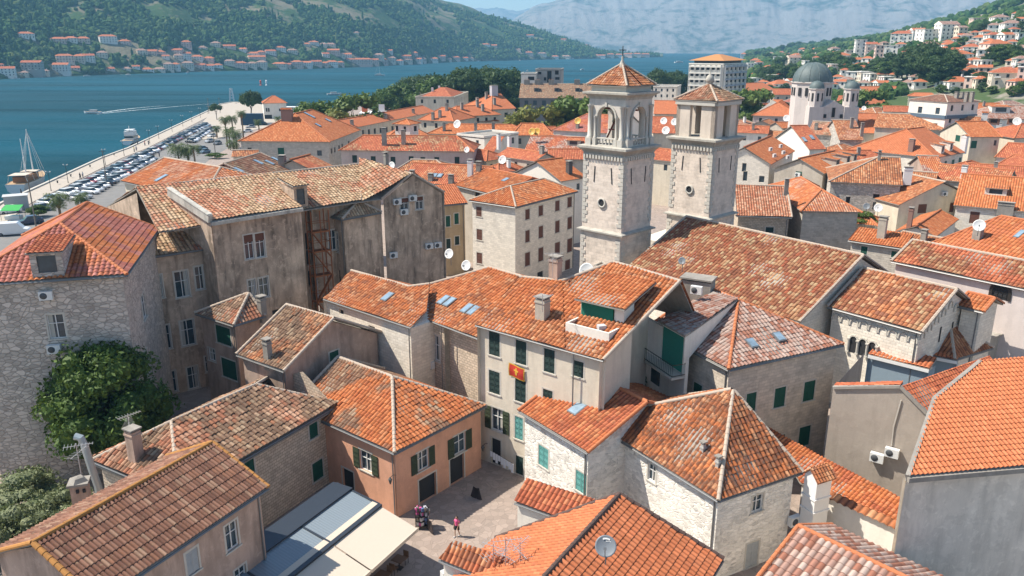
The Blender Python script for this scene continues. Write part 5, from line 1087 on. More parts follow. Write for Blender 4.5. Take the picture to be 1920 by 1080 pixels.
# low roof and facade between the corner building and the parapet block
f0, f1 = S(279, 483, 14.6), S(397, 465, 14.6)
pl = slope_plane(f0, f1, 24); c.roof(f0, f1, on(pl, 356, 432), on(pl, 300, 437)); c.gut(f0, f1)
c.wallx(f0-UP*.1, f1-UP*.1, [(295, 538, 13, 44, 'W'), (341, 533, 26, 50, 'W'), (375, 521, 13, 44, 'W'), (390, 518, 13, 44, 'W'), (308, 633, 15, 46, 'W'), (352, 624, 26, 48, 'W'), (392, 682, 14, 30, 'W'), (322, 716, 18, 40, 'W'), (362, 708, 20, 42, 'W')], inset=.3)
for x in (362,): q = S(x, 470, 14.3); c.g.tube([q-nr*0, [q[0], q[1], 0]], .07, 5)
# parapet block
A, Bp = S(395, 415, 17.7), S(566, 388, 17.7); pb = slope_plane(A, Bp, 15)
T1, T2, T3 = on(pb, 528, 350), on(pb, 440, 345), on(pb, 318, 364)
c.roof(A, Bp, T1, T2, T3)
n_ = np.array([(Bp-A)[1], -(Bp-A)[0], 0]); n_ /= np.linalg.norm(n_); ins = -n_*.25
c.wallx(A+ins-UP*.15, Bp+ins-UP*.15, [(467, 463, 17, 46, 'R'), (488, 460, 17, 46, 'R'), (473, 541, 14, 34, 'W'), (495, 539, 18, 38, 'W'), (430, 640, 16, 40, 'W'), (520, 600, 16, 40, 'N')])
c.gut(A, Bp); [c.g.tube([S(x, y, 17.3)+n_*.15, [*(S(x, y, 17.3)+n_*.15)[:2], 0]], .07, 5) for x, y in ((417, 414), (561, 392))]
c.wallx(T3-UP*.2, A-UP*.2)
par = MB(); par.bar(T3+UP*.25, A+UP*.25, .45, .8, 0); par.bar(T3+UP*.68, A+UP*.68, .55, .1, 0); par.bar(A-UP*.25, Bp-UP*.25, .5, .35)
par.build('parapet', plaster((.58, .55, .48), .5, .6, 'stained_coping', .3), c.root)
q0, q1 = Bp+ins, S(587, 386, 17)
back = np.array([-.65, .76, 0])*1.6
c.wallx(Bp+ins-UP*.3, Bp+ins+back*1.2-UP*.3); c.wallx(Bp+ins+back-UP*.2, a+back*.8-UP*.2, [(580, 450, 9, 34, 'N'), (596, 470, 9, 30, 'N'), (583, 520, 9, 30, 'N')])
c.wallx(a+back*.9-UP*.1, a-n_*.4-UP*.1)
c.wallx(MB0-UP*.1, R0-UP*.5); c.fin()
h = c
h.dormer(566, 392, 1.6, 2.6, 3.2, 'cream')
h.chimney(724, 300, .5, .5, .8)
# hipped stair block
b = B('roof_terrace_block', 'hip roofed stair block standing in the inner corner of the long stained building', cat='building', name='stair_block', wall=PL_D, pal='cream', patch='brown', wins=[('ab', 623, 452, 9, 36, 'W'), ('ab', 624, 520, 9, 34, 'N')])
# fire escape
fe = thing('fire_escape', 'rusty orange steel stair scaffold in the recess of the long stained building', 'fire escape', S(590, 470, 0)*[1, 1, 0]+[0, 0, 0])
M_RUST = simple('rusty_steel', (.36, .13, .05), .8, .3, .6); b0 = S(573, 400, 16.5); b1 = S(606, 396, 16.5); out = n_*1.0
m = MB()
for q in (b0, b1, b0+out, b1+out, (b0+b1)/2+out):
    m.bar([q[0], q[1], 0], [q[0], q[1], 16.8], .11)
m.build('post', M_RUST, fe)
for z in (3.5, 6.5, 9.5, 12.3, 14.5):
    m = MB(); q = [b0, b1, b1+out, b0+out]; cc = sum(q)/4; m.poly([np.array([p[0], p[1], z]) for p in q]); m.poly([np.array([p[0], p[1], z-.1]) for p in q][::-1])
    for i in range(4): u, v = q[i], q[(i+1) % 4]; m.bar([u[0], u[1], z+1.0], [v[0], v[1], z+1.0], .05); m.bar([u[0], u[1], z-.05], [v[0], v[1], z-.05], .06, .16)
    m.build('landing', M_RUST, fe)
    m = MB(); s_ = (b0+out, b1+out) if int(z) % 2 else (b1+out, b0+out); m.bar([*s_[0][:2], z-3.], [*s_[1][:2], z], .5, .08); m.build('stair_flight', M_RUST, fe)
# --- row of houses with a shared long orange roof ---
zA, zB, zC = 10.2, 10.2, 12.3
a0, a1 = S(606, 560, zA), S(770, 614, zA); pa = slope_plane(a0, a1, 22)
A_ = PB('stone_terrace_house', 'pale stone terrace house with a sunken orange ridge left of the row with skylights', 'house', ST_W, 'orange', S(700, 560, 0), .3, 'worn')
r0, r1, r2 = on(pa, 659, 508), on(pa, 767, 538), on(pa, 797, 533)
b0_, b1_ = S(788, 594, zB), S(902, 637, zB)
A_.roof(a0, a1, on(pa, 800, 583), on(pa, 806, 533), r1, r0); A_.ridge(r0, r1, on(pa, 806, 533)); rz = mirror(a0, r0, r1); rz2 = mirror(a1, r0, r1); A_.roof(rz2, rz, r0, r1, add=False)
A_.wallx(a0-UP*.1, a1-UP*.1, [(697, 616, 12, 9, 'N'), (640, 585, 8, 8, 'N')], inset=.35); A_.gut(a0, a1, a1-(a1-a0)*.02); A_.wallx(a1-UP*.1, rz2-UP*.1); A_.wallx(rz-UP*.1, a0-UP*.1); A_.tri(rz+[0,0,-.1], a0+[0,0,-.1], r0-UP*.15); A_.tri(a1-UP*.1, rz2-UP*.1, r1-UP*.15); A_.fin()
A_.skylight(727, 558, .8, 1.3)
Bb = PB('skylight_terrace_house', 'house with two paired skylights in a broad orange roof at the centre', 'house', ST_BR, 'orange', S(850, 600, 0), .3, 'worn'); pb2 = slope_plane(b0_, b1_, 22)
t0, t1, t2 = on(pb2, 800, 535), on(pb2, 918, 502), on(pb2, 978, 519)
Bb.roof(b0_, b1_, on(pb2, 975, 548), t2, t1, t0); Bb.ridge(t0, t1, t2); Bb.roof(mirror(b1_, t1, t2), mirror(b0_, t1, t2), t1, t2, add=False)
jn = b0_+(b1_-b0_)*.36
Bb.wallx(b0_-UP*.1, jn-UP*.1, [(816, 652, 17, 46, 'W'), (806, 716, 12, 26, 'N')], inset=.35); Bb.wallx(jn-UP*.1, b1_-UP*.1, [], inset=.9); Bb.gut(b0_, b1_, jn); Bb.wallx(b1_-UP*.1, mirror(b1_, t1, t2)-UP*.1); Bb.fin()
Bb.skylight(838, 566, .75, 1.35, 2); Bb.skylight(882, 582, .75, 1.35, 2)
C_ = PB('shuttered_house', 'tall cream house with dark louvred shutters, red banner and laundry at the centre', 'house', plaster((.68, .60, .48), .3, .3, 'aged_cream_plaster', .5), 'orange', S(1020, 620, 0), .3, 'worn')
c0, c1 = S(891, 609, zC), S(1131, 676, zC); pc = slope_plane(c0, c1, 22)
k1, k2, k3, k4, k5 = on(pc, 1275, 528), on(pc, 1150, 492), on(pc, 1053, 577), on(pc, 982, 562), on(pc, 975, 527)
kn = on(pc, 1055, 527); k5 = on(pc, 975, 520); C_.roof(c0, on(pc, 1060, 656.5), kn, k5); C_.roof(on(pc, 1060, 656.5), c1, k1, k2, kn); C_.ridge(k5, kn, k2); C_.ridge(k2, k1); C_.ridge(k1, c1); m1 = c1+(k1-c1)*[1.3, 1.3, 0]; m0 = m1+(k2-k1)*[1, 1, 0]; C_.roof(m1, m0, k2, k1, add=False)
C_.wallx(c0-UP*.1, c1-UP*.1, [(927, 645, 20, 44, 'K'), (977, 661, 20, 44, 'K'), (1030, 677, 20, 44, 'K'), (1084, 692, 20, 30, 'K'), (927, 717, 20, 42, 'K'), (976, 733, 20, 42, 'K'), (1027, 748, 18, 34, 'K'), (932, 787, 22, 42, 'O'), (973, 803, 15, 42, 'T'), (930, 866, 18, 48, 'D'), (974, 876, 14, 34, 'K')], inset=.35)
cu_ = c1+(k1-c1)*.40; C_.wallx(c1-UP*.1, cu_-UP*.12, inset=.3); e3 = (c1-c0)*[1, 1, 0]; e3 /= np.linalg.norm(e3); C_.wallx(cu_-e3*.3-UP*.12, cu_-e3*2.6-UP*.12); C_.wallx(cu_-e3*2.6-UP*.3, k1-e3*2.6-UP*.5); C_.wallx(k5*[1, 1, 0]+UP*(zC-.1), c0-UP*.1, inset=.2); C_.tri(k5*[1, 1, 0]+UP*(zC-.1), c0-UP*.1, k5-UP*.12); C_.gut(c0, c1, c0+(c1-c0)*.79)
# sunken court behind the parapet of the ridge
C_.fin()
C_.chimney(1017, 598, .9, .8, 1.7, PL_G); C_.chimney(1041, 522, .9, .7, 1.8, PL_T); 
# roof loggia with a green curtain
X, nn, e = C_.hit(1118, 610); lg = MB(); e2 = e*[1, 1, 0]; e2 /= np.linalg.norm(e2); f2 = np.array([-e2[1], e2[0], 0])
zf = S(1112, 625, 12.9); base = on(pc, 1100, 631)+UP*.35
def LQ(u, v, z): return base+e2*u+f2*v+UP*z
za = math.atan2(e2[1], e2[0]); lg = MB()
for u, v, z, sx, sy, sz in ((0, .08, -.1, 3.9, .16, .9), (-1.87, 1.2, -.1, .16, 2.1, .9), (1.87, 1.2, -.1, .16, 2.1, .9), (0, 1.2, -.35, 3.6, 2.1, .1), (1.5, 2.15, .7, .8, .14, 2.3), (1.87, 2.8, .75, .14, 1.5, 2.2), (-1.87, 2.8, .6, .14, 1.5, 1.9)): lg.box(LQ(u, v, z), (sx, sy, sz), za)
lo = lg.build('roof_terrace', PL_W, C_.root)
m = MB(); m.box(LQ(-.4, 2.0, .65), (2.9, .06, 2.1), za); m.build('curtain', louvre((.0, .16, .10)), lo)
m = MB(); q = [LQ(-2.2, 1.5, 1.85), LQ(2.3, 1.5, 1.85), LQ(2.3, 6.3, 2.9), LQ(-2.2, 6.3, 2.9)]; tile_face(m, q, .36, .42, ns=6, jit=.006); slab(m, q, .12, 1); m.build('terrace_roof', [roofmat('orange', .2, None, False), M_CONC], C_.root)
m = MB(); m.box(LQ(.6, 1.1, .05), (.6, .5, .7), .3); m.build('deckchair', simple('striped_cloth', (.55, .55, .55)), lo)
# loggia, balcony and tall green shutters on the mottled house
mh = HS['mottled_house']; LA, LB = S(1234, 601, 12.5), S(1285, 630, 12.5); D3 = (LB-LA)*[1, 1, 0]; D3 /= np.linalg.norm(D3); nm = np.array([D3[1], -D3[0], 0]); az_ = math.atan2(D3[1], D3[0]); lp = (LA-nm*.35, nm)
LC, LD = S(1384, 560, 13.75), S(1338, 546, 13.75); m = MB(); q_ = [LA, LB, LC, LD]; tile_face(m, q_, .36, .42, ns=6, jit=.01, lift=.02); slab(m, q_, .12, 1); m.build('loggia_roof', [roofmat('mottle', .15), M_CONC], mh.root)
P0, P1 = on(lp, 1204, 660), on(lp, 1286, 660); zd = on(lp, 1258, 689)[2]
def LP(u, z, o=0.): return np.array([*(P0+(P1-P0)*u)[:2], z])+nm*o
m = MB(); L5 = np.linalg.norm((P1-P0)[:2]); zr_ = 12.3
for u0, u1, z0_, z1_ in ((0, 1, 0, zd), (0, .44, zd, zr_-.4), (.93, 1.0, zd, zr_), (.44, .93, zr_-.25, zr_)): m.bar(LP(u0, (z0_+z1_)/2, -.2), LP(u1, (z0_+z1_)/2, -.2), .3, z1_-z0_)
m.poly([LB-UP*.05, LB-UP*2.4, LC-UP*.1]); m.build('loggia_wall', PL_W, mh.root)
m = MB(); m.bar(LP(.44, (zd+zr_-.25)/2, -.22), LP(.93, (zd+zr_-.25)/2, -.22), .1, zr_-.25-zd); m.build('tall_shutter', louvre((.03, .27, .20)), mh.root)
m = MB(); m.bar(LP(0, zd-.1, .55), LP(1, zd-.1, .55), 1.3, .2); bal = m.build('balcony', M_TRIM, mh.root); m = MB()
for z in (.12, 1.05): m.bar(LP(0, zd+z, 1.15), LP(1, zd+z, 1.15), .05); [m.bar(LP(u, zd+z, 1.15), LP(u, zd+z, -.05), .05) for u in (0, 1)]
for i in range(26): m.bar(LP(i/25, zd+.1, 1.15), LP(i/25, zd+1.05, 1.15), .025)
m.build('railing', M_METAL, bal)
for u in (.25,): m = MB(); m.bar(LP(u, zd-1.6, -.03), LP(u+.2, zd-1.6, -.03), .1, 1.5); m.build('window', M_GLASS, mh.root)
# big chimney stack with an air conditioner
X = S(1312, 552, 12.5); st = PB('chimney_house', 'grey rendered stair head with thick chimney standing above the mottled roof', 'roof house', M_CONC, 'worn', X, z0=6.)
m = MB()
for p_, sz in ((S(1310, 520, 14.6), (2.6, 1.6, 3.4)), (S(1268, 575, 12.6), (1.5, 1.2, 3.2))):
    m.box(p_-UP*(sz[2]/2+.2), sz, -.5); m.box(p_, (sz[0]+.25, sz[1]+.25, .14), -.5)
m.build('chimney', M_CONC, st.root)
# --- low orange range behind the whitewashed house, white chimney and garden wall ---
lr = PB('garden_range', 'long low burnt orange roof running behind the white chimney', 'house', PL_W, 'orange', S(1600, 900, 0), .4, 'red', tp=(.3, .36))
q0, q1 = S(1500, 905, 3.6), S(1712, 1006, 3.6); p_ = slope_plane(q0, q1, 17); u1, u0 = on(p_, 1713, 948), on(p_, 1438, 800)
lr.roof(q0, q1, u1, on(p_, 1440, 802)); lr.wallx(q0-UP*.1, q1-UP*.1, inset=.3); lr.fin()
gw = thing('garden_wall', 'smooth white wall topped with scalloped clay tiles', 'wall', S(1620, 1000, 0)); w0, w1 = S(1545, 925, 4.1), S(1705, 998, 4.1); m = MB(); m.bar(w0*[1, 1, 0]+UP*2., w1*[1, 1, 0]+UP*2., .35, 4.); m.build('wall', PL_W, gw)
m = MB(); dv = (w1-w0)/np.linalg.norm(w1-w0); nv = np.array([dv[1], -dv[0], 0]); tile_face(m, [w0+nv*.45-UP*.02, w1+nv*.45-UP*.02, w1-nv*.25+UP*.25, w0-nv*.25+UP*.25], .5, .7, amp=.14, ns=8); m.build('coping_tiles', roofmat('worn', .3), gw)
wc = thing('white_chimney', 'tall white double chimney with its own small tiled roof by the garden wall', 'chimney', S(1525, 1010, 0)*[1, 1, 0]); X = S(1523, 985, 2.5); m = MB(); m.box([X[0], X[1], 3.2], (1.35, 1.1, 6.4), .45); m.box([X[0], X[1], 4.9], (1.5, 1.25, .12), .45); m.box([X[0], X[1], 3.9], (1.5, 1.25, .12), .45); U = np.array([math.cos(.45), math.sin(.45), 0]); V_ = np.array([-U[1], U[0], 0]); T = np.array([X[0], X[1], 6.4])
for sg in (-1, 1): m.poly([T+U*.67*sg-V_*.55, T+U*.67*sg+V_*.55, T+U*.67*sg+UP*.6])
m.build('shaft', M_WHITE, wc); m = MB()
for sg in (-1, 1):
    a = [T+V_*sg*.75+U*k*.85-UP*.06 for k in (1, -1)]; b_ = [T+U*k*.85+UP*.68 for k in (-1, 1)]; q = [a[0], a[1], b_[0], b_[1]]; tile_face(m, q, .26, .3, ns=6); slab(m, q, .06)
m.build('cap_roof', roofmat('worn', .4), wc)
# --- mottled roof in the bottom right corner ---
h = B('corner_mottled', 'pink and white mottled roof with an orange ridge in the bottom right corner', wall=PL_W, pal='mottle', dirt=.05, jit=.004, tp=(.40, .5), cap=M_CAPO, wins=[]) if 'corner_mottled' in HP else None
# --- rendered wall house and grey house on the right ---
h = PB('rendered_house', 'blank brown rendered wall house with two air conditioners', 'house', plaster((.40, .345, .29), .35, .35, 'brown_render', .45), 'red', S(1640, 820, 0), .2, tp=(.3, .36))
g0 = S(1562, 728, 9.2); vd = np.array([.80, -.60, 0]); vn = np.array([-.60, -.80, 0]); vpl = (g0, vn); g1, g2 = on(vpl, 1688, 727), on(vpl, 1742, 782)
h.wallx(g0, g1); h.wallx(g1, g2); bk = -vn*9
b1 = -vn*.9; h.roof(g0+b1+UP*.1, g0+UP*.1, g1+UP*.12, g1+b1+UP*.12); b2 = S(1853, 670, g1[2])-g1; h.roof(g2+UP*.1, g2+b2+UP*.1, g1+b2+UP*.12, g1+UP*.12); h.wallx(g0+bk, g0)
vg = MB(); vg.bar(g1+UP*.1, g2+UP*.1, .3, .2); vg.bar(g0+UP*.08, g1+UP*.1, .3, .2); h.fin(); vg.build('verge', M_CONC, h.root)
h = PB('cement_house', 'large house with smooth new orange tiles over a plain grey cement wall on the right', 'house', PL_GR, 'new', S(1800, 900, 0), .06, tp=(.30, .40), lich=0., jit=.002)
g0, g1 = S(1702, 893, 10.5), S(1990, 868, 10.5); pl = slope_plane(g0, g1, 20); tl, tm, tr = on(pl, 1752, 747), on(pl, 1838, 677), on(pl, 1990, 664)
h.roof(g0, g1, tr, tm, tl); nw = np.array([(g1-g0)[1], -(g1-g0)[0], 0]); nw /= np.linalg.norm(nw)
h.wallx(g0-UP*.15, g1-UP*.15, inset=.35); h.wallx(tl-UP*.5, g0-UP*.15, inset=-.05); h.wallx(tm-UP*.3, tl-UP*.3)
m = MB(); m.bar(g0-UP*.2, g1-UP*.2, .35, .3); m.bar(tl-UP*.02, g0-UP*.02, .25, .22); m.bar(tm-UP*.02, tl-UP*.02, .25, .22); h.fin(); m.build('verge', M_CONC, h.root)
m = MB(); X = S(1912, 975, 9.); X = X; 
# --- glazed lean tos beside the cathedral ---
for i, (A4, B4, lab) in enumerate((((1628, 664), (1742, 692), 'lower orange lean to roof over blue glazing beside the cathedral square'), ((1674, 653), (1795, 676), 'upper orange lean to roof over blue glazing beside the cathedral square'))):
    g0, g1 = S(*A4, 6.6), S(*B4, 6.6); pl = slope_plane(g0, g1, 12); h = PB('glazed_lean_to', lab, 'lean-to', simple('blue_glass_wall', (.26, .33, .38), .25), 'new', (g0+g1)/2, .05); fw = (g1-g0)*[1, 1, 0]; nb = np.array([-fw[1], fw[0], 0]); nb /= np.linalg.norm(nb)
    h.roof(g0, g1, g1+nb*2.1+UP*.35, g0+nb*2.1+UP*.35); h.wallx(g0-UP*.35, g1-UP*.35, inset=.3); h.wallx(g1-UP*.3, g1+nb*2-UP*.2); h.wallx(g0+nb*2-UP*.2, g0-UP*.3); h.fin(); m = MB(); m.bar(g0-UP*.22, g1-UP*.22, .1, .28); m.build('fascia', M_WHITE, h.root)
g0, g1 = S(1556, 728, 8.6), S(1680, 706, 9.2)
# --- cathedral: arcades ---
ch = HS['choir']; P, dd, nr = ch.frames[0]; L = np.linalg.norm(ch.C4[1]-ch.C4[0])
def arch_ring(m, P, cu, cz, r, t=.12, o=.1, n=8, legs=.5):
    a = np.linspace(0, math.pi, n)
    for i in range(n-1): m.bar(P(cu+r*math.cos(a[i]), cz+r*math.sin(a[i]), -.04), P(cu+r*math.cos(a[i+1]), cz+r*math.sin(a[i+1]), -.04), t, .14, up=tuple(nr))
    for s in (-1, 1): m.bar(P(cu+s*r, cz-legs, -.04), P(cu+s*r, cz, -.04), t, .14, up=tuple(nr))
k = 9
for i in range(k): m = MB(); arch_ring(m, P, (i+.5)*L/k, 8.8, L/k*.42, .12, legs=.25); m.build('blind_arch', M_TRIM, ch.root)
m = MB(); mo = MB(); cu0, cz0 = ch.side_ray(0, 1618, 648)[:2]
for i in (-1, 0, 1):
    arch_ring(m, P, cu0+i*.95, cz0+.3, .42, .14, legs=1.3); V = [P(cu0+i*.95-.36, cz0-1., -.02), P(cu0+i*.95+.36, cz0-1., -.02)]+[P(cu0+i*.95+.36*math.cos(t), cz0+.3+.36*math.sin(t), -.02) for t in np.linspace(0, math.pi, 8)]; mo.poly(V)
wv = mo.build('window', M_DARK, ch.root); m.build('window_arch', M_TRIM, wv)
for i in (-1.5, -.5, .5, 1.5): m = MB(); q = P(cu0+i*.95, cz0-.9, -.12); m.tube([q, q+UP*1.2], .11, 8); m.box(q+UP*1.25, (.3, .3, .14), math.atan2(dd[1], dd[0])); m.box(q-UP*.05, (.3, .3, .14), math.atan2(dd[1], dd[0])); m.build('colonnette', M_TRIM, wv)
nr_s = nr; P, dd, nr = ch.frames[1]; Lb = np.linalg.norm(ch.C4[2]-ch.C4[1])
for i in range(9):
    m = MB(); mo = MB(); cu = (i+.5)*Lb/9; zz = 9.0+(1-abs(cu-Lb/2)/(Lb/2))*2.2; arch_ring(m, P, cu, zz, .36, .11, legs=.35)
    if i in (3, 5): mo.poly([P(cu-.15, zz-2.9, -.02), P(cu+.15, zz-2.9, -.02), P(cu+.15, zz-1.4, -.02), P(cu-.15, zz-1.4, -.02)]); mo.build('window', M_DARK, ch.root)
    m.build('blind_arch', M_TRIM, ch.root)
nr = nr_s
lc = HS['long_church']; P, dd, nr = lc.frames[0]; cu, cz = lc.side_ray(0, 1876, 548)[:2]; mo = MB(); m = MB(); mo.poly([P(cu-.75, cz-.7, -.02), P(cu+.75, cz-.7, -.02)]+[P(cu+.75*math.cos(t), cz+.1+.75*math.sin(t), -.02) for t in np.linspace(0, math.pi, 10)]); wv = mo.build('window', M_DARK, lc.root); arch_ring(m, P, cu, cz+.1, .85, .3, legs=.8)
for i in range(4): m.bar(P(cu-.6+i*.4, cz-.7, -.05), P(cu-.6+i*.4, cz+.6, -.05), .04)
for i in range(3): m.bar(P(cu-.7, cz-.4+i*.4, -.05), P(cu+.7, cz-.4+i*.4, -.05), .04)
m.build('grille', M_METAL, wv)
# grey blocks beside the choir
gb = thing('grey_annex', 'grey rendered annex wall with a drainpipe at the right edge below the arched window', 'annex', S(1880, 700, 0)); m = MB()
g0, g1, g2 = S(1793, 640, 7), S(1850, 612, 8.2), S(1990, 560, 8.8)
wq = [S(1836, 640, 6.8), S(1990, 585, 7.6)]; a, b_ = wq; n3 = np.array([-(b_-a)[1], (b_-a)[0], 0]); n3 /= np.linalg.norm(n3)
m.poly([a*[1, 1, 0], b_*[1, 1, 0], b_, a]); m.poly([a, b_, b_+n3*4+UP*.3, a+n3*4+UP*.3]); m.poly([a*[1, 1, 0]+n3*4, a*[1, 1, 0], a, a+n3*4+UP*.3]); m.build('wall', plaster((.42, .39, .34), .5, .5, 'streaked_render', .4), gb); m = MB(); m.bar(a-n3*.1, b_-n3*.1, .4, .16); m.build('coping', M_CONC, gb); q = a+(b_-a)*.35-n3*.12; m = MB(); m.tube([q, [*q[:2], 0]], .06, 5); m.build('drainpipe', M_METAL, gb)

# ================= the twin bell towers =================
M_TW = stone((.74, .63, .53), .07, (.95, .42), .93, .3, 'tower_stone'); M_TWB = stone((.70, .60, .50), .13, (.9, .42), .85, .3, 'tower_ashlar'); M_CORN = plaster((.47, .44, .38), .5, .4, 'weathered_cornice', .4)
def frame_at(N, th):
    e = np.array([math.cos(th), math.sin(th), 0]); f = np.array([-e[1], e[0], 0]); return N, e, f
def sq(N, e, f, w, z, o=0.):   # square ring with corner N nearest, sides along e (right) and f (left)
    c = N+(e+f)*w/2; h = w/2+o; return [np.array([*(c-e*h-f*h)[:2], z]), np.array([*(c+e*h-f*h)[:2], z]), np.array([*(c+e*h+f*h)[:2], z]), np.array([*(c-e*h+f*h)[:2], z])]
def ring(m, r0, r1, mat=0):
    for i in range(4): m.poly([r0[i], r0[(i+1) % 4], r1[(i+1) % 4], r1[i]], mat)
def cornice(m, N, e, f, w, z, prof, mat=0):
    pr = sq(N, e, f, w, z+prof[0][1], prof[0][0])
    for o, dz in prof[1:]:
        r = sq(N, e, f, w, z+dz, o); ring(m, pr, r, mat); pr = r
    m.poly(pr, mat)
def tower(name, label, N, th, w, zp, oculus=True):
    N, e, f = frame_at(N, th); root = thing(name, label, 'bell tower', (N+(e+f)*w/2)*[1, 1, 0]); m = MB()
    ring(m, sq(N, e, f, w, 0, .12), sq(N, e, f, w, 12.3, .12), 1); ring(m, sq(N, e, f, w, 12.3), sq(N, e, f, w, zp), 0)
    m.build('shaft', [M_TW, M_TWB], root)
    m = MB(); cornice(m, N, e, f, w, 12.1, [(.05, 0), (.5, .15), (.5, .32), (0, .5)]); m.build('string_course', M_CORN, root)
    m = MB(); cornice(m, N, e, f, w, zp-.35, [(.0, -.5), (.15, -.2), (.45, .1), (.62, .2), (.62, .45), (.1, .56)]); m.build('platform_cornice', M_CORN, root)
    m = MB()   # quoins
    for (cx, d1, d2) in ((N, e, f), (N+e*w, -e, f), (N+f*w, e, -f)):
        z = .2; i = 0
        while z < zp-1.1:
            if not 11.6 < z < 12.8:
                l1, l2 = (.75, .45) if i % 2 else (.45, .75); c0 = np.array([*cx[:2], z+.24])
                for (d, l, o) in ((d1, l1, d2), (d2, l2, d1)):
                    k = .17 if z < 12 else .05; cc = c0+d*l/2-o*k*.5-d*k*.2; m.bar(cc-d*l/2-0*o, cc+d*l/2, k+.04, .44, up=(0, 0, 1))
            z += .5; i += 1
    m.build('quoin', M_TRIM, root)
    m = MB()   # dentil brackets
    for d, o, s0 in ((e, -f, N), (f, -e, N)):
        for i in range(13): q = s0+d*(w*(i+.5)/13)+o*.12; m.box([q[0], q[1], zp-1.15], (.26, .26, .45), th)
    m.build('bracket', M_TRIM, root)
    # oculus on the left face, slits on both
    c = N+f*w*.5-e*.03; m = MB(); T = np.stack([f, UP, -e], 1)
    m.lathe([(.62, .0), (.62, .14), (.42, .14), (.42, .0)], np.array([*c[:2], zp-6.6]), 20, tilt=T); oc = m.build('oculus', M_TRIM, root); m = MB(); m.lathe([(.42, .05), (.001, .05)], np.array([*c[:2], zp-6.6]), 20, tilt=T); m.build('opening', M_DARK, oc)
    for d, o, tilt in ((f, -e, .09), (e, -f, -.09)):
        for k in (.27, .72):
            q = N+d*w*k+o*.01; m = MB(); m.bar([*(q+o*.02)[:2], zp-4.2], [*(q+o*.02+d*tilt*(2 if k < .5 else -1))[:2], zp-2.3], .12, .05, up=tuple(o)); m.build('slit', M_DARK, root)
    return root, N, e, f
TH = math.radians(46)
root, N, e, f = tower('bell_tower', 'left bell tower with open arched belfry, balustrade and a cross on its tiled roof', S(1171, 281, 22.5), TH, 6.0, 22.5)
# pediment over the lower door
m = MB(); q = N+f*6.0*.42-e*.2; q = np.array([*q[:2], 8.0]); 
m.bar(q-f*1.2, q+f*1.2, .3, .15); m.bar(q-f*1.2, q+UP*.7, .3, .12); m.bar(q+f*1.2, q+UP*.7, .3, .12); m.build('pediment', M_TRIM, root)
# belfry of the left tower
N2 = N+(e+f)*.35; w2 = 5.3; zb, zt = 22.6, 28.15
def arch_wall(m, p0, d, o, w, z0, z1, hw, zs, th, rail=None):
    """wall of width w starting p0 along d with an arch opening (half width hw, springing zs); th inward thickness"""
    X = lambda u, z, k=0: np.array([*(p0+d*u)[:2], z])-o*k
    c = w/2; a = np.linspace(math.pi, 0, 11); arc = [(c+hw*math.cos(t), zs+hw*math.sin(t)) for t in a]
    for k, flip in ((0, 1), (th, -1)):
        for P4 in ([(0, z0), (c-hw, z0), (c-hw, zs), (0, zs)], [(c+hw, z0), (w, z0), (w, zs), (c+hw, zs)], [(0, zs), (c-hw, zs), arc[0], (0, z1)]):
            if len(set(P4)) < 4: continue
            m.poly([X(u, z, k) for u, z in P4][::flip])
        m.poly([X(u, z, k) for u, z in [(0, z1), (0, zs), arc[0]]+arc[1:6]+[(c, z1)]][::flip]); m.poly([X(u, z, k) for u, z in [(c, z1)]+arc[5:]+[(w, zs), (w, z1)]][::flip])
    path = [(c-hw, z0), (c-hw, zs)]+arc[1:-1]+[(c+hw, zs), (c+hw, z0)]
    for a_, b_ in zip(path[:-1], path[1:]): m.poly([X(*a_), X(*b_), X(*b_, th), X(*a_, th)])
m = MB(); cor = [N2, N2+e*w2, N2+(e+f)*w2, N2+f*w2]; dirs = [e, f, -e, -f]; outs = [-f, e, f, -e]
for p_, d_, o_ in zip(cor, dirs, outs): arch_wall(m, p_, d_, o_, w2, zb, zt, 1.25, 26.0, .55)
m.poly(sq(N2, e, f, w2, zb+.02)); m.poly(sq(N2, e, f, w2, zt-.1)); bel = m.build('belfry', plaster((.64, .58, .51), .4, .3, 'belfry_stone', .5), root)
for p_, d_, o_ in zip(cor, dirs, outs):
    for u in (.35, w2*.5-1.55, w2*.5+1.55, w2-.35):
        m = MB(); q = p_+d_*u+o_*.14; big = u in (.35, w2-.35); r_ = .24 if big else .15; zz = zt-.9 if big else 26.0
        m.lathe([(r_*1.35, zb+.9), (r_*1.35, zb+1.1), (r_, zb+1.15), (r_*.88, zz-.2), (r_*1.3, zz-.1), (r_*1.4, zz+.1)], [q[0], q[1], 0], 10); m.box([q[0], q[1], zb+.5], (r_*3, r_*3, .85), TH); m.build('column', M_TRIM, bel)
m = MB()
for p_, d_, o_ in zip(cor, dirs, outs):
    c_ = w2/2; a = np.linspace(math.pi, 0, 12)
    for i in range(11): m.bar(*[np.array([*(p_+d_*(c_+1.4*math.cos(t))+o_*.05)[:2], 26.0+1.4*math.sin(t)]) for t in (a[i], a[i+1])], .22, .26, up=tuple(o_))
    m.box([*(p_+d_*c_+o_*.1)[:2], 27.45], (.35, .3, .5), TH)
m.build('archivolt', M_TRIM, bel)
for p_, d_, o_ in zip(cor[:2]+cor[3:], [e, f, -f], [-f, e, -e]):
    m = MB(); q = p_+d_*w2/2+o_*.0
    m.bar([*(q-d_*1.25)[:2], zb+.95], [*(q+d_*1.25)[:2], zb+.95], .35, .14); m.bar([*(q-d_*1.25)[:2], zb+.14], [*(q+d_*1.25)[:2], zb+.14], .35, .14)
    for i in range(5): s_ = q+d_*(-1+i*.5); m.lathe([(.1, zb+.2), (.06, zb+.35), (.12, zb+.5), (.06, zb+.7), (.1, zb+.88)], [s_[0], s_[1], 0], 8)
    m.build('balustrade', M_TRIM, bel)
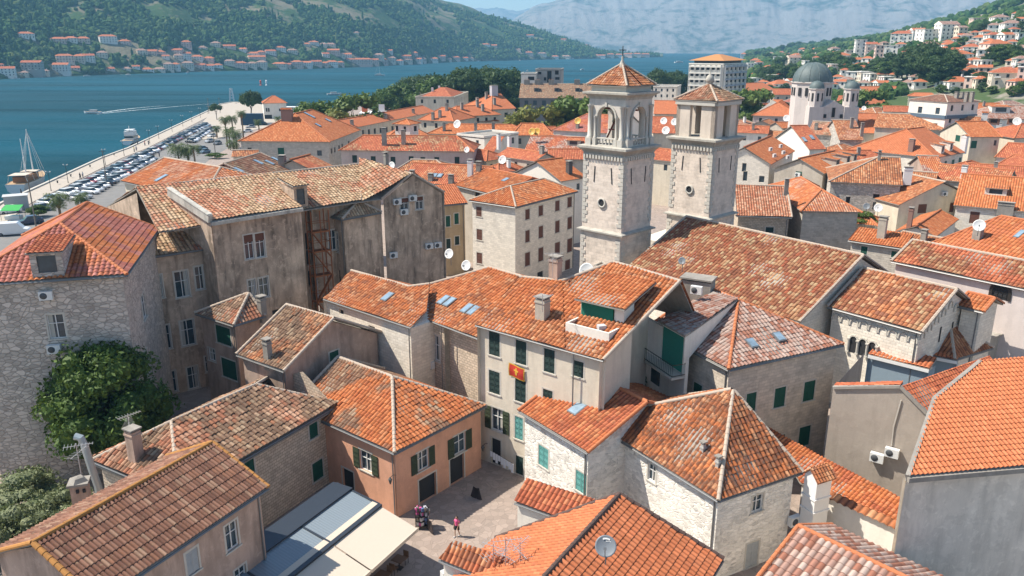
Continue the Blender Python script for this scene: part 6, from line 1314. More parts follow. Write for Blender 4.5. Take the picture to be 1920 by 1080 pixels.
m = MB(); cornice(m, N2, e, f, w2, zt, [(.02, -.1), (.1, .15), (.4, .4), (.62, .5), (.62, .72), (.0, .78)]); m.build('cornice', M_CORN, root)
m = MB(); ring(m, sq(N2, e, f, w2, zt+.7, -.15), sq(N2, e, f, w2, zt+1.5, -.15)); m.build('attic', M_TRIM, root)
m = MB(); cc = N2+(e+f)*w2/2; ap = np.array([*cc[:2], 32.0]); ro = w2/2+.25; P8 = []
rim = sq(N2, e, f, w2, 29.65, .25)
# eight sided tile roof on the square attic: mid points pulled out
R8 = []
for i in range(4): R8 += [rim[i], (rim[i]+rim[(i+1) % 4])/2]
for i in range(8):
    A8, B8 = R8[i], R8[(i+1) % 8]; tile_face(m, [A8, B8, ap], .34, .4, amp=.07, ns=6, jit=.01, seed=i)
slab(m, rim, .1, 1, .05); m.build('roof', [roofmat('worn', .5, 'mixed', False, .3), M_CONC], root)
m = MB(); [ridge_tiles(m, rim[i], ap, .13) for i in range(4)]; m.build('ridge_tiles', M_CAP, root)
m = MB(); m.lathe([(.5, 31.5), (.28, 32.1), (.1, 32.5), (.14, 32.7), (.05, 32.9), (.02, 33.1)], [*cc[:2], 0], 10); fi = m.build('finial', M_CORN, root)
m = MB(); m.bar([*cc[:2], 32.9], [*cc[:2], 34.0], .09); m.bar([*(cc-(e-f)*.3)[:2], 33.55], [*(cc+(e-f)*.3)[:2], 33.55], .09); m.build('cross', M_METAL, fi)
bell = thing('bell', 'round bell hung with red timbers inside the left belfry arch', 'bell', [*cc[:2], zb]); m = MB(); m.lathe([(.02, 26.7), (.25, 26.65), (.38, 26.2), (.5, 25.6), (.66, 25.4)], [*(cc-e*.6)[:2], 0], 14); m.build('bell_body', simple('bronze', (.30, .24, .13), .4, .7), bell); m = MB(); m.bar([*(cc-e*1.7+f*.8)[:2], zb+.5], [*(cc-e*.2)[:2], 26.6], .16); m.bar([*(cc-e*1.7-f*.9)[:2], zb+.5], [*(cc-e*.2)[:2], 26.6], .16); m.bar([*(cc-f*2.5)[:2], 26.8], [*(cc+f*2.5)[:2], 26.8], .2); m.bar([*(cc-e*1.5-f*.6)[:2], zb+1.9], [*(cc-e*1.4+f*.6)[:2], zb+1.9], .12); m.build('timber', simple('red_timber', (.20, .055, .035), .8), bell)
# right tower
root, N, e, f = tower('bell_tower', 'right bell tower with plain square belfry openings and a stone ball on its brown roof', S(1339, 264, 22.5), math.radians(45), 6.25, 22.5)
N2 = N+(e+f)*.25; w2 = 5.75; m = MB(); cor = [N2, N2+e*w2, N2+(e+f)*w2, N2+f*w2]
pw = 2.05
for p_, d1, d2 in ((cor[0], e, f), (cor[1], -e, f), (cor[2], -e, -f), (cor[3], e, -f)):
    q = p_+d1*pw/2+d2*pw/2
    t_ = .55
    for dd_, oo in ((d1, d2), (d2, d1)): k = p_+dd_*pw/2+oo*t_/2; m.bar(*[np.array([*(k-dd_*pw/2*s)[:2], 24.85]) for s in (1, -1)], t_, 4.5)
m.build('belfry_pier', plaster((.70, .60, .50), .35, .3, 'belfry_stone_plain', .5), root)
m = MB()
for s_ in range(4):
    a = cor[s_]; b_ = cor[(s_+1) % 4]; m.bar([*a[:2], 27.05], [*b_[:2], 27.05], .6, .6)
m.build('lintel', M_TRIM, root)
m = MB(); m.poly(sq(N2, e, f, w2, 22.6)); m.build('belfry_floor', M_CORN, root)
rim = sq(N2, e, f, w2, 27.35, .35); cc = N2+(e+f)*w2/2; ap = np.array([*cc[:2], 29.3]); m = MB()
for i in range(4): tile_face(m, [rim[i], rim[(i+1) % 4], ap], .34, .4, ns=6, jit=.012, seed=i)
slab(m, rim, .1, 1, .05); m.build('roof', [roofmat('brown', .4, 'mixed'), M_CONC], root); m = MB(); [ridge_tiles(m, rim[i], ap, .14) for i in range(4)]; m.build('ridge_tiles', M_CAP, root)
m = MB(); m.lathe([(.45, 28.9), (.3, 29.15), (.2, 29.25), (.5, 29.55), (.58, 29.9), (.38, 30.3), (.08, 30.6), (.03, 30.95)], [*cc[:2], 0], 14); m.build('finial', M_CORN, root)
# low west front block between and under the towers
m = MB(); wf = thing('cathedral_front_block', 'pale ashlar cathedral front between the two bell towers', 'church front', S(1250, 400, 0)); Pa, Pb = S(1234, 400, 12), S(1262, 395, 12)
q0 = S(1215, 448, 9.5); q1 = S(1300, 418, 9.5); m.bar([*q0[:2], 4.7], [*q1[:2], 4.7], 2.5, 9.4); m.build('wall', ST_W, wf)

# ================= domed church =================
ROOTC = S(1552, 230, 0); cy = 232.; dc = thing('domed_church', 'grey domed stone church with twin domed front turrets and a red blue white banner', 'church', np.array([SY(1530, 157, cy)[0], cy, 0])); X0 = SY(1530, 157, cy)[0]
M_LEAD = NT('lead_roof'); _c = M_LEAD.mix(M_LEAD.noise(M_LEAD.pos(), 1.5, 5), (.06, .085, .085), (.13, .165, .16)); M_LEAD = M_LEAD.fin(_c, .6, .4); CST = plaster((.60, .54, .50), .2, .2, 'church_stone', .5)
zb = 24.2; m = MB(); R_ = 5.5; m.lathe([(R_*math.cos(t), zb+R_*.98*math.sin(t)) for t in np.linspace(0, math.pi/2, 14)], [X0, cy+3, 0], 32)
for i in range(12):
    t = i*math.pi/6; m.tube([np.array([X0+(R_+.04)*math.cos(a)*math.cos(t), cy+3+(R_+.04)*math.cos(a)*math.sin(t), zb+R_*.98*math.sin(a)]) for a in np.linspace(0, 1.5, 8)], .07, 4)
m.build('dome', M_LEAD, dc)
m = MB(); m.lathe([(5.5, 10), (5.5, 23.8), (5.9, 24.0), (5.9, 24.3), (5.3, 24.35)], [X0, cy+3, 0], 8, a0=math.pi/8, smooth=False); dr = m.build('drum', CST, dc)
for i in range(16):
    t = math.pi/8*(i+.5)-.0
    if math.sin(t) > .3: continue
    q = np.array([X0+5.22*math.cos(t), cy+3+5.22*math.sin(t), 21.6]); m = MB(); m.box(q, (.35, .8, 2.2), t); m.build('drum_window', M_DARK, dr)
thc = math.radians(-4); fe_ = np.array([math.cos(thc), math.sin(thc), 0]); fo = np.array([fe_[1], -fe_[0], 0])
bc = np.array([SY(1552, 200, cy)[0], cy, 0]); m = MB(); m.box(bc+[0, 0, 8.8]-fo*1.5, (11.5, 14, 17.6), thc); m.box(bc+[0, 0, 13.0]+fo*5.6, (12, .4, .4), thc)
p_ = [bc+fe_*k*3.2+fo*5.6+UP*17.6 for k in (-1, 1)]; m.poly([p_[0], p_[1], bc+fo*5.6+UP*19.5]); m.poly([p_[0], bc+fo*5.6+UP*19.5, bc-fo*5+UP*19.5, p_[0]-fo*10]); m.poly([bc+fo*5.6+UP*19.5, p_[1], p_[1]-fo*10, bc-fo*5+UP*19.5]); m.build('nave_wall', [CST], dc)
for k in (-1, 0, 1):
    m = MB(); m.box(bc+fe_*k*2.2+fo*5.62+UP*(15.3 if k else 16.3), (.7 if k else .8, .2, 1. if k else 2.6), thc); m.build('front_window', M_DARK, dc)
for k in (-1, 1):
    tc = bc+fe_*k*4.75+fo*4.0; tw = MB(); tw.box(tc+UP*8.9, (3.9, 3.9, 17.8), thc); tw.lathe([(2.0, 17.8), (2.0, 22.3), (2.25, 22.5), (2.25, 22.7), (1.9, 22.75)], tc, 8, a0=thc+math.pi/8, smooth=False); t_ = tw.build('turret', CST, dc)
    m = MB(); m.lathe([(2.05*math.cos(a), 22.7+2.1*math.sin(a)) for a in np.linspace(0, math.pi/2, 9)], tc, 20); m.tube([tc+UP*24.7, tc+UP*26.6], .07, 4); m.build('turret_dome', M_LEAD, t_)
    for i in range(8):
        a = thc+i*math.pi/4; m = MB(); m.box(tc+np.array([math.cos(a), math.sin(a), 0])*1.82+UP*20.4, (.2, .55, 2.2), a); m.build('turret_window', M_DARK, t_)
fl = thing('church_banner', 'long red blue and white striped banner hanging on the domed church front', 'banner', bc+fo*5.9+UP*9); 
for i, (cname, col) in enumerate((('red', (.45, .02, .03)), ('blue', (.02, .04, .30)), ('white', (.7, .7, .72)))):
    m = MB(); x0 = bc+fo*5.95+fe_*(-1.9+i*.85)+UP*13.2; V = []
    for j in range(9):
        for s_ in (0, 1): V.append(x0+fe_*(s_*.85-.06*j)+fo*(.1+.12*math.sin(j*.9+i))-UP*j*.72)
    Q = [[2*j, 2*j+1, 2*j+3, 2*j+2] for j in range(8)]; m.add(np.array(V), np.array(Q)); m.build('stripe', simple(cname+'_cloth', col, .8), fl)
# hotel roof and balconies
q = HS and hot; a, b_, c_, d_ = [np.array(v) for v in hot.Q[:4]]; m = MB(); cen = (a+b_+c_+d_)/4
o = [cen+(v-cen)*.82+UP*.2 for v in (a, b_, c_, d_)]; o2 = [v+UP*1.9 for v in o]; ring(m, o, o2); m.build('penthouse', simple('dark_glazing', (.06, .07, .08), .3), hot.root)
m = MB(); r_ = [cen+(v-cen)*1.02+UP*1.7 for v in (a, b_, c_, d_)]; top = [cen+(v-cen)*.12+UP*4.6 for v in (a, b_, c_, d_)]; ring(m, r_, top); m.poly(top); m.poly(r_[::-1]); m.build('roof', simple('ochre_sheet_roof', (.50, .22, .07), .7), hot.root)
for k, (x, y) in ((0, (a, b_)), (1, (b_, c_))):
    d_ = (y-x)*[1, 1, 0]; L = np.linalg.norm(d_); d_ /= L; n_h = np.array([d_[1], -d_[0], 0])
    for r in range(6):
        m = MB(); z = hot.ze-1.1-r*3.0; m.bar([*(x+d_*.8+n_h*.6)[:2], z], [*(y-d_*.8+n_h*.6)[:2], z], 1.2, .7); m.build('balcony', simple('balcony_white', (.66, .63, .56) if k == 0 else (.36, .39, .44), .7), hot.root)  # right face takes a bluish grey copy of the white: shade set in colour
    m = MB(); nb_ = 7 if k == 0 else 6
    for i in range(nb_): q = x+d_*(.8+i*(L-1.6)/(nb_-1))+n_h*.6; m.bar([*q[:2], 0], [*q[:2], hot.ze-.3], .3, .9)
    m.build('fin', simple('balcony_white', (.66, .63, .56), .7), hot.root)
gm = HS['grey_mansard']; m = MB(); [m.bar([*(gm.C4[k]+gm.frames[k][2][:2]*.12)[:2], 16.2], [*(gm.C4[k+1]+gm.frames[k][2][:2]*.12)[:2], 16.2], .3, .9) for k in (0, 1)]; m.build('blue_band', simple('slate_blue', (.10, .15, .20), .6), gm.root)
cl = HS['classical']; q4 = [np.array(v) for v in cl.Q[:4]]; cen = sum(q4)/4; r_ = [cen+(v-cen)*.8+UP*.1 for v in q4]; rt = [cen+(v-cen)*.1+UP*3.2 for v in q4]; m = MB()
for i in range(4): tile_face(m, [r_[i], r_[(i+1) % 4], rt[(i+1) % 4], rt[i]], .4, .5, ns=0)
m.build('roof', roofmat('red', .1, None, True), cl.root); m = MB(); [m.box(r_[i]*.5+cen*.5+UP*2.0, (.9, .9, 2.6)) for i in (0, 3)]; m.build('chimney', M_WHITE, cl.root)
ORD = ['first', 'second', 'third', 'fourth', 'fifth', 'sixth', 'seventh', 'eighth', 'ninth', 'tenth', 'eleventh', 'twelfth', 'thirteenth', 'fourteenth', 'fifteenth', 'sixteenth', 'seventeenth', 'eighteenth', 'nineteenth', 'twentieth']
TEN = ['', '', 'twenty', 'thirty', 'forty', 'fifty', 'sixty', 'seventy']
def ordw(n):
    if n <= 20: return ORD[n-1]
    t, u = divmod(n, 10); return (TEN[t]+'-'+ORD[u-1]) if u else {2: 'twentieth', 3: 'thirtieth', 4: 'fortieth', 5: 'fiftieth', 6: 'sixtieth', 7: 'seventieth'}[t]
# ================= vegetation =================
@cached
def leaf_mat(name, a, b):
    t = NT(name); oi = t.n('ShaderNodeObjectInfo').outputs['Random']; n = t.noise(t.pos(), .9, 3); g = t.n('ShaderNodeNewGeometry').outputs['Random Per Island']
    c = t.mix(g, a, b); c = t.mix(t.math('MULTIPLY', n, .5), c, mul(a, .7)); c = t.mix(t.math('MULTIPLY', oi, .35), c, mul(b, .75))
    t.fin(c, .6, .25)
    tr = t.n('ShaderNodeBsdfTranslucent'); t.l(t.mix(.5, c, (.12, .16, .02)), tr.inputs[0]); mx = t.n('ShaderNodeMixShader'); mx.inputs[0].default_value = .22
    t.l(t.p.outputs[0], mx.inputs[1]); t.l(tr.outputs[0], mx.inputs[2]); t.l(mx.outputs[0], t.out.inputs[0]); return t.m
LM = {'broad': leaf_mat('foliage', (.032, .080, .014), (.125, .19, .038)), 'pine': leaf_mat('pine_foliage', (.022, .055, .016), (.075, .12, .035)), 'light': leaf_mat('light_foliage', (.07, .13, .025), (.16, .22, .05)), 'cypress': leaf_mat('cypress_foliage', (.012, .032, .013), (.03, .055, .022)), 'olive': leaf_mat('olive_foliage', (.12, .15, .07), (.30, .32, .17)), 'yellow': leaf_mat('yellow_foliage', (.13, .15, .03), (.24, .22, .05))}
M_BARK = simple('bark', (.16, .12, .09), .95, grime=.6)
def leaves(cl, n, size, rng, flat=.6):
    """cl: clumps (x,y,z,rx,rz); leaf quads over the clumps"""
    cl = np.array(cl); wgt = cl[:, 3]**2; k = rng.choice(len(cl), n, p=wgt/wgt.sum())
    d = rng.normal(size=(n, 3)); d /= np.linalg.norm(d, axis=1)[:, None]; d[:, 2] = np.where(d[:, 2] < -.3, -d[:, 2]*.6, d[:, 2])
    rad = rng.uniform(.72, 1.05, n)[:, None]; c = cl[k, :3]+d*np.stack([cl[k, 3], cl[k, 3], cl[k, 4]], 1)*rad
    nn = d+rng.normal(size=(n, 3))*flat; nn /= np.linalg.norm(nn, axis=1)[:, None]
    a = np.cross(nn, rng.normal(size=(n, 3))); a /= np.linalg.norm(a, axis=1)[:, None]; b = np.cross(nn, a); s = size*rng.uniform(.6, 1.3, n)[:, None]
    V = np.stack([c-a*s, c-b*s*.5, c+a*s, c+b*s*.5], 1).reshape(-1, 3); return V, np.arange(4*n).reshape(-1, 4)
def make_tree(name, kind, H, Rr, seed, n=1500, size=.4, trunk=.35, loc=None, label='', cat='tree', ncl=26):
    rng = np.random.default_rng(seed); root = thing(name, label, cat, np.zeros(3) if loc is None else loc); o = LOC[root.name]; cl = []
    for i in range(ncl):
        if kind == 'cypress': z = rng.uniform(.1, 1); rr = Rr*(1-z)**.6*.6; a = rng.uniform(0, 6.28); cl.append((math.cos(a)*rr*.5, math.sin(a)*rr*.5, H*z*.95, max(.3, rr), H*.1))
        elif kind == 'umbrella': a = rng.uniform(0, 6.28); q = Rr*math.sqrt(rng.uniform(0, 1))*.75; cl.append((math.cos(a)*q, math.sin(a)*q, H*(.68+.16*(1-(q/Rr)**2))+rng.normal()*H*.05, Rr*rng.uniform(.28, .42), H*rng.uniform(.13, .2)))
        else:
            a = rng.uniform(0, 6.28); u = rng.uniform(-1, 1); q = math.sqrt(max(0, 1-u*u))*rng.uniform(.45, .85); cl.append((math.cos(a)*q*Rr, math.sin(a)*q*Rr, H*(1-trunk)*.5*(1+u*.72)+H*trunk, Rr*rng.uniform(.24, .46), H*rng.uniform(.09, .19)))
    V, F = leaves(cl, n, size, rng); m = MB(); m.add(V+o, F)
    for c in cl:
        s = .62; m.lathe([(c[3]*s*math.cos(t), c[2]+c[4]*s*math.sin(t)) for t in np.linspace(-1.2, 1.5, 5)], [o[0]+c[0], o[1]+c[1], o[2]], 6, smooth=False)
    m.build('crown', LM[{'umbrella': 'pine'}.get(kind, kind)], root)
    m = MB(); m.tube([o, o+[.05*H*.3, 0, H*.3], o+[0, .02*H, H*.62]], [.03*H, .022*H, .012*H], 7)
    for i in range(6): c = cl[i*3 % len(cl)]; m.tube([o+[.01*H, 0, H*(.28+.05*i)], o+np.array(c[:3])*[.6, .6, .9]], [.012*H, .004*H], 5)
    m.build('trunk', M_BARK, root); return root
# big tree beside the left stone building
nb = S(222, 905, 0); t_ = make_tree('broadleaf_tree', 'broad', 12.2, 4.9, 5, 18000, .21, .06, np.array([nb[0]-.5, nb[1]+1.0, 0]), 'big dense green tree in front of the pale rubble building, lower left', ncl=64)
for i, (x, y, H_, R_, k, lab) in enumerate(((60, 935, 3.6, 3.4, 'olive', 'pale green shrub beneath the big tree at the left edge'), (120, 960, 3.0, 2.6, 'olive', 'pale bush behind the near chimney'), (20, 1000, 3.2, 3.0, 'olive', 'grey green shrub at the left edge of the garden'), (70, 1035, 2.6, 2.4, 'light', 'low yellowish bush in the bottom left garden'))):
    make_tree('shrub', k, H_*1.1, R_, 20+i, 5200, .13, .02, S(x, y+40, 0), lab, 'shrub', 34)
P_ = {k: make_tree(nm, kd, H_, R_, sd, n_, sz, tr, None, 'x', 'tree', nc) for k, nm, kd, H_, R_, sd, n_, sz, tr, nc in (
 ('pine1', 'pine_tree', 'pine', 12, 5.2, 31, 2600, .42, .15, 30), ('pine2', 'pine_tree', 'umbrella', 13, 6.2, 32, 2400, .42, .2, 26), ('broad1', 'broadleaf_tree', 'broad', 9, 4.4, 33, 2200, .36, .1, 26), ('light1', 'broadleaf_tree', 'light', 9, 4.2, 34, 2000, .36, .1, 24), ('cyp', 'cypress_tree', 'cypress', 11, 2.0, 35, 900, .34, .05, 26), ('yel', 'broadleaf_tree', 'yellow', 7, 4.2, 36, 1500, .34, .15, 20))}
PROTO = []
for k, r in P_.items(): kids(r); PROTO.append(r)
UPROTO = []
def plant(k, loc, H, label, group=None, wid=None):
    base = {'pine1': 12, 'pine2': 13, 'broad1': 9, 'light1': 9, 'cyp': 11, 'yel': 7}[k]; s = H/base
    if P_[k].get('used') is None:
        r = P_[k]; P_[k]['used'] = 1; r.location = tuple(loc); r.scale = (s*(wid or 1),)*2+(s,); r['label'] = label
        if group: r['group'] = group
        return r
    rz = random.uniform(0, 6.28)
    return dup(P_[k], loc, rz, (s*(wid or 1), s*(wid or 1), s), label, group)
# pines along the shore behind the classical building
GL_ = [(722, 212, 46, 'broad1'), (748, 206, 52, 'broad1'), (775, 200, 55, 'pine2'), (790, 188, 44, 'pine2'), (803, 196, 54, 'broad1'), (820, 188, 46, 'pine2'), (838, 186, 40, 'pine1'), (858, 184, 46, 'pine1'), (872, 188, 56, 'pine2'), (888, 192, 62, 'pine2'), (905, 190, 58, 'pine1'), (922, 186, 58, 'pine2'), (938, 190, 60, 'pine1'), (952, 186, 54, 'pine2'), (964, 196, 60, 'broad1'), (740, 196, 30, 'pine1'), (880, 204, 40, 'broad1'), (955, 210, 44, 'pine1'), (905, 178, 40, 'pine1'), (850, 196, 40, 'broad1')]
GX = [q[0]+q[1]/1000 for q in GL_]
for i, (x, y, hp, k) in enumerate(GL_):
    D = 385+(i % 4)*12; p = SY(x, y-hp, D); plant(k, [p[0], D, 0], max(6, p[2]), f"{dict(pine1='dark pine', pine2='spreading pine', broad1='dense round tree')[k]} in the shore grove, {ordw(1+sorted(GX).index(x+y/1000))} trunk from the left", 'trees of the shore grove', 1.15)
for x, y, hp, k, D, lab in ((1088, 250, 72, 'light1', 246, 'bright green tree in front of the charcoal block'), (1065, 245, 50, 'light1', 250, 'smaller green tree touching the bright green tree'), (1112, 245, 50, 'light1', 250, 'green tree just left of the left bell tower belfry'), (1018, 240, 50, 'yel', 250, 'yellowish tree beside the bright green tree'), (668, 235, 62, 'light1', 262, 'light green tree at the marina'), (590, 230, 42, 'light1', 262, 'rounded green tree behind the harbour roof'), (605, 232, 34, 'yel', 255, 'yellow green tree behind the harbour roof'), (1385, 215, 48, 'light1', 300, 'light green tree in front of the hotel'), (1412, 215, 50, 'light1', 305, 'pale feathery tree right of the hotel'), (1637, 208, 42, 'light1', 330, 'light green tree right of the domed church'), (1603, 205, 30, 'broad1', 330, 'dark green tree behind the right church turret'), (1238, 165, 34, 'pine2', 480, 'tall cedar between tower and hotel'), (1272, 165, 30, 'pine2', 500, 'second cedar left of the hotel'), (1254, 168, 18, 'pine1', 490, 'dark tree between the two cedars'), (1220, 168, 20, 'pine1', 495, 'dark tree behind the left tower roof'), (1285, 168, 16, 'pine1', 500, 'dark tree at the foot of the hotel')):
    p = SY(x, y-hp, D); plant(k, [p[0], D, 0], max(4, p[2]), lab, None, 1.1 if k != 'pine2' else .9)
for x, y, hp, lab in ((473, 232, 60, 'umbrella pine on the pale waterfront plaza'), (407, 225, 30, 'small umbrella pine at the end of the parking')):
    b = S(x, y, 0); d = ray(x, y-hp); H_ = CAM_H+d[2]/d[1]*b[1]; plant('pine2', b, H_, lab, None, .75 if hp > 40 else .9)
tp_ = make_tree('shrub', 'light', 3.0, 2.6, 61, 2500, .2, .02, S(1631, 440, 5.6)+np.array([0, 3.5, 0]), 'green bushes growing on the terrace beside the tall grey chimney', 'shrub', 20)
tp_ = make_tree('shrub', 'broad', 2.6, 1.6, 62, 1500, .18, .02, S(1186, 735, 4.8), 'small green roof garden bush beside the shuttered house', 'shrub', 14)
# palms
M_FROND = leaf_mat('palm_foliage', (.05, .09, .02), (.14, .18, .05)); M_PT = simple('palm_trunk', (.22, .15, .09), .95, grime=.7); M_SK = simple('dead_fronds', (.30, .18, .07), .95, grime=.6)
def make_palm(H, L, n, skirt, label, loc, seed):
    rng = np.random.default_rng(seed); root = thing('palm_tree', label, 'palm', loc); o = np.array(loc, float); m = MB(); top = o+[0, 0, H]
    for i in range(n):
        a = rng.uniform(0, 6.28); el = rng.uniform(-.35, 1.2); h = np.array([math.cos(a), math.sin(a), 0]); s = np.array([-h[1], h[0], 0]); q = top.copy(); V = []; seg = 7; ang = el
        for j in range(seg):
            wd = L*.17*math.sin(math.pi*(j+.6)/(seg+.2)); V += [q-s*wd-UP*wd*.6, q, q+s*wd-UP*wd*.6]; q = q+(h*math.cos(ang)+UP*math.sin(ang))*L/seg; ang -= .32
        V = np.array(V); Q = []
        for j in range(seg-1):
            Q += [[3*j, 3*j+1, 3*j+4, 3*j+3], [3*j+1, 3*j+2, 3*j+5, 3*j+4]]
        # split leaflets: drop alternate slivers by narrowing
        for j in range(seg-1):
            for t in (0.0, .5):
                b0 = V[3*j+1]*(1-t)+V[3*j+4]*t; b1 = V[3*j+1]*(.65-t*.5+.0)+V[3*j+4]*(.35+t*.5)
                for c in (0, 2):
                    e_ = V[3*j+c]*(1-t)+V[3*j+3+c]*t+(V[3*j+4]-V[3*j+1])*.25; m.add([b0, b1, e_], np.arange(3))
    m.build('crown', M_FROND, root); m = MB(); m.tube([o, o+[.1, 0, H*.5], top], [.32, .25, .22], 8); m.build('trunk', M_PT, root)
    if skirt: m = MB(); m.lathe([(.3, -1.9), (.65, -1.2), (.75, -.4), (.3, 0)], top, 8, smooth=False); m.build('dead_frond_skirt', M_SK, root)
    return root
# palms placed by foot position found from known height of crown
pm = [(107, 372, 5.0, 3.0, 'stocky palm with an orange skirt behind the left roofs'), (150, 368, 3.0, 2.4, 'small palm beside the stocky palm behind the left roofs'), (332, 278, 6.0, 3.6, 'broad palm above the sea orange roof'), (350, 282, 5.0, 3.0, 'shorter palm right of the broad palm'), (362, 278, 6.0, 3.0, 'palm at the corner of the parking island'), (421, 224, 9.5, 2.6, 'tall slender palm left of the palm cluster'), (434, 222, 8.5, 3.0, 'tall palm in the middle of the cluster'), (452, 212, 9.5, 2.6, 'tallest palm with a brown skirt near the plaza'), (428, 245, 6.0, 3.2, 'bushy palm low in the cluster'), (441, 250, 6.0, 3.2, 'wide palm at the front of the cluster'), (437, 268, 4.0, 3.0, 'low palm beside the harbour roof'), (484, 228, 4.5, 2.4, 'short palm by the dark blue container'), (521, 222, 4.0, 2.2, 'short palm before the waterfront house'), (405, 240, 3.8, 2.4, 'low palm at the cluster edge by the cars'), (762, 196, 4.0, 2.0, 'lone palm before the classical building')]
for i, (x, y, H_, L_, lab) in enumerate(pm):
    p = S(x, y, H_); make_palm(H_, L_*1.25, 62, i in (0, 5, 7), lab, [p[0], p[1], 0], 80+i)
make_tree('shrub', 'broad', 2.2, 2.4, 63, 1800, .2, .02, S(72, 404, .3), 'green shrub behind the van by the quay road', 'shrub', 16)
make_tree('shrub', 'light', 1.6, 3.0, 64, 1800, .2, .02, S(405, 296, .2), 'hedge in the parking island', 'shrub', 16)

# ================= houses across the bay and on the right slope =================
FW = [simple('far_white_wall', (.82, .77, .70), .9), simple('far_cream_wall', (.74, .63, .50), .9), simple('far_pink_wall', (.72, .52, .43), .9), simple('far_stone_wall', (.42, .39, .34), .9)]; FWN = ['white', 'cream', 'pinkish', 'grey stone']
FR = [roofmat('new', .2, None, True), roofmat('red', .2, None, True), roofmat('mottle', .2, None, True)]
def far_house(p, w, h, dep, rz, kind, wi, ri, label, group, fl):
    root = thing('house', label, 'house', p, group); o = np.array(p, float); e = np.array([math.cos(rz), math.sin(rz), 0]); f = np.array([-e[1], e[0], 0]); m = MB(); rf = min(w, dep)*.22 if kind != 'flat' else 0; hw = max(2.2, h-rf)
    m.box(o+f*dep/2+UP*(hw/2-1.5), (w, dep, hw+3), rz); n = max(2, int(w/3.2))
    for j in range(fl):
        for i in range(n):
            z = hw-1.3-j*2.9
            if z < .6: continue
            c = o+e*(-w/2+(i+.5)*w/n)+UP*z; m.box(c-f*.01, (1.1, .12, 1.5), rz, 1)
            if i % 2 == 0 and j % 2 == 0 and w > 9: m.box(c-f*.5-UP*.9, (2.4, 1., .15), rz, 2); m.box(c-f*.95-UP*.5, (2.4, .08, .8), rz, 2)
        for i in range(2):
            c = o+e*(w/2)+f*(dep*(.3+.4*i))+UP*(hw-1.3-j*2.9); m.box(c, (.12, 1.0, 1.4), rz, 1)
            c = o-e*(w/2)+f*(dep*(.3+.4*i))+UP*(hw-1.3-j*2.9); m.box(c, (.12, 1.0, 1.4), rz, 1)
    m.build('wall', [FW[wi], M_DARK, FW[0]], root); m = MB(); ov = .4
    C = [o+e*sx*(w/2+ov)+f*(dep/2+sy*(dep/2+ov))+UP*hw for sx, sy in ((-1, -1), (1, -1), (1, 1), (-1, 1))]
    if kind == 'flat': slab(m, [c+UP*.3 for c in C], .3, 0); m.build('roof', FW[0], root); return root
    long_ = w >= dep; k = 0 if kind == 'gable' else min(w, dep)/2*.9; hd = e if long_ else f; Lh = (w if long_ else dep)/2+ov; cc = o+f*dep/2+UP*(hw+rf); a, b = cc-hd*(Lh-k), cc+hd*(Lh-k)
    fs = [[C[0], C[1], b, a], [C[2], C[3], a, b], [C[3], C[0], a], [C[1], C[2], b]] if long_ else [[C[1], C[2], b, a], [C[3], C[0], a, b], [C[0], C[1], a], [C[2], C[3], b]]
    for i, q in enumerate(fs): 
        if i < 2 or kind != 'gable': tile_face(m, q, .36, .42, ns=0)
        else: m.poly(q, 1)
    slab(m, C, .15, 1); m.build('roof', [FR[ri], FW[wi]], root)
    if w > 8 and wi != 3: m = MB(); m.box(cc+hd*Lh*.4+f*.6+UP*.2, (.7, .6, 1.6), rz); m.build('chimney', FW[0], root)
    return root
FH = [(3,127,7,6),(13,146,26,17),(61,145,30,26),(115,141,24,20),(139,133,19,8),(124,120,27,18),(148,118,18,15),(167,118,21,16),(192,109,17,13),(52,74,23,13),(111,81,25,11),(133,80,19,11),(157,82,20,12),(205,83,27,17),(237,84,17,10),(268,103,17,11),(285,103,16,10),(301,102,17,8),(311,112,12,9),(236,132,15,6),(278,134,20,7),(298,134,20,7),(317,133,17,16),(330,101,20,10),(350,91,17,15),(336,114,16,13),(351,114,16,16),(369,114,19,11),(390,115,19,9),(381,92,15,6),(404,89,16,11),(431,93,21,9),(455,98,12,8),(328,132,14,13),(353,131,20,15),(374,129,19,10),(392,130,17,10),(410,128,15,9),(432,124,19,13),(453,130,22,14),(473,130,17,13),(490,130,18,15),(523,128,25,11),(475,105,20,8),(491,104,15,9),(509,104,19,11),(483,113,30,9),(528,97,17,11),(549,101,18,10),(556,128,20,14),(575,127,17,12),(594,125,20,12),(608,126,12,10),(576,87,12,7),(589,85,18,9),(605,88,13,8),(612,108,13,10),(620,88,18,8),(625,103,22,12),(640,108,12,9),(652,110,15,11),(668,65,10,6),(624,127,20,12),(640,126,12,10),(673,126,52,15),(703,124,14,13),(709,112,17,13),(720,123,16,12),(735,120,16,14),(731,101,9,8),(748,123,14,9),(761,113,20,11),(765,120,18,10),(782,120,16,10),(777,103,12,7),(794,119,12,10),(811,118,22,9),(827,113,18,10),(842,116,10,6),(856,115,15,9),(911,86,17,5),(926,88,12,5),(994,71,14,7),(972,96,8,5),(992,104,15,8),(1016,106,17,8),(1040,111,14,6),(1060,110,18,6),(1056,76,10,4),(1100,88,12,5),(1126,108,17,6),(1145,108,14,8),(1160,108,14,7),(1177,107,16,8),(1194,107,14,8),(1210,107,16,7),(45,146,14,8),(85,144,12,9),(208,134,14,8),(256,131,12,8),(540,128,12,9),(872,113,12,6),(884,112,10,5)]
hp_pts = []; cnt = {}
FHs = sorted(FH)
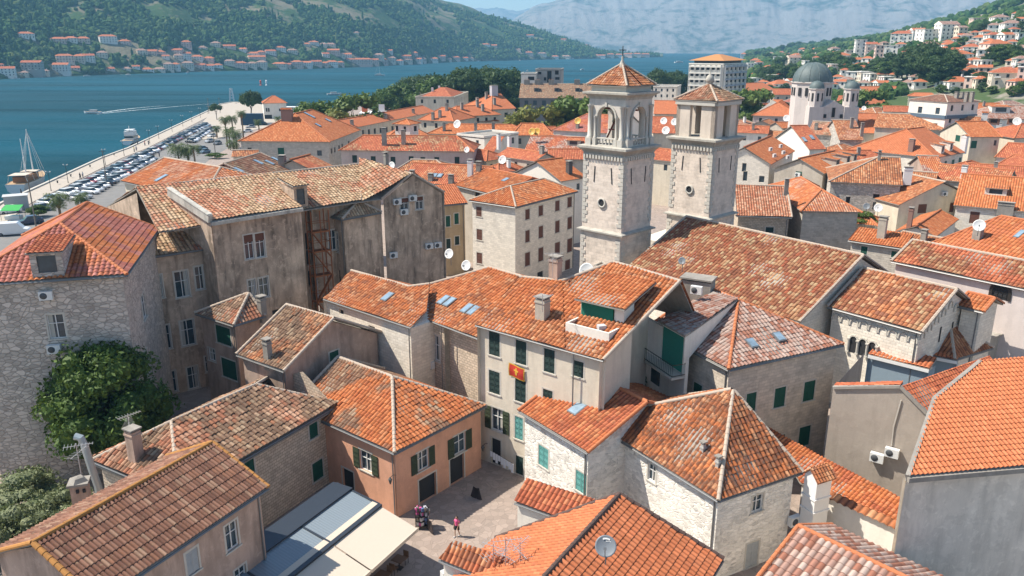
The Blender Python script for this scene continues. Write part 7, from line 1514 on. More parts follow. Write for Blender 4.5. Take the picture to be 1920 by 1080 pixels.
for i, (x, yb, w, h) in enumerate(FHs):
    ys = np.interp(x, [q[0] for q in SH], [q[1] for q in SH]); p, D, ok = hit_hill(x, min(yb, ys-1.5))
    row = 'waterfront' if yb > ys-9 else 'middle slope' if yb > ys-32 else 'upper slope'; cnt[row] = cnt.get(row, 0)+1
    wi = (2, 0, 1, 0, 2, 1)[i % 6] if w < 50 else 2
    if (x, yb) == (61, 145): wi = 3
    W_, H_ = w/FPX*D, h/FPX*D; dep = min(W_*.8, 11); rz = -AZ(x)+random.uniform(-.35, .35); kind = ('hip', 'gable', 'hip')[i % 3]
    lab = f"{FWN[wi]} house, {ordw(cnt[row])} from the left in the {row} row across the bay"
    if w > 50: lab = 'very long pinkish palace on the waterfront across the bay'
    far_house(p, max(5, W_*.95), max(4.2, H_*.85), dep, rz, kind, wi, (0, 1, 2)[i % 3] if random.random() < .8 else 0, lab, 'houses on the shore across the bay', 3 if h > 9 else 2); hp_pts.append((p[0], p[1], W_))
RH = [(1687,88,37,25,'h'),(1689,96,17,14,'h'),(1709,76,26,18,'h'),(1723,73,24,17,'g'),(1749,80,40,20,'f'),(1745,92,36,12,'h'),(1780,73,33,27,'g'),(1805,68,18,16,'g'),(1834,48,20,11,'f'),(1852,37,14,6,'f'),(1878,42,26,12,'h'),(1899,58,30,16,'h'),(1863,58,20,12,'h'),(1909,32,22,9,'h'),(1812,83,20,16,'h'),(1836,83,26,14,'h'),(1866,82,24,17,'h'),(1892,82,22,17,'g'),(1874,103,40,23,'h'),(1917,79,10,13,'f'),(1785,95,30,14,'h'),(1817,98,30,13,'h'),(1911,104,20,15,'h'),(1916,126,14,17,'h'),(1668,112,24,22,'f'),(1647,116,12,26,'f'),(1733,103,40,10,'h'),(1806,121,36,21,'h'),(1831,127,26,15,'h'),(1801,141,22,17,'f'),(1886,165,50,30,'h'),(1802,167,46,18,'h'),(1918,163,12,28,'f'),(1415,124,20,13,'h'),(1394,108,12,8,'h'),(1446,107,11,8,'h'),(1480,93,12,7,'h'),(1503,100,15,9,'h'),(1496,110,20,9,'h'),(1521,111,22,10,'h'),(1531,101,15,10,'h'),(1549,98,10,7,'h'),(1568,97,18,8,'h'),(1490,124,24,18,'g'),(1528,119,9,12,'h'),(1584,109,30,9,'h'),(1586,122,16,14,'f'),(1612,108,20,28,'f'),(1632,108,20,24,'g'),(1573,134,32,9,'f'),(1598,150,26,13,'f'),(1626,151,26,13,'f'),(1421,147,40,11,'h'),(1469,168,40,16,'h'),(1850,118,22,14,'h'),(1765,112,20,12,'h'),(1700,108,20,12,'h'),(1725,168,20,10,'h'),(1645,92,14,9,'h'),(1660,88,12,9,'h'),(1640,155,24,9,'f'),(1440,98,9,5,'h'),(1600,96,12,7,'h'),(1465,104,12,7,'h'),(1775,88,16,10,'h'),(1850,70,16,9,'h'),(1470,140,16,9,'h'),(1440,132,16,8,'h'),(1545,106,14,7,'h'),(1900,110,18,9,'h'),(1855,94,16,9,'g'),(1555,122,14,9,'h'),(1650,132,16,8,'h')]
rr_ = random.Random(5)
for _ in range(4000):
    if len(RH) > 175: break
    x = rr_.uniform(1410, 1925); top = np.interp(x, [1405, 1480, 1600, 1660, 1760, 1840, 1920], [126, 104, 90, 84, 72, 58, 36]); y = rr_.uniform(top+4, 172)
    if min(abs(x-q[0])/1.25+abs(y-q[1])*1.5 for q in RH) < 14 or any(abs(x-t[0]) < 12 and abs(y-t[1]) < 12 for t in ((1735, 150), (1755, 152), (1710, 145), (1880, 118), (1560, 128))): continue
    k = .55+.45*(y-60)/110; RH.append((round(x), round(y), rr_.randint(15, 26)*k, rr_.randint(11, 17)*k, rr_.choice('hhhgf')))
rh_pts = []; cn = 0; RHs = sorted(RH)
for i, (x, yb, w, h, kd) in enumerate(RHs):
    p, D, ok = hit_right(x, yb)
    band = 'top' if yb < 75 else 'upper' if yb < 100 else 'middle' if yb < 130 else 'lowest'; cnt[band] = cnt.get(band, 0)+1
    wi = (0, 0, 1, 0, 2)[i % 5]; W_, H_ = w/FPX*D, h/FPX*D; rz = -AZ(x)*.5+random.uniform(-.5, .5); kind = {'h': 'hip', 'g': 'gable', 'f': 'flat'}[kd]
    lab = f"{FWN[wi]} {'flat roofed' if kd=='f' else 'tiled'} house, {ordw(cnt[band])} from the left in the {band} band of the right hillside"
    far_house(p, max(6, W_*.85), max(5, H_), max(6, min(W_*.75, 12)), rz, kind, wi, (0, 1, 0, 2)[i % 4], lab, 'houses on the right hillside', max(2, int(H_/3))); rh_pts.append((p[0], p[1], W_))
# trees on the right hillside (crown base px, height px)
TR = [(1700,150,45),(1712,148,50),(1725,152,55),(1740,150,58),(1752,156,55),(1765,152,50),(1775,158,48),(1735,164,48),(1755,166,50),(1690,150,38),(1660,140,34),(1655,150,30),(1648,146,26),(1672,146,28),(1865,118,26),(1880,120,30),(1895,122,30),(1850,128,24),(1905,124,24),(1842,62,16),(1850,58,14),(1832,66,14),(1805,88,16),(1880,52,10),(1905,50,14),(1915,60,16),(1560,128,28),(1570,132,26),(1580,136,22),(1550,132,24),(1592,130,20),(1430,150,22),(1442,155,26),(1455,150,28),(1468,156,30),(1480,150,28),(1492,156,28),(1505,150,26),(1430,160,20),(1445,165,22),(1500,162,26),(1460,128,20),(1475,126,18),(1510,124,16),(1450,118,14),(1438,115,14),(1520,134,20),(1535,140,20),(1540,125,16),(1600,142,20),(1615,136,18),(1628,142,18),(1640,128,16),(1602,115,14),(1560,104,10),(1700,100,12),(1765,108,12),(1790,112,12),(1830,108,14),(1845,100,12),(1780,168,20),(1800,150,20),(1820,148,16),(1835,160,20),(1850,162,18),(1840,174,16),(1860,178,14),(1915,178,22),(1900,182,18),(1790,180,14),(1765,176,16),(1680,104,10),(1720,110,10),(1860,74,8),(1820,70,8),(1790,78,8),(1905,86,10),(1908,140,14),(1470,176,18),(1440,178,18),(1400,172,24),(1390,178,26),(1415,180,22)]
for x in range(1405, 1660, 9): TR.append((x+random.randint(-3, 3), float(np.interp(x, [1405, 1440, 1480, 1530, 1590, 1660], [112, 104, 95, 86, 84, 86])), random.randint(8, 13)))
TRS = sorted(TR); TB = {}
for i, (x, y, hp) in enumerate(TRS):
    bd = 'skyline' if y < 90 and hp < 14 else 'upper' if y < 112 else 'middle' if y < 150 else 'lower'; TB[bd] = TB.get(bd, 0)+1
    p, D, ok = hit_right(x, y); H_ = max(4, hp/FPX*D*1.05); k = random.choice(['pine1', 'pine1', 'broad1', 'pine2', 'broad1'])
    if hp > 40: k = 'pine1'
    plant(k, p-[0, 0, .5], min(H_, 30), f"{'tall' if hp > 36 else 'small' if hp < 15 else 'dark'} evergreen tree, {ordw(TB[bd])} from the left in the {bd} belt of the right hillside", 'trees of the right hillside', 1.25)
# wood on the hill across the bay
def blob(rng):
    V = []; F = []; t = (1+5**.5)/2
    v = np.array([(-1,t,0),(1,t,0),(-1,-t,0),(1,-t,0),(0,-1,t),(0,1,t),(0,-1,-t),(0,1,-t),(t,0,-1),(t,0,1),(-t,0,-1),(-t,0,1)], float); v /= np.linalg.norm(v[0])
    f = [(0,11,5),(0,5,1),(0,1,7),(0,7,10),(0,10,11),(1,5,9),(5,11,4),(11,10,2),(10,7,6),(7,1,8),(3,9,4),(3,4,2),(3,2,6),(3,6,8),(3,8,9),(4,9,5),(2,4,11),(6,2,10),(8,6,7),(9,8,1)]
    v = list(v); mid = {}; F2 = []
    def md(a, b):
        k = (min(a, b), max(a, b))
        if k not in mid: q = v[a]+v[b]; mid[k] = len(v); v.append(q/np.linalg.norm(q))
        return mid[k]
    for a, b, c in f: x, y, z = md(a, b), md(b, c), md(c, a); F2 += [(a, x, z), (b, y, x), (c, z, y), (x, y, z)]
    return np.array(v), np.array(F2)
bv, bf = blob(RNG); N = 15000
a_ = RNG.uniform(AZ(-150), AZ(1235), N*2); d_ = np.abs(RNG.uniform(0, 1, N*2))**1.25*620+5
P = hill_pt(a_, d_); dens = fbm(P[:, 0]/90., P[:, 1]/90., 4, 5)+.06*RNG.normal(size=2*N); keep = dens > .0-.16*(d_ < 170)
HPT = np.array(hp_pts); 
dd_ = np.full(2*N, 1e9)
for q in HPT:
    u = q[:2]/np.linalg.norm(q[:2]); rel = P[:, :2]-q[:2]; along = rel@u; side = np.abs(rel[:, 0]*u[1]-rel[:, 1]*u[0]); keep &= ~((side < q[2]*.5+3.5) & (along > -22) & (along < q[2]*.5+8))
P = P[keep][:N]; n = len(P); rs = RNG.uniform(2.6, 5.2, n)*(1+.0*n); sz = RNG.uniform(.7, 1.25, n); cyp = RNG.random(n) < .08
sc = np.stack([np.where(cyp, rs*.45, rs), np.where(cyp, rs*.45, rs), np.where(cyp, rs*2.0, rs*sz)], 1)
jit = 1+RNG.normal(0, .16, (n, len(bv), 1)); V = P[:, None, :]+bv[None]*sc[:, None, :]*jit+np.array([0, 0, 1.])*(sc[:, None, 2:3]*.55)
F = (bf[None]+(np.arange(n)*len(bv))[:, None, None]).reshape(-1, 3); m = MB(); m.add(V.reshape(-1, 3), F)
wm = NT('wood_foliage'); g_ = wm.n('ShaderNodeNewGeometry').outputs['Random Per Island']; nn_ = wm.noise(wm.pos(), .012, 4); c_ = wm.ramp(g_, [(0, (.014, .045, .014)), (.5, (.035, .085, .022)), (.85, (.075, .125, .03)), (1, (.13, .16, .05))]); c_ = wm.mix(wm.ramp(nn_, [(.4, 0.), (.6, .6)]), c_, (.065, .10, .035)); wm.bump(wm.noise(wm.pos(), .6, 3), 1., 1.5); wm = wm.fin(c_, .9, .1)
tag(m.build('woodland', wm), kind='stuff')
# scrub on the right slope
a_ = RNG.uniform(AZ(1400), AZ(2100), 5200); D_ = RNG.uniform(430, 2300, 5200); x_, y_ = np.sin(a_)*D_, np.cos(a_)*D_; P = np.stack([x_, y_, right_z(x_, y_)], -1); keep = (P[:, 2] > .5) & (fbm(x_/60., y_/60., 3, 8) > -.07)
for q in rh_pts:
    u = np.array(q[:2])/math.hypot(*q[:2]); rel = P[:, :2]-np.array(q[:2]); along = rel@u; side = np.abs(rel[:, 0]*u[1]-rel[:, 1]*u[0]); keep &= ~((side < q[2]*.6+3) & (along > -24) & (along < 16))
P = P[keep]; n = len(P); rs = RNG.uniform(1.6, 3.4, n)*(1+np.hypot(P[:, 0], P[:, 1])/1500); jit = 1+RNG.normal(0, .16, (n, len(bv), 1)); V = P[:, None, :]+bv[None]*rs[:, None, None]*jit+np.array([0, 0, 1.])*(rs[:, None, None]*.5)
F = (bf[None]+(np.arange(n)*len(bv))[:, None, None]).reshape(-1, 3); m = MB(); m.add(V.reshape(-1, 3), F); tag(m.build('scrub', wm), kind='stuff')
# ================= things on walls and roofs =================
M_ACW = simple('air_conditioner_white', (.70, .70, .67), .5, grime=.2); M_FAN = simple('fan_grille', (.07, .075, .08), .6)
def ac_unit(X, d, n, label):
    root = thing('air_conditioner', label, 'air conditioner', X, 'air conditioners on the walls'); d = dd3(d) if len(d) == 2 else d; n = np.array(n); c = np.array(X)+n*.28; T = np.stack([d, n, UP], 1)
    m = MB(); m.box(c, (.95, .38, .68), tilt=T); m.build('casing', M_ACW, root); m = MB(); m.lathe([(.26, 0), (.24, .03), (.05, .03), (.001, .04)], c+n*.19-d*.14, 14, tilt=np.stack([d, UP, n], 1)); m.build('fan', M_FAN, root)
    m = MB(); [m.bar(np.array(X)+d*k-UP*.38, c+d*k-UP*.38+n*.2, .05) for k in (-.3, .3)]; m.build('bracket', M_METAL, root); return root
def ac_on(h, k, px, py, label):
    if hasattr(h, 'Q'): _, _, L, X, n, d = h.side_ray(k, px, py); return ac_unit(X, d, n, label)
for hk, k, x, y, lab in (('left_stone', 3, 88, 552, 'air conditioner under the dormer of the pale rubble building'), ('left_stone', 3, 103, 652, 'air conditioner below the upper window of the pale rubble building'), ('shutter_gable', 3, 1497, 327, 'air conditioner under the green attic shutter'), ('beige_gable', 3, 1769, 363, 'air conditioner on the beige gable'), ('white_stone', 1, 1484, 972, 'air conditioner at the corner of the whitewashed house by the white chimney')):
    ac_on(HS[hk], k, x, y, lab)
gp = (GL, np.cross(GR-GL, UP)/np.linalg.norm(np.cross(GR-GL, UP))); gd = (GR-GL)/np.linalg.norm(GR-GL)
for x, y, lab in ((744, 378, 'air conditioner left of the first brown window on the stained gable'), (773, 371, 'air conditioner between the brown windows on the stained gable'), (757, 397, 'air conditioner under the first brown window on the stained gable'), (804, 461, 'left one of the pair of air conditioners low on the stained gable'), (820, 459, 'right one of the pair of air conditioners low on the stained gable'), (737, 478, 'single air conditioner near the lower left of the stained gable')):
    X = on(gp, x, y); ac_unit(X-gp[1]*.15+gp[1]*.0, gd, gp[1] if gp[1][1] < 0 else -gp[1], lab)
for x, y, lab in ((1646, 855, 'lower left air conditioner on the blank brown rendered wall'), (1674, 846, 'upper right air conditioner on the blank brown rendered wall')): ac_unit(on(vpl, x, y), vd, vn, lab)
m = MB(); q = [on(vpl, x, y)+vn*.06 for x, y in ((1690, 750), (1683, 775), (1676, 800), (1672, 835))]; m.tube(q, .05, 5)
cb = thing('wall_pipe', 'pale pipe running down to the air conditioners on the rendered wall', 'pipe', q[0]); m.build('pipe', simple('pale_pipe', (.5, .46, .4)), cb)
q = SY(806, 683, on((b0_, np.cross(b1_-b0_, UP)/np.linalg.norm(b1_-b0_)), 806, 683)[1]); dB = (b1_-b0_)*[1, 1, 0]; dB /= np.linalg.norm(dB); nB = np.array([dB[1], -dB[0], 0]); ac_unit(q-nB*.3, dB, nB, 'air conditioner below the tall white window in the stone recess')
ac_unit(S(1308, 537, 14.3)+np.array([-.2, -.8, 0]), np.array([.88, -.48, 0]), np.array([-.48, -.88, 0]), 'air conditioner fixed to the thick grey chimney stack')
ac_unit(S(836, 1072, 2.6), np.array([.8, .6, 0]), np.array([.6, -.8, 0]), 'white air conditioner at the bottom edge under the small lean to')
for i, (x, y) in enumerate(((1442, 285), (1449, 297), (1461, 279), (1466, 291), (1474, 300))):
    X, nn, e = HS['white_rake'].hit(x, y); ac_unit(X+UP*.6, np.array([.7, .7, 0]), np.array([.7, -.7, 0]), f'air conditioner on the roof of the white ashlar gable house, {ORD[i]} from the left')
M_DISH = simple('dish_white', (.74, .73, .70), .45); M_DISHG = simple('dish_grey', (.20, .22, .24), .45); M_DISHO = simple('dish_ochre', (.60, .36, .06), .5)
def dish(X, r, mat, label, face=(-.45, -.8, .35), pole=1.2, text=False):
    root = thing('satellite_dish', label, 'satellite dish', np.array(X)-UP*pole, 'satellite dishes on the roofs'); f = np.array(face, float); f /= np.linalg.norm(f); a = np.cross(UP, f); a /= np.linalg.norm(a); b = np.cross(f, a); T = np.stack([a, b, f], 1); X = np.array(X, float)
    m = MB(); m.lathe([(.001, 0), (r*.5, r*.06), (r*.85, r*.17), (r, r*.24), (r, r*.27), (r*.85, r*.20), (r*.5, r*.09), (.001, .03)], X, 22, tilt=T); m.build('reflector', mat, root)
    m = MB(); m.tube([X-f*.05, X-f*.25, X-f*.25-UP*pole], .04, 6); m.build('mast', M_ZINC, root)
    m = MB(); tip = X+f*r*1.15-b*r*.2; m.tube([X-b*r*.95+f*r*.2, tip], .025, 5); m.box(tip, (.14, .14, .2), tilt=T); m.build('feed_arm', M_ZINC, root)
    if text:
        for i, w_ in enumerate((.07, .05, .05, .03, .06, .06, .05, .07)):
            m = MB(); ang = 1.95-i*.115; q = X+a*r*.68*math.cos(ang)+b*r*.68*math.sin(ang)+f*(r*.15+.02); m.box(q, (w_, .08, .01), tilt=T); m.build('lettering', M_WHITE, root)
        for i in range(4): m = MB(); q = X+a*(r*.02+i*.07)+b*r*.45+f*(r*.09+.02); m.box(q, (.04, .05, .01), tilt=T); m.build('lettering', M_WHITE, root)
    return root
dish(S(1136, 1024, 9.6), .55, M_DISHG, 'big dark grey satellite dish with pale lettering on the bottom ridge', (-.15, -.75, .5), 1.1, True)
for x, y, z, r, mt, lab in ((843, 476, 13.2, .62, M_DISH, 'round white dish left on the ridge below the stone palace'), (875, 498, 13.2, .62, M_DISH, 'second white dish lower on the ridge below the stone palace'), (1101, 508, 15.5, .8, M_DISH, 'large pale dish behind the top of the shuttered house'), (1836, 423, 14.2, .8, M_DISH, 'white dish on the striped grey chimney at the right'), (1647, 390, 10.5, .75, M_DISH, 'white dish on the ancient rubble wall'), (1625, 387, 10.3, .6, M_DISHG, 'grey dish on the ancient rubble wall'), (858, 233, 17, 1.1, M_DISH, 'white dish on the long orange row'), (943, 300, 14.6, .9, M_DISH, 'white dish on the grey court house'), (735, 311, 14.5, .8, M_DISH, 'white dish at the edge of the cream roofs'), (1475, 222, 16.5, 1.0, M_DISH, 'white dish in front of the orange hipped house by the church'), (998, 247, 15, 1.0, M_DISHO, 'left ochre dish of the pair'), (1007, 247, 15, 1.0, M_DISHO, 'right ochre dish of the pair'), (1084, 227, 16.5, 1.0, M_DISHO, 'ochre dish on the dark red roof'), (1245, 227, 16.8, 1.0, M_DISH, 'upper left dish between the bell towers'), (1265, 229, 16.6, 1.0, M_DISH, 'upper right dish between the bell towers'), (1249, 245, 15.4, 1.1, M_DISH, 'lowest dish between the bell towers'), (1620, 203, 16, .8, M_DISH, 'white dish on the roof right of the church'), (1907, 228, 17, 1.1, M_DISH, 'white dish beside the round dormers'), (1279, 489, 12.8, .45, M_DISHG, 'small blue grey dish on the nave roof'), (876, 281, 14.5, .7, M_DISH, 'white dish by the flat roofed white house')):
    dish(S(x, y, z), r*.85, mt, lab)
M_AER = simple('aerial_metal', (.55, .55, .53), .4, .5)
def aerial(X, h, label, n=2, rz=.3):
    root = thing('tv_aerial', label, 'aerial', X); X = np.array(X, float); m = MB(); m.tube([X, X+UP*h], .03, 5); m.build('mast', M_AER, root)
    for j in range(n):
        d = np.array([math.cos(rz+j*1.1), math.sin(rz+j*1.1), 0]); s = np.array([-d[1], d[0], 0]); c = X+UP*(h-.15-j*.5); m = MB(); m.bar(c-d*.7, c+d*.9, .03)
        for i in range(9): q = c-d*.65+d*i*.19; m.bar(q-s*(.42-i*.03), q+s*(.42-i*.03), .014)
        m.build('antenna', M_AER, root)
aerial(S(948, 1060, 7.2), 1.7, 'tangle of white aerials above the small lean to at the bottom, left mast', 3, .2); aerial(S(975, 1058, 7.2), 1.4, 'tangle of white aerials above the small lean to at the bottom, middle mast', 2, 1.); aerial(S(925, 1055, 7.), 1.2, 'lowest white aerial at the bottom beside the lean to', 2, -.5)
aerial(S(1036, 520, 15.5), 2.2, 'aerial on the chimney behind the shuttered house', 2, .2); aerial(S(152, 888, 9.5), 2.0, 'thin aerial beside the near grey chimney at lower left', 2, .4); aerial(S(1017, 585, 14.8), 1.4, 'small mast on the grey chimney of the shuttered house', 1, .4)
# near free standing chimney and bent duct at the left
X = S(148, 905, 7.8); ck = thing('chimney', 'tall brown chimney with stone cap beside the bent steel duct, lower left', 'chimney', X*[1, 1, 0]); m = MB(); m.box(X*[1, 1, 0]+UP*3.9, (.95, .85, 7.8), .3); m.box(X*[1, 1, 0]+UP*6.0, (1.02, .92, .12), .3); m.build('shaft', PL_T, ck); m = MB(); m.box(X+UP*.06, (1.2, 1.1, .16), .3); m.lathe([(.62, 0), (.35, .25), (.02, .32)], X+UP*.14, 4, smooth=False); m.build('cap', M_CONC, ck)
for s_ in (-.2, .2): m = MB(); m.box(X-UP*.35+np.array([.28, -.42, 0])*1.0+np.array([.9, .28, 0])*s_, (.16, .12, .22), .3); m.build('vent_hole', M_DARK, ck)
X = S(184, 912, 6.2); dk = thing('steel_duct', 'bent galvanised exhaust duct rising behind the brown tiled roof', 'duct', X*[1, 1, 0]); m = MB(); m.tube([X*[1, 1, 0], X, X+UP*1.2+[-.2, 0, 0], X+UP*3.0+[-.5, .1, 0], X+UP*3.5+[-.65, .1, 0], X+UP*3.6+[-1.0, .1, 0]], .24, 12); m.build('duct', simple('galvanised', (.42, .47, .47), .4, .5), dk)
aerial(S(245, 815, 8.2), 1.6, 'branching aerial rising behind the brown chimney of the squared stone house', 2, .9)
# --- restaurant canopy ---
zc = 3.3; co = S(627, 903, zc+.5); cu = S(783, 984, zc); cvv = S(695, 1063, zc); e_ = (cu-S(717, 946, zc)); L1 = np.linalg.norm((cu-co)*[1, 1, 0]); eu = (cu-co)*[1, 1, 0]/L1; ev = (cvv-cu)*[1, 1, 0]; Lv = np.linalg.norm(ev); ev /= Lv
cr = thing('restaurant_canopy', 'restaurant canopy with grey glazed panels and cream awnings over the terrace', 'canopy', (co+cu)/2*[1, 1, 0]); M_CRM = simple('cream_fabric', (.54, .46, .37), .85, grime=.12); M_ANT = simple('anthracite_frame', (.045, .055, .07), .4, .3)
rg = NT('ribbed_glazing'); sp_ = rg.n('ShaderNodeSeparateXYZ'); rg.l(rg.uv(), sp_.inputs[0]); w_ = rg.math('SINE', rg.math('MULTIPLY', sp_.outputs[0], 30.)); rg.bump(w_, .3, .02); rg = rg.fin(rg.mix(rg.math('MULTIPLY_ADD', w_, .2, .5), (.16, .195, .22), (.21, .245, .27)), .35, .5)
Lw = L1*.56; Lo = L1-Lw
def CP(u, v, z): return co*[1, 1, 0]+eu*u+ev*v+UP*z
for k in range(4):
    v0, v1 = k*Lv+.06, (k+1)*Lv-.06; m = MB(); P4 = [CP(1.75, v0, zc+.40), CP(Lw, v0, zc+.22), CP(Lw, v1, zc+.22), CP(1.75, v1, zc+.40)]; uv = [(v0, 0), (v0, 3), (v1, 3), (v1, 0)]
    m.add(P4, np.arange(4), 0, uv); m.add([p-UP*.06 for p in P4][::-1], np.arange(4)); m.build('glazed_panel', rg, cr)
    m = MB(); q = [CP(Lw+.25, v0, zc+.2), CP(L1, v0, zc-.25), CP(L1, v1, zc-.25), CP(Lw+.25, v1, zc+.2)]; slab(m, q, .05, 0, 0); m.bar(CP(L1, v0, zc-.33), CP(L1, v1, zc-.33), .1, .24); m.build('awning', M_CRM, cr)
m = MB(); 
for k in range(5): m.bar(CP(.2, k*Lv, zc+.42), CP(Lw, k*Lv, zc+.26), .14, .16)
m.bar(CP(Lw+.1, 0, zc+.26), CP(Lw+.1, 4*Lv, zc+.26), .3, .2); m.bar(CP(.88, 0, zc+.5), CP(.88, 4*Lv, zc+.5), 1.75, .12); m.build('frame', M_ANT, cr)
m = MB(); m.bar(CP(Lw-.35, 0, zc+.3), CP(Lw-.35, 4*Lv, zc+.3), .5, .06); m.build('gutter_strip', M_CRM, cr)
for k in range(5): m = MB(); m.bar(CP(Lw+.1, k*Lv*.99+.05, 0), CP(Lw+.1, k*Lv*.99+.05, zc+.2), .12); m.build('post', M_ANT, cr)
M_WD = simple('dark_wood', (.16, .09, .05), .7)
def table(p, label, rz):
    r = thing('cafe_table', label, 'table', p, 'tables under the restaurant canopy'); p = np.array(p); m = MB(); m.box(p+UP*.74, (.8, .8, .04), rz); m.build('table_top', M_WD, r); m = MB(); m.tube([p+UP*.03, p+UP*.72], .04, 6); m.box(p+UP*.02, (.45, .45, .04), rz); m.build('pedestal', M_METAL, r); return r
def chair(p, label, rz):
    r = thing('cafe_chair', label, 'chair', p, 'chairs under the restaurant canopy'); p = np.array(p); e = np.array([math.cos(rz), math.sin(rz), 0]); f = np.array([-e[1], e[0], 0]); m = MB(); m.box(p+UP*.45, (.44, .44, .04), rz); m.build('seat', M_WD, r); m = MB(); m.box(p+UP*.68-e*.2, (.04, .42, .42), rz); m.build('backrest', M_WD, r)
    for a in (-.18, .18):
        for b in (-.18, .18): m = MB(); m.bar(p+e*a+f*b, p+e*a+f*b+UP*.44, .035); m.build('leg', M_METAL, r)
    return r
na = math.atan2(ev[1], ev[0]); nn_ = ['closest to the orange house', 'second from the orange house', 'third from the orange house', 'fourth from the orange house']
for i in range(4):
    c = CP(L1*.86, .9+i*1.9, 0); table(c, f'dark cafe table at the canopy edge, {nn_[i]}', na)
    for s_, nm in ((-1, 'near'), (1, 'far')): chair(c+ev*s_*.62*-1, f'cafe chair on the {nm} side of the table {nn_[i]}', na+(0 if s_ > 0 else math.pi))
import bmesh
# --- person builder ---
def person(p, rz, label, top, bottom, skin=(.42, .24, .16), hair=(.03, .02, .015), h=1.68, walk=.18, long_=False, group=None):
    root = thing('person', label, 'person', p, group); root.rotation_euler = (0, 0, rz); s = h/1.72
    me = bpy.data.meshes.new('body'); V = [(0,0,.95),(0,0,1.15),(0,0,1.38),(0,0,1.50),(0,.01,1.60),(0,.0,1.70), (.09,0,.90),(.10,walk*.5,.50),(.10,walk*.9-.08,.09),(.10,walk*.9+.10,.03), (-.09,0,.90),(-.10,-walk*.3,.50),(-.10,-walk,.10),(-.10,-walk+.16,.03), (.17,0,1.40),(.22,-.05,1.13),(.22,.05,.90),(.22,.10,.80), (-.17,0,1.40),(-.22,.05,1.13),(-.2,.16,.95),(-.2,.22,.87)]
    E = [(0,1),(1,2),(2,3),(3,4),(4,5),(0,6),(6,7),(7,8),(8,9),(0,10),(10,11),(11,12),(12,13),(2,14),(14,15),(15,16),(16,17),(2,18),(18,19),(19,20),(20,21)]
    Rr = [.12,.10,.12,.05,.09,.075,.085,.055,.04,.035,.085,.055,.04,.035,.05,.038,.03,.03,.05,.038,.03,.03]
    me.from_pydata([tuple(c*s for c in v) for v in V], E, []); o = bpy.data.objects.new('body', me); SC.collection.objects.link(o); o.parent = root; bm = bmesh.new(); bm.from_mesh(me); bm.verts.layers.skin.verify(); bm.to_mesh(me); bm.free()
    md = o.modifiers.new('skin', 'SKIN')
    for i, r in enumerate(Rr): me.skin_vertices[0].data[i].radius = (r*s, r*s*.9) if me.skin_vertices else (r, r)
    me.skin_vertices[0].data[0].use_root = True
    md2 = o.modifiers.new('sub', 'SUBSURF'); md2.levels = 1; md2.render_levels = 1; me.materials.append(simple('skin', skin, .6)); LOC[root.name] = np.zeros(3)
    m = MB(); m.lathe([(.15*s, .88*s), (.135*s, 1.05*s), (.15*s, 1.25*s), (.165*s, 1.38*s), (.10*s, 1.47*s), (.06*s, 1.49*s)], [0, 0, 0], 12); [m.tube([[k*.15*s, 0, 1.41*s], [k*.22*s, -.02, 1.25*s]], .06*s, 8) for k in (-1, 1)]; m.build('top', simple('cloth', top, .9), root)
    m = MB(); lz = .12 if long_ else .6
    for k, w_ in ((1, walk*.5), (-1, -walk*.4)): m.tube([[k*.085*s, 0, .93*s], [k*.1*s, w_, .52*s] if long_ else [k*.1*s, w_*.75, lz*s]]+([[k*.1*s, w_*1.8, lz*s]] if long_ else []), [.12*s, .09*s]+([.07*s] if long_ else []), 9)
    m.lathe([(.15*s, .80*s), (.16*s, .9*s), (.14*s, 1.0*s)], [0, 0, 0], 12); m.build('trousers' if long_ else 'shorts', simple('cloth', bottom, .9), root)
    m = MB(); m.lathe([(.001, 1.74*s), (.07*s, 1.72*s), (.105*s, 1.65*s), (.10*s, 1.58*s), (.06*s, 1.52*s)], [0, -.025, 0], 10); m.build('hair', simple('hair', hair, .7), root)
    SK_ = simple('skin', skin, .6)
    for k, hp_ in ((1, (.22, .10, .80)), (-1, (-.2, .22, .87))):
        m = MB(); q = np.array(hp_)*s; m.tube([q+UP*.03, q-UP*.05, q-UP*.09], [.022, .034, .03], 6)
        for j, ln in enumerate((.062, .07, .066, .052)): a_ = q+[0, (j-1.5)*.017, -.085]; m.tube([a_, a_+[-k*.008, .004, -ln*.55], a_+[-k*.022, .008, -ln]], [.009, .008, .006], 5)
        a_ = q+[0, .03, -.03]; m.tube([a_, a_+[-k*.01, .025, -.025], a_+[-k*.015, .03, -.05]], [.011, .009, .007], 5); m.build('hand', SK_, root)
    m = MB(); m.lathe([(.001, 1.50*s), (.05*s, 1.53*s), (.08*s, 1.60*s), (.085*s, 1.66*s), (.001, 1.73*s)], [0, .012, 0], 10); m.tube([[0, .09*s, 1.63*s], [0, .112*s, 1.595*s]], [.008, .014], 5); m.build('head', SK_, root)
    m = MB(); [m.box([k*.032*s, .091*s, 1.635*s], (.02, .012, .012)) for k in (-1, 1)]; m.box([0, .088*s, 1.565*s], (.04, .012, .008)); m.build('face_features', simple('dark_features', (.08, .03, .03)), root)
    for k in (-1, 1): m = MB(); m.box([k*.1*s, (walk*.9 if k > 0 else -walk+.06), .04], (.09, .25, .08)); m.build('shoe', simple('cloth', (.5, .5, .5), .8), root)
    return root
person(S(857, 1006, 0), 2.6, 'woman in a pink top and black shorts walking on the sunlit square', (.75, .12, .28), (.02, .02, .025), walk=.2)
person(S(800, 990, 0)+np.array([0, .3, 0]), .4, 'person in pale clothes beside the shop rack of souvenirs', (.5, .5, .5), (.15, .17, .2), long_=True, walk=.06)
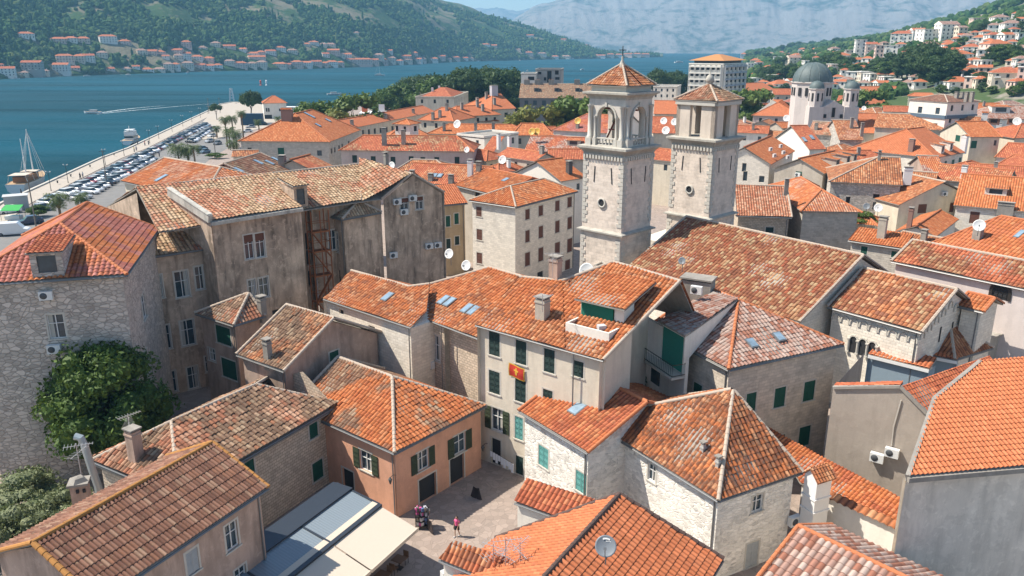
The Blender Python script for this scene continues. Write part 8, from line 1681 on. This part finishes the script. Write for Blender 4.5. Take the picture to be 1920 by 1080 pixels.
for i, (x, y, c1_, c2_, lab) in enumerate(((151, 336, (.03, .03, .04), (.03, .03, .04), 'person in dark clothes on the quay promenade near the gulet'), (156, 334, (.7, .7, .7), (.05, .06, .1), 'person in white beside the dark clothed one on the promenade'), (272, 273, (.5, .1, .1), (.05, .06, .1), 'person in red top on the promenade by the white yacht'), (279, 272, (.05, .05, .08), (.05, .06, .1), 'dark dressed person next to the one in red by the yacht'), (252, 285, (.6, .5, .1), (.1, .1, .1), 'person in yellow on the promenade before the yacht'), (256, 283, (.6, .6, .6), (.1, .1, .15), 'person in grey behind the one in yellow'), (284, 297, (.03, .03, .04), (.02, .02, .03), 'left one of two dark figures walking between the parked cars'), (289, 296, (.03, .03, .04), (.02, .02, .03), 'right one of two dark figures walking between the parked cars'), (299, 294, (.05, .07, .15), (.03, .03, .05), 'figure standing alone beside the parked cars'), (41, 368, (.02, .03, .05), (.02, .02, .03), 'dark figure at the stern of the gulet'))):
    person(S(x, y, .1), i*1.3, lab, c1_, c2_, long_=True, walk=.12, h=1.75)
# souvenir rack, sandwich boards
def board(p, rz, label, col=(.04, .03, .03)):
    r = thing('sandwich_board', label, 'board sign', p); p = np.array(p); e = np.array([math.cos(rz), math.sin(rz), 0]); f = np.array([-e[1], e[0], 0])
    for s_ in (-1, 1): m = MB(); T = np.stack([e, f*math.cos(.25)*1.0+UP*0, UP], 1); m.bar(p+f*s_*.3, p+f*s_*.03+UP*.95, .5, .03, up=tuple(e)); m.build('panel', simple('board', col, .7), r)
board(S(768, 958, 0)*0+S(893, 935, 0), 1.0, 'dark sandwich board by the wall of the orange corner house'); board(S(806, 997, 0), .6, 'dark A frame board in front of the shop door')
rk = thing('souvenir_rack', 'crowded souvenir rack with pink and pale goods beside the shop door', 'rack', S(792, 990, 0)); o_ = S(792, 990, 0); m = MB(); [m.bar(o_+[a, b, 0], o_+[a, b, 1.7], .04) for a in (-.45, .45) for b in (-.25, .25)]; [m.box(o_+UP*z, (.95, .55, .04), 0) for z in (.3, .7, 1.1, 1.5)]; m.build('frame', M_METAL, rk)
for i in range(44): m = MB(); c = random.choice([(.6, .1, .3), (.5, .5, .55), (.1, .15, .3), (.7, .65, .6), (.15, .12, .1)]); m.box(o_+[random.uniform(-.38, .38), random.uniform(-.2, .2), (.3, .7, 1.1, 1.5)[i % 4]+.15], (.2, .16, .26), random.random()); m.build('goods', simple('goods', c, .7), rk)
# lanterns
def lantern(p, n, label):
    r = thing('wall_lantern', label, 'lantern', p); p = np.array(p); n = np.array([n[0], n[1], 0.]); q = p+n*.6; m = MB(); m.tube([p, p+n*.3+UP*.15, q+UP*.05], .025, 5); m.build('bracket', M_METAL, r); m = MB(); m.lathe([(.06, -.35), (.15, 0), (.16, .02), (.06, .16), (.02, .22)], q-UP*.1, 6, smooth=False); m.build('lamp', simple('lantern_glass', (.12, .12, .11), .3), r)
h = HS['orange_house']; lantern(np.array([*h.C4[1], 3.6]), -h.frames[3][2][:2]*0+h.frames[0][2][:2], 'black lantern on the corner of the orange house'); 
cn_ = (c1-c0)*[1, 1, 0]; cn_ /= np.linalg.norm(cn_); cnn = np.array([cn_[1], -cn_[0], 0]); fp = (c0+(-cnn)*.35, cnn)
q = on(fp, 914, 832); lantern(q, cnn[:2], 'wrought iron street lantern on the shuttered house above the alley')
# banner with red field and gold emblem
q = on(fp, 970, 697)+cnn*.12; fb = thing('banner', 'red banner with gold border and emblem hung on the shuttered house', 'flag', q); V = []; w_, h_ = 1.5, 1.0
def cloth(name, w_, h_, off, mat, c, parent, sx=0, sz=0):
    m = MB(); V = []; nx, nz = 8, 5
    for j in range(nz+1):
        for i in range(nx+1): u = -w_/2+w_*i/nx+sx; v = -h_/2+h_*j/nz+sz; V.append(c+cn_*u+UP*(v-.08*u)+cnn*(off+.05*math.sin(u*4)+.03*math.cos(v*5)))
    Q = [[j*(nx+1)+i, j*(nx+1)+i+1, (j+1)*(nx+1)+i+1, (j+1)*(nx+1)+i] for j in range(nz) for i in range(nx)]; m.add(np.array(V), np.array(Q)); return m.build(name, mat, parent)
GOLD = simple('gold_cloth', (.62, .36, .04), .8); cloth('border', 1.6, 1.1, .0, GOLD, q, fb); cloth('field', 1.44, .94, .012, simple('red_cloth', (.50, .04, .02), .8), q, fb)
cloth('emblem', .16, .55, .03, GOLD, q, fb); cloth('emblem', .5, .14, .034, GOLD, q, fb, 0, .12); cloth('emblem', .24, .2, .036, GOLD, q, fb, 0, -.1); cloth('emblem', .12, .12, .038, GOLD, q, fb, 0, .3)
# laundry
q0 = on(fp, 932, 836)+cnn*.9; q1 = on(fp, 976, 862)+cnn*.9; ld = thing('laundry_line', 'line of white washing hung across the front of the shuttered house', 'laundry line', q0); m = MB(); m.tube([q0, q1], .015, 4); m.build('line', M_METAL, ld)
for i in range(9): c = q0+(q1-q0)*(i+.5)/9-UP*(.3+.08*(i % 3)); m = MB(); m.bar(c-cn_*.12, c+cn_*.12, .02, .5+.16*(i % 3)); m.build('garment', simple('washing', (.78, .78, .78), .9), ld)

# ================= the quay: cars, lamps, boats =================
CARC = {'white': (.72, .72, .71), 'silver': (.42, .43, .44), 'black': (.02, .02, .022), 'dark blue': (.02, .035, .08), 'grey': (.16, .17, .18), 'red': (.28, .03, .03), 'pale blue': (.18, .28, .36)}
def loft(m, secs, mat=0):    # secs: list of (x, [(y,z)...]) cross sections
    k = len(secs[0][1]); V = np.array([(x, y, z) for x, s in secs for y, z in s]); Q = []
    for i in range(len(secs)-1):
        for j in range(k-1): Q.append([i*k+j, i*k+j+1, (i+1)*k+j+1, (i+1)*k+j])
    m.add(V, [np.array(Q), np.arange(k)[::-1].copy(), np.arange(k)+(len(secs)-1)*k], mat)
@cached
def carpaint(c):
    t = NT('car_paint'); t.p.inputs['Coat Weight'].default_value = .6; return t.fin(c, .35, .5, .1)
def make_car(kind, col, label, loc):
    r = thing('parked_van' if kind == 'van' else 'parked_car', label, 'van' if kind == 'van' else 'car', loc, 'cars parked along the quay'); L, W, H = {'car': (4.2, 1.76, 1.48), 'suv': (4.5, 1.85, 1.7), 'van': (5.6, 2.05, 2.45)}[kind]; o = np.zeros(3); LOC[r.name] = o
    def sec(x, zt, w, zb=.25): return (x, [(-w/2*.94, zb), (-w/2, zb+.25), (-w/2*.97, zt-.08), (-w/2*.86, zt), (w/2*.86, zt), (w/2*.97, zt-.08), (w/2, zb+.25), (w/2*.94, zb)])
    m = MB(); b = .92 if kind != 'suv' else 1.05
    if kind == 'van': loft(m, [sec(-L/2, .9, W*.9), sec(-L/2+.25, 1.15, W), sec(-L/2+1.0, 1.3, W), sec(-L/2+1.9, H-.05, W*.97), sec(-L/2+2.2, H, W*.96), sec(L/2-.1, H, W*.96), sec(L/2, H-.2, W*.92)])
    else: loft(m, [sec(-L/2, .6, W*.86), sec(-L/2+.2, b-.2, W*.97), sec(-L/2+1.1, b, W), sec(L/2-.7, b+.04, W), sec(L/2-.1, b, W*.96), sec(L/2, .62, W*.9)])
    m.build('body', carpaint(CARC[col]), r)
    def g(x, z, w, zb): return (x, [(-w/2*1.0, zb), (-w/2*.84, z-.06), (-w/2*.74, z), (w/2*.74, z), (w/2*.84, z-.06), (w/2*1.0, zb)])
    if kind != 'van':
        m = MB(); loft(m, [g(-L/2+1.05, b+.02, W*.9, b-.05), g(-L/2+1.75, H-.03, W*.92, b-.05), g(L/2-1.1, H-.03, W*.92, b-.05), g(L/2-.35, b+.06, W*.88, b-.05)]); m.build('window_glass', M_GLASS, r)
        m = MB(); m.box([.1 if kind == 'car' else .25, 0, H-.02], (L*.38, W*.7, .06)); m.build('roof', carpaint(CARC[col]), r)
    else: m = MB(); m.poly([(-L/2+1.05, -W*.42, 1.36), (-L/2+1.05, W*.42, 1.36), (-L/2+1.8, W*.4, H-.25), (-L/2+1.8, -W*.4, H-.25)][::-1]); m.poly([(-L/2+1.3, -W*.5-.01, 1.3), (-L/2+2.3, -W*.5-.01, 1.3), (-L/2+2.3, -W*.49-.01, 1.95), (-L/2+1.8, -W*.49-.01, 1.95)]); m.build('window_glass', M_GLASS, r)
    for x in (-L/2+.8, L/2-.85):
        for y in (-W/2+.08, W/2-.08): m = MB(); m.lathe([(.05, -.11), (.3, -.11), (.33, -.05), (.33, .05), (.3, .11), (.05, .11)], [x, y, .33], 12, tilt=np.array([[1, 0, 0], [0, 0, 1], [0, 1, 0]])); m.lathe([(.001, -.115), (.18, -.115), (.18, .115), (.001, .115)], [x, y, .33], 8, 1, tilt=np.array([[1, 0, 0], [0, 0, 1], [0, 1, 0]])); m.build('wheel', [M_DARK, M_ZINC], r)
    for y in (-W*.34, W*.34): m = MB(); m.box([-L/2+.06, y, .66], (.1, .3, .14)); m.build('headlight', M_FRAME, r); m = MB(); m.box([L/2-.04, y, .75], (.08, .25, .14)); m.build('tail_light', simple('red_lens', (.3, .02, .02), .3), r)
    kids(r); return r
CP_ = {}
def car(kind, col, p, rz, label):
    k = (kind, col)
    if k not in CP_: CP_[k] = make_car(kind, col, label, [0, 0, 0]); r = CP_[k]; r.location = tuple(p); r.rotation_euler = (0, 0, rz); return r
    return dup(CP_[k], p, rz, 1.0, label, 'cars parked along the quay')
def row(pts, sp, off, names, tmpl, zz=.012, skip=()):
    P = [S(x, y, 0) for x, y in pts]; cum = [0]
    for a, b in zip(P[:-1], P[1:]): cum.append(cum[-1]+np.linalg.norm(b-a))
    s_ = 0; i = 0
    while s_ < cum[-1]:
        k = min(np.searchsorted(cum, s_, 'right')-1, len(P)-2); t = (s_-cum[k])/(cum[k+1]-cum[k]); q = P[k]+(P[k+1]-P[k])*t; d = (P[k+1]-P[k])/np.linalg.norm(P[k+1]-P[k])
        if i not in skip:
            kind = random.choices(['car', 'suv'], [3, 2])[0]; col = random.choices(list(CARC), [6, 4, 4, 2, 3, 1, 1])[0]; names.append(1)
            car(kind, col, q+UP*zz+np.array([random.uniform(-.15, .15), random.uniform(-.15, .15), 0]), math.atan2(d[1], d[0])+off+random.uniform(-.05, .05)+(math.pi if random.random() < .15 else 0), tmpl % (col, 'hatchback' if kind == 'car' else 'SUV', ordw(len(names))))
        s_ += sp; i += 1
nm1 = []; row([(86, 384), (122, 368), (165, 346), (212, 323), (262, 298), (300, 279), (345, 256), (388, 236)], 2.9, 1.05, nm1, '%s %s in the front quay row, %s counting from the near end', skip=(3, 17, 26, 38))
nm2 = []; row([(150, 376), (185, 356), (218, 337), (240, 326), (262, 312), (285, 300)], 3.0, 1.05, nm2, '%s %s in the second row, %s counting from the near end', skip=(2,))
nm3 = []; row([(358, 268), (372, 258), (385, 250), (402, 242)], 3.0, 1.0, nm3, '%s %s in the far island row of the car park, %s from near end')
for i, (x, y, k, c, rz, lab) in enumerate((( 384, 287, 'car', 'pale blue', 1.2, 'pale blue car at the exit lane by the hedge island'), (379, 282, 'car', 'dark blue', 1.2, 'dark blue car behind the pale blue one in the exit lane'), (393, 267, 'car', 'silver', 1.3, 'silver car driving in the lane right of the island'), (408, 271, 'car', 'grey', 1.5, 'grey car driving toward the palm cluster'), (398, 257, 'car', 'white', 1.2, 'white car at the bend of the lane'), (464, 248, 'car', 'white', .4, 'white car parked behind the palm cluster'), (470, 240, 'car', 'silver', .4, 'silver car parked behind the palm cluster'), (492, 235, 'suv', 'black', .2, 'black car parked before the waterfront house'), (75, 396, 'suv', 'silver', 1.0, 'silver car half hidden by the kiosk shrub'), (58, 420, 'suv', 'dark blue', .7, 'dark blue car beside the white van'), (18, 400, 'suv', 'white', .9, 'white car behind the green market awning'))): car(k, c, S(x, y, .012), rz, lab)
car('van', 'white', S(27, 440, .012), math.radians(200), 'white delivery van at the left edge near the quay road')
ks = thing('kiosk', 'grey boxy kiosk on the quay near the gulet', 'kiosk', S(33, 392, 0)); q = S(33, 392, 0); m = MB(); m.box(q+UP*1.5, (4.4, 3., 3.), .5); m.build('wall', simple('kiosk_grey', (.36, .38, .38), .6), ks); m = MB(); m.box(q+UP*3.06, (4.8, 3.4, .14), .5); m.build('roof', simple('kiosk_roof', (.5, .51, .5), .6), ks); m = MB(); m.box(q+UP*1.7+np.array([.5, -1.5, 0])*.9, (1.6, .1, 1.1), .5); m.build('window', M_GLASS, ks)
q = S(27, 412, 0); gs = thing('market_stall', 'market stall with a bright green sloping awning near the van', 'stall', q); m = MB(); A_q = [q+np.array(v) for v in ((-1.8, -1.3, 2.1), (1.8, -1.0, 2.1), (1.6, 1.3, 2.9), (-1.9, 1.1, 2.9))]; slab(m, A_q, .05, 0, 0); m.build('awning', simple('green_canvas', (.03, .35, .07), .8), gs); m = MB(); [m.bar(v*[1, 1, 0], v-UP*.05, .05) for v in A_q]; m.build('frame', M_METAL, gs); m = MB(); m.box(q+UP*.45, (3., 1.4, .9), .1); m.build('counter', M_ACW, gs)
gt = thing('shipping_container', 'dark blue container on the waterfront by the umbrella pine', 'container', S(474, 235, 0)); q = S(474, 235, 0); m = MB(); m.box(q+UP*2.6, (9.5, 3., 5.2), .0); m.build('body', simple('container_blue', (.01, .05, .10), .5), gt); m = MB(); [m.box(q+np.array([-4.6+i*.46, -1.52, 2.6]), (.12, .06, 5.)) for i in range(21)]; m.build('ribs', simple('container_blue', (.01, .05, .10), .5), gt)
def lamp(p, h, label, arms=2):
    r = thing('street_lamp', label, 'street lamp', p, 'street lamps along the promenade'); p = np.array(p); m = MB(); m.tube([p, p+UP*.6, p+UP*h], [.11, .07, .05], 6); m.build('pole', M_METAL, r)
    for s_ in ((-1, 1) if arms == 2 else (1,)): m = MB(); c = p+UP*h+np.array([.5*s_, 0, 0]); m.bar(p+UP*h, c, .05); m.lathe([(.06, .0), (.2, .05), (.2, .12), (.03, .3)], c, 8); m.build('lantern', simple('lamp_globe', (.6, .6, .58), .3), r)
    return r
LPX = [(96, 358), (128, 343), (198, 310), (233, 292), (281, 269), (298, 260), (323, 247), (343, 237), (360, 229), (376, 221), (390, 213)]
for i, (x, y) in enumerate(LPX): lamp(S(x, y, .14), 4.6, f'twin armed promenade lamp, {ordw(i+1)} from the near end')
for x, y, h_, lab in ((70, 438, 11, 'tall wooden pole with crossbar beside the white van'), (201, 348, 9, 'tall pole rising between the quayside cars'), (404, 290, 8, 'slim lamp post in the exit lane'), (355, 300, 7, 'pole beside the broad palms'), (392, 213, 8, 'mast at the near end of the plaza'), (413, 212, 8, 'mast by the small umbrella pine')):
    r = thing('utility_pole', lab, 'pole', S(x, y, 0)); q = S(x, y, 0); m = MB(); m.tube([q, q+UP*h_], [.14, .09], 6); m.build('pole', simple('grey_wood', (.20, .17, .14), .9), r); m = MB(); m.bar(q+UP*(h_-.4)-[.9, 0, 0], q+UP*(h_-.4)+[.9, 0, 0], .1); m.build('crossbar', M_METAL, r)
for i, (x, y) in enumerate(((112, 346), (137, 334), (173, 316), (218, 294), (262, 273))):
    r = thing('mooring_bollard', f'dark mooring bollard on the quay edge, {ordw(i+1)} from the near end', 'bollard', S(x-4, y-3, .45), 'mooring bollards on the quay'); q = S(x-4, y-3, .45); m = MB(); m.lathe([(.22, 0), (.16, .1), (.15, .4), (.28, .5), (.28, .58), (.001, .66)], q, 10); m.build('post', M_METAL, r)
# promenade obelisk of open ribs
q = S(435, 189, 0); mo_ = thing('monument', 'slender white open monument at the tip of the plaza', 'monument', q); 
for s_ in (-1, 1): m = MB(); m.bar(q+[s_*1.3, 0, 0], q+[s_*.5, 0, 7.8], .8, .8); m.build('pillar', M_WHITE, mo_)
for z in (1.8, 3.6, 5.4): m = MB(); m.bar(q+[-1.3+z*.1, 0, z], q+[1.3-z*.1, 0, z], .5); m.build('crosspiece', M_WHITE, mo_)
# waterfront house with white pergola
pts_ = ('h', 7.5, [S(492, 194, 7.5), S(538, 193, 7.5), None, None, None, None]); a, b_ = pts_[2][0], pts_[2][1]; ev2 = np.array([-(b_-a)[1], (b_-a)[0], 0]); ev2 /= np.linalg.norm(ev2); Wd = 12.; c_, d_ = b_+ev2*Wd, a+ev2*Wd; L = np.linalg.norm(b_-a); ux = (b_-a)/L
wf_ = House('waterfront', 'white waterfront house with a red hipped roof and white pergola', wall=PL_W, pal='new', dirt=.1, pts=('h', 7.5, [a, b_, c_, d_, a+ux*L*.45+ev2*6+UP*3.2, a+ux*L*.55+ev2*6+UP*3.2]), wins=[('ab', 500, 206, 3, 7, 'N'), ('ab', 504, 206, 3, 7, 'N'), ('ab', 503, 222, 14, 8, 'N'), ('ab', 527, 206, 8, 5, 'N')])
m = MB(); q = S(535, 200, 4.5); m.box(q+np.array([0, -2, 0]), (13, 6, .3)); m.build('pergola', M_WHITE, wf_.root); m = MB(); [m.bar(q+np.array([x, -4.5, 0]), (q+np.array([x, -4.5, 0]))*[1, 1, 0], .25) for x in (-6, -2, 2, 6)]; m.build('pergola_post', M_WHITE, wf_.root)
# modern dark glass building at the marina
q = SY(697, 186, 285); mg = thing('glass_pavilion', 'modern dark glazed pavilion with a white roof at the marina', 'pavilion', [q[0], 285, 0]); m = MB(); m.box([q[0], 289, 5.5], (9, 9, 11.), .1); m.build('wall', simple('dark_glazing', (.03, .05, .07), .2), mg); m = MB(); m.box([q[0], 289, 11.3], (10, 10, .5), .1); m.box([q[0], 284.4, 9.6], (9, .3, 2.4), .1); m.build('roof', M_WHITE, mg)
for dx, c, nme in ((-2.5, (.5, .12, .05), 'red'), (3.5, (.7, .7, .7), 'white')): m = MB(); m.box([q[0]+dx-.5, 287, 13.], (2.0, .4, 2.6)); m.build('roof_sign', simple(nme+'_panel', c), mg)
q = SY(750, 197, 290); pw_ = thing('marina_wall', 'low white wall and pool terrace left of the classical building', 'wall', [q[0], 290, 0]); m = MB(); m.box([q[0]+2, 292, 2.2], (24, .5, 4.4)); m.build('wall', M_WHITE, pw_); m = MB(); m.box([q[0], 286, .4], (20, 7, .8)); m.build('pool', simple('pool_water', (.12, .42, .45), .1), pw_)
for i in range(7):
    q = S(652+i*6, 204-i*1.5, .3); r = thing('sunshade', f'small white marina sunshade, {ORD[i]} from the left', 'parasol', q, 'white sunshades at the marina'); m = MB(); m.lathe([(1.4, 2.3), (.02, 3.1)], [*q[:2], 0], 8, smooth=False); m.build('canopy', M_WHITE, r); m = MB(); m.tube([[*q[:2], 0], [*q[:2], 3.]], .05, 5); m.build('pole', M_METAL, r)
# boats
def hull(m, o, L, W, H, rz, mat=0, bow=1.0, bz=.0):
    e = np.array([math.cos(rz), math.sin(rz), 0]); f = np.array([-e[1], e[0], 0]); S_ = []
    for t in np.linspace(-1, 1, 9):
        w_ = W/2*(1-max(0, t)**2.2*.97)*(.82+.18*min(1, (t+1)*2)); zt = H*(1+.28*max(0, t)**2*bow); S_.append([o+e*t*L/2*(1+0*t)+f*s*w_*k+UP*z for s, k, z in ((-1, 1, zt), (-1, .8, zt*.3), (0, .0, -.5), (1, .8, zt*.3), (1, 1, zt))])
    V = np.array(S_).reshape(-1, 3); Q = [[i*5+j, (i+1)*5+j, (i+1)*5+j+1, i*5+j+1] for i in range(8) for j in range(4)]; m.add(V, [np.array(Q), np.array([0, 1, 2, 3, 4])], mat)
    for i in range(8): m.poly([S_[i][0]-UP*.12, S_[i][4]-UP*.12, S_[i+1][4]-UP*.12, S_[i+1][0]-UP*.12], 1)
M_HW = simple('boat_white', (.74, .74, .73), .35); M_DECK = simple('teak_deck', (.42, .28, .15), .8); 
q = S(58, 352, -2)+np.array([0, 0, 0]); rz = math.atan2(*(qp[3]-qp[2])[[1, 0]]); e = np.array([math.cos(rz), math.sin(rz), 0]); f = np.array([-e[1], e[0], 0]); q = q*1.0
gu = thing('gulet', 'two masted wooden gulet with white sunshades moored at the quay', 'sailing boat', q); m = MB(); hull(m, q, 20, 5.6, 2.5, rz); m.build('hull', [M_HW, M_DECK], gu); m = MB(); m.box(q-e*2+UP*3.1, (9, 3.2, 1.5), rz); m.build('deckhouse', simple('varnished_wood', (.30, .14, .06), .5), gu)
m = MB(); m.box(q-e*5.5+UP*4.4, (5, 4.2, .12), rz); m.box(q+e*1.5+UP*4.3, (3.6, 3.8, .12), rz); m.build('sunshade', M_CRM, gu)
for t, H_ in ((-1.5, 13), (3.5, 15)): m = MB(); m.tube([q+e*t+UP*2, q+e*t+UP*H_], [.2, .1], 8); ms = m.build('mast', M_WHITE, gu); m = MB(); m.bar(q+e*t+UP*3.9, q+e*(t-4)+UP*4.3, .35, .4); m.build('furled_sail', M_CRM, ms)
for s_ in (-1, 1): m = MB(); [m.tube([q+e*3.5+UP*14.5, q+e*(k)+f*s_*2.6+UP*2.6], .04, 4) for k in (1, 3, 5)]; m.tube([q+e*3.5+UP*14.8, q+e*11+UP*3.2], .04, 4); m.build('rigging', M_WHITE, gu)
m = MB(); [m.bar(q+e*x+f*s_*2.4+UP*2.4, q+e*x+f*s_*1.9+UP*4.4, .08) for x in (-7.8, -3.2, 0, 3) for s_ in (-1, 1)]; m.build('stanchion', M_WHITE, gu)
def motorboat(px, py, L, rz, label, name='motorboat', cat='motorboat', mast=0, big=False):
    q = S(px, py, -2); e = np.array([math.cos(rz), math.sin(rz), 0]); r = thing(name, label, cat, q); m = MB(); hull(m, q, L, L*.3, L*.11, rz); m.build('hull', [M_HW, M_DECK], r); m = MB(); m.box(q-e*L*.05+UP*L*.15, (L*.42, L*.2, L*.1), rz); m.build('cabin', M_HW, r); m = MB(); m.box(q-e*L*.05+UP*L*.165, (L*.43, L*.205, L*.045), rz); m.build('cabin_window', M_GLASS, r)
    if big: m = MB(); m.box(q-e*L*.1+UP*L*.25, (L*.34, L*.2, L*.09), rz); m.box(q-e*L*.12+UP*L*.33, (L*.26, L*.19, .2), rz); m.tube([q-e*L*.15+UP*L*.3, q-e*L*.15+UP*L*.42], .1, 6); m.build('flybridge', M_HW, r)
    if mast: m = MB(); m.tube([q, q+UP*mast], [.12, .06], 6); m.bar(q+UP*2.2, q-e*L*.38+UP*2.3, .25, .3); m.tube([q+UP*mast, q+e*L*.48+UP*1.4], .03, 4); m.tube([q+UP*mast, q-e*L*.48+UP*1.4], .03, 4); m.build('mast', M_WHITE, r)
    return r
motorboat(249, 268, 16, math.radians(100), 'white flybridge motor yacht moored at the quay', 'yacht', 'yacht', big=True)
motorboat(174, 213, 10, math.radians(175), 'small white speedboat towing a long wake'); motorboat(627, 178, 11, math.radians(20), 'white motorboat off the marina'); motorboat(712, 142, 13, math.radians(10), 'white sailing yacht with bare mast out in the bay', 'sailing_yacht', 'sailing yacht', mast=17)
for x, y, L_, lab in ((1092, 131, 9, 'tiny white boat right of the apartment tower'), (989, 133, 9, 'tiny white boat just above the apartment tower'), (975, 114, 14, 'small white boat near the wooded point'), (894, 115, 16, 'white boat by the far shore below the wood'), (1069, 111, 22, 'long white ferry at the far shore'), (1273, 118, 22, 'small dark boat group left of the hotel roof'), (240, 141, 9, 'small boat anchored at the far shore on the left'), (352, 137, 9, 'small boat at the far shore pier'), (30, 148, 8, 'little boat at the far shore, extreme left'), (163, 143, 8, 'little boat before the twin cream houses')): motorboat(x, y, L_, random.uniform(0, 3), lab)
for x, y, c, nme in ((489, 160, (.6, .08, .04), 'red'), (500, 160, (.75, .75, .75), 'white')): q = S(x, y, -2); r = thing('channel_marker', f'{nme} channel marker standing in the bay', 'buoy', q); m = MB(); m.lathe([(1.1, -.4), (1.1, .5), (.3, .8), (.3, 1.2)], q, 10); m.build('float', simple(nme+'_marker', c), r); m = MB(); m.lathe([(.3, 1.2), (.9, 1.8), (.9, 4.2), (.1, 5)], q, 8, smooth=False); m.build('topmark', simple(nme+'_marker', c), r)
# wake
wk = NT('foam'); _f = wk.noise(wk.pos(), 1.1, 5, .8); wk.fin((.72, .80, .82), .8, .2); trn = wk.n('ShaderNodeBsdfTransparent'); mx = wk.n('ShaderNodeMixShader'); wk.l(wk.ramp(_f, [(.42, 0.), (.6, .9)]), mx.inputs[0]); wk.l(trn.outputs[0], mx.inputs[1]); wk.l(wk.p.outputs[0], mx.inputs[2]); wk.l(mx.outputs[0], wk.out.inputs[0]); wk = wk.m
for k, (p0, p1, p2, w0) in enumerate((((181, 213), (235, 203), (310, 198), 1.6), ((181, 214), (250, 206), (405, 193.5), 1.3))):
    C3 = [S(*p, -1.985+k*.006) for p in (p0, p1, p2)]; m = MB(); T_ = np.linspace(0, 1, 24); Pt = [(1-t)**2*C3[0]+2*t*(1-t)*C3[1]+t*t*C3[2] for t in T_]
    for i in range(23):
        d = Pt[i+1]-Pt[i]; n_ = np.array([-d[1], d[0], 0]); n_ /= np.linalg.norm(n_); wa, wb = [w0*(.5+2.5*t*(1-t))*(1-t*.6) for t in T_[i:i+2]]; m.poly([Pt[i]-n_*wa, Pt[i+1]-n_*wb, Pt[i+1]+n_*wb, Pt[i]+n_*wa])
    tag(m.build('wake', wk), kind='stuff')
# unused prototypes leave the scene
for k_, r in P_.items():
    if P_[k_].get('used') is None:
        for c in list(r.children): bpy.data.objects.remove(c)
        bpy.data.objects.remove(r)
    else: del P_[k_]['used']
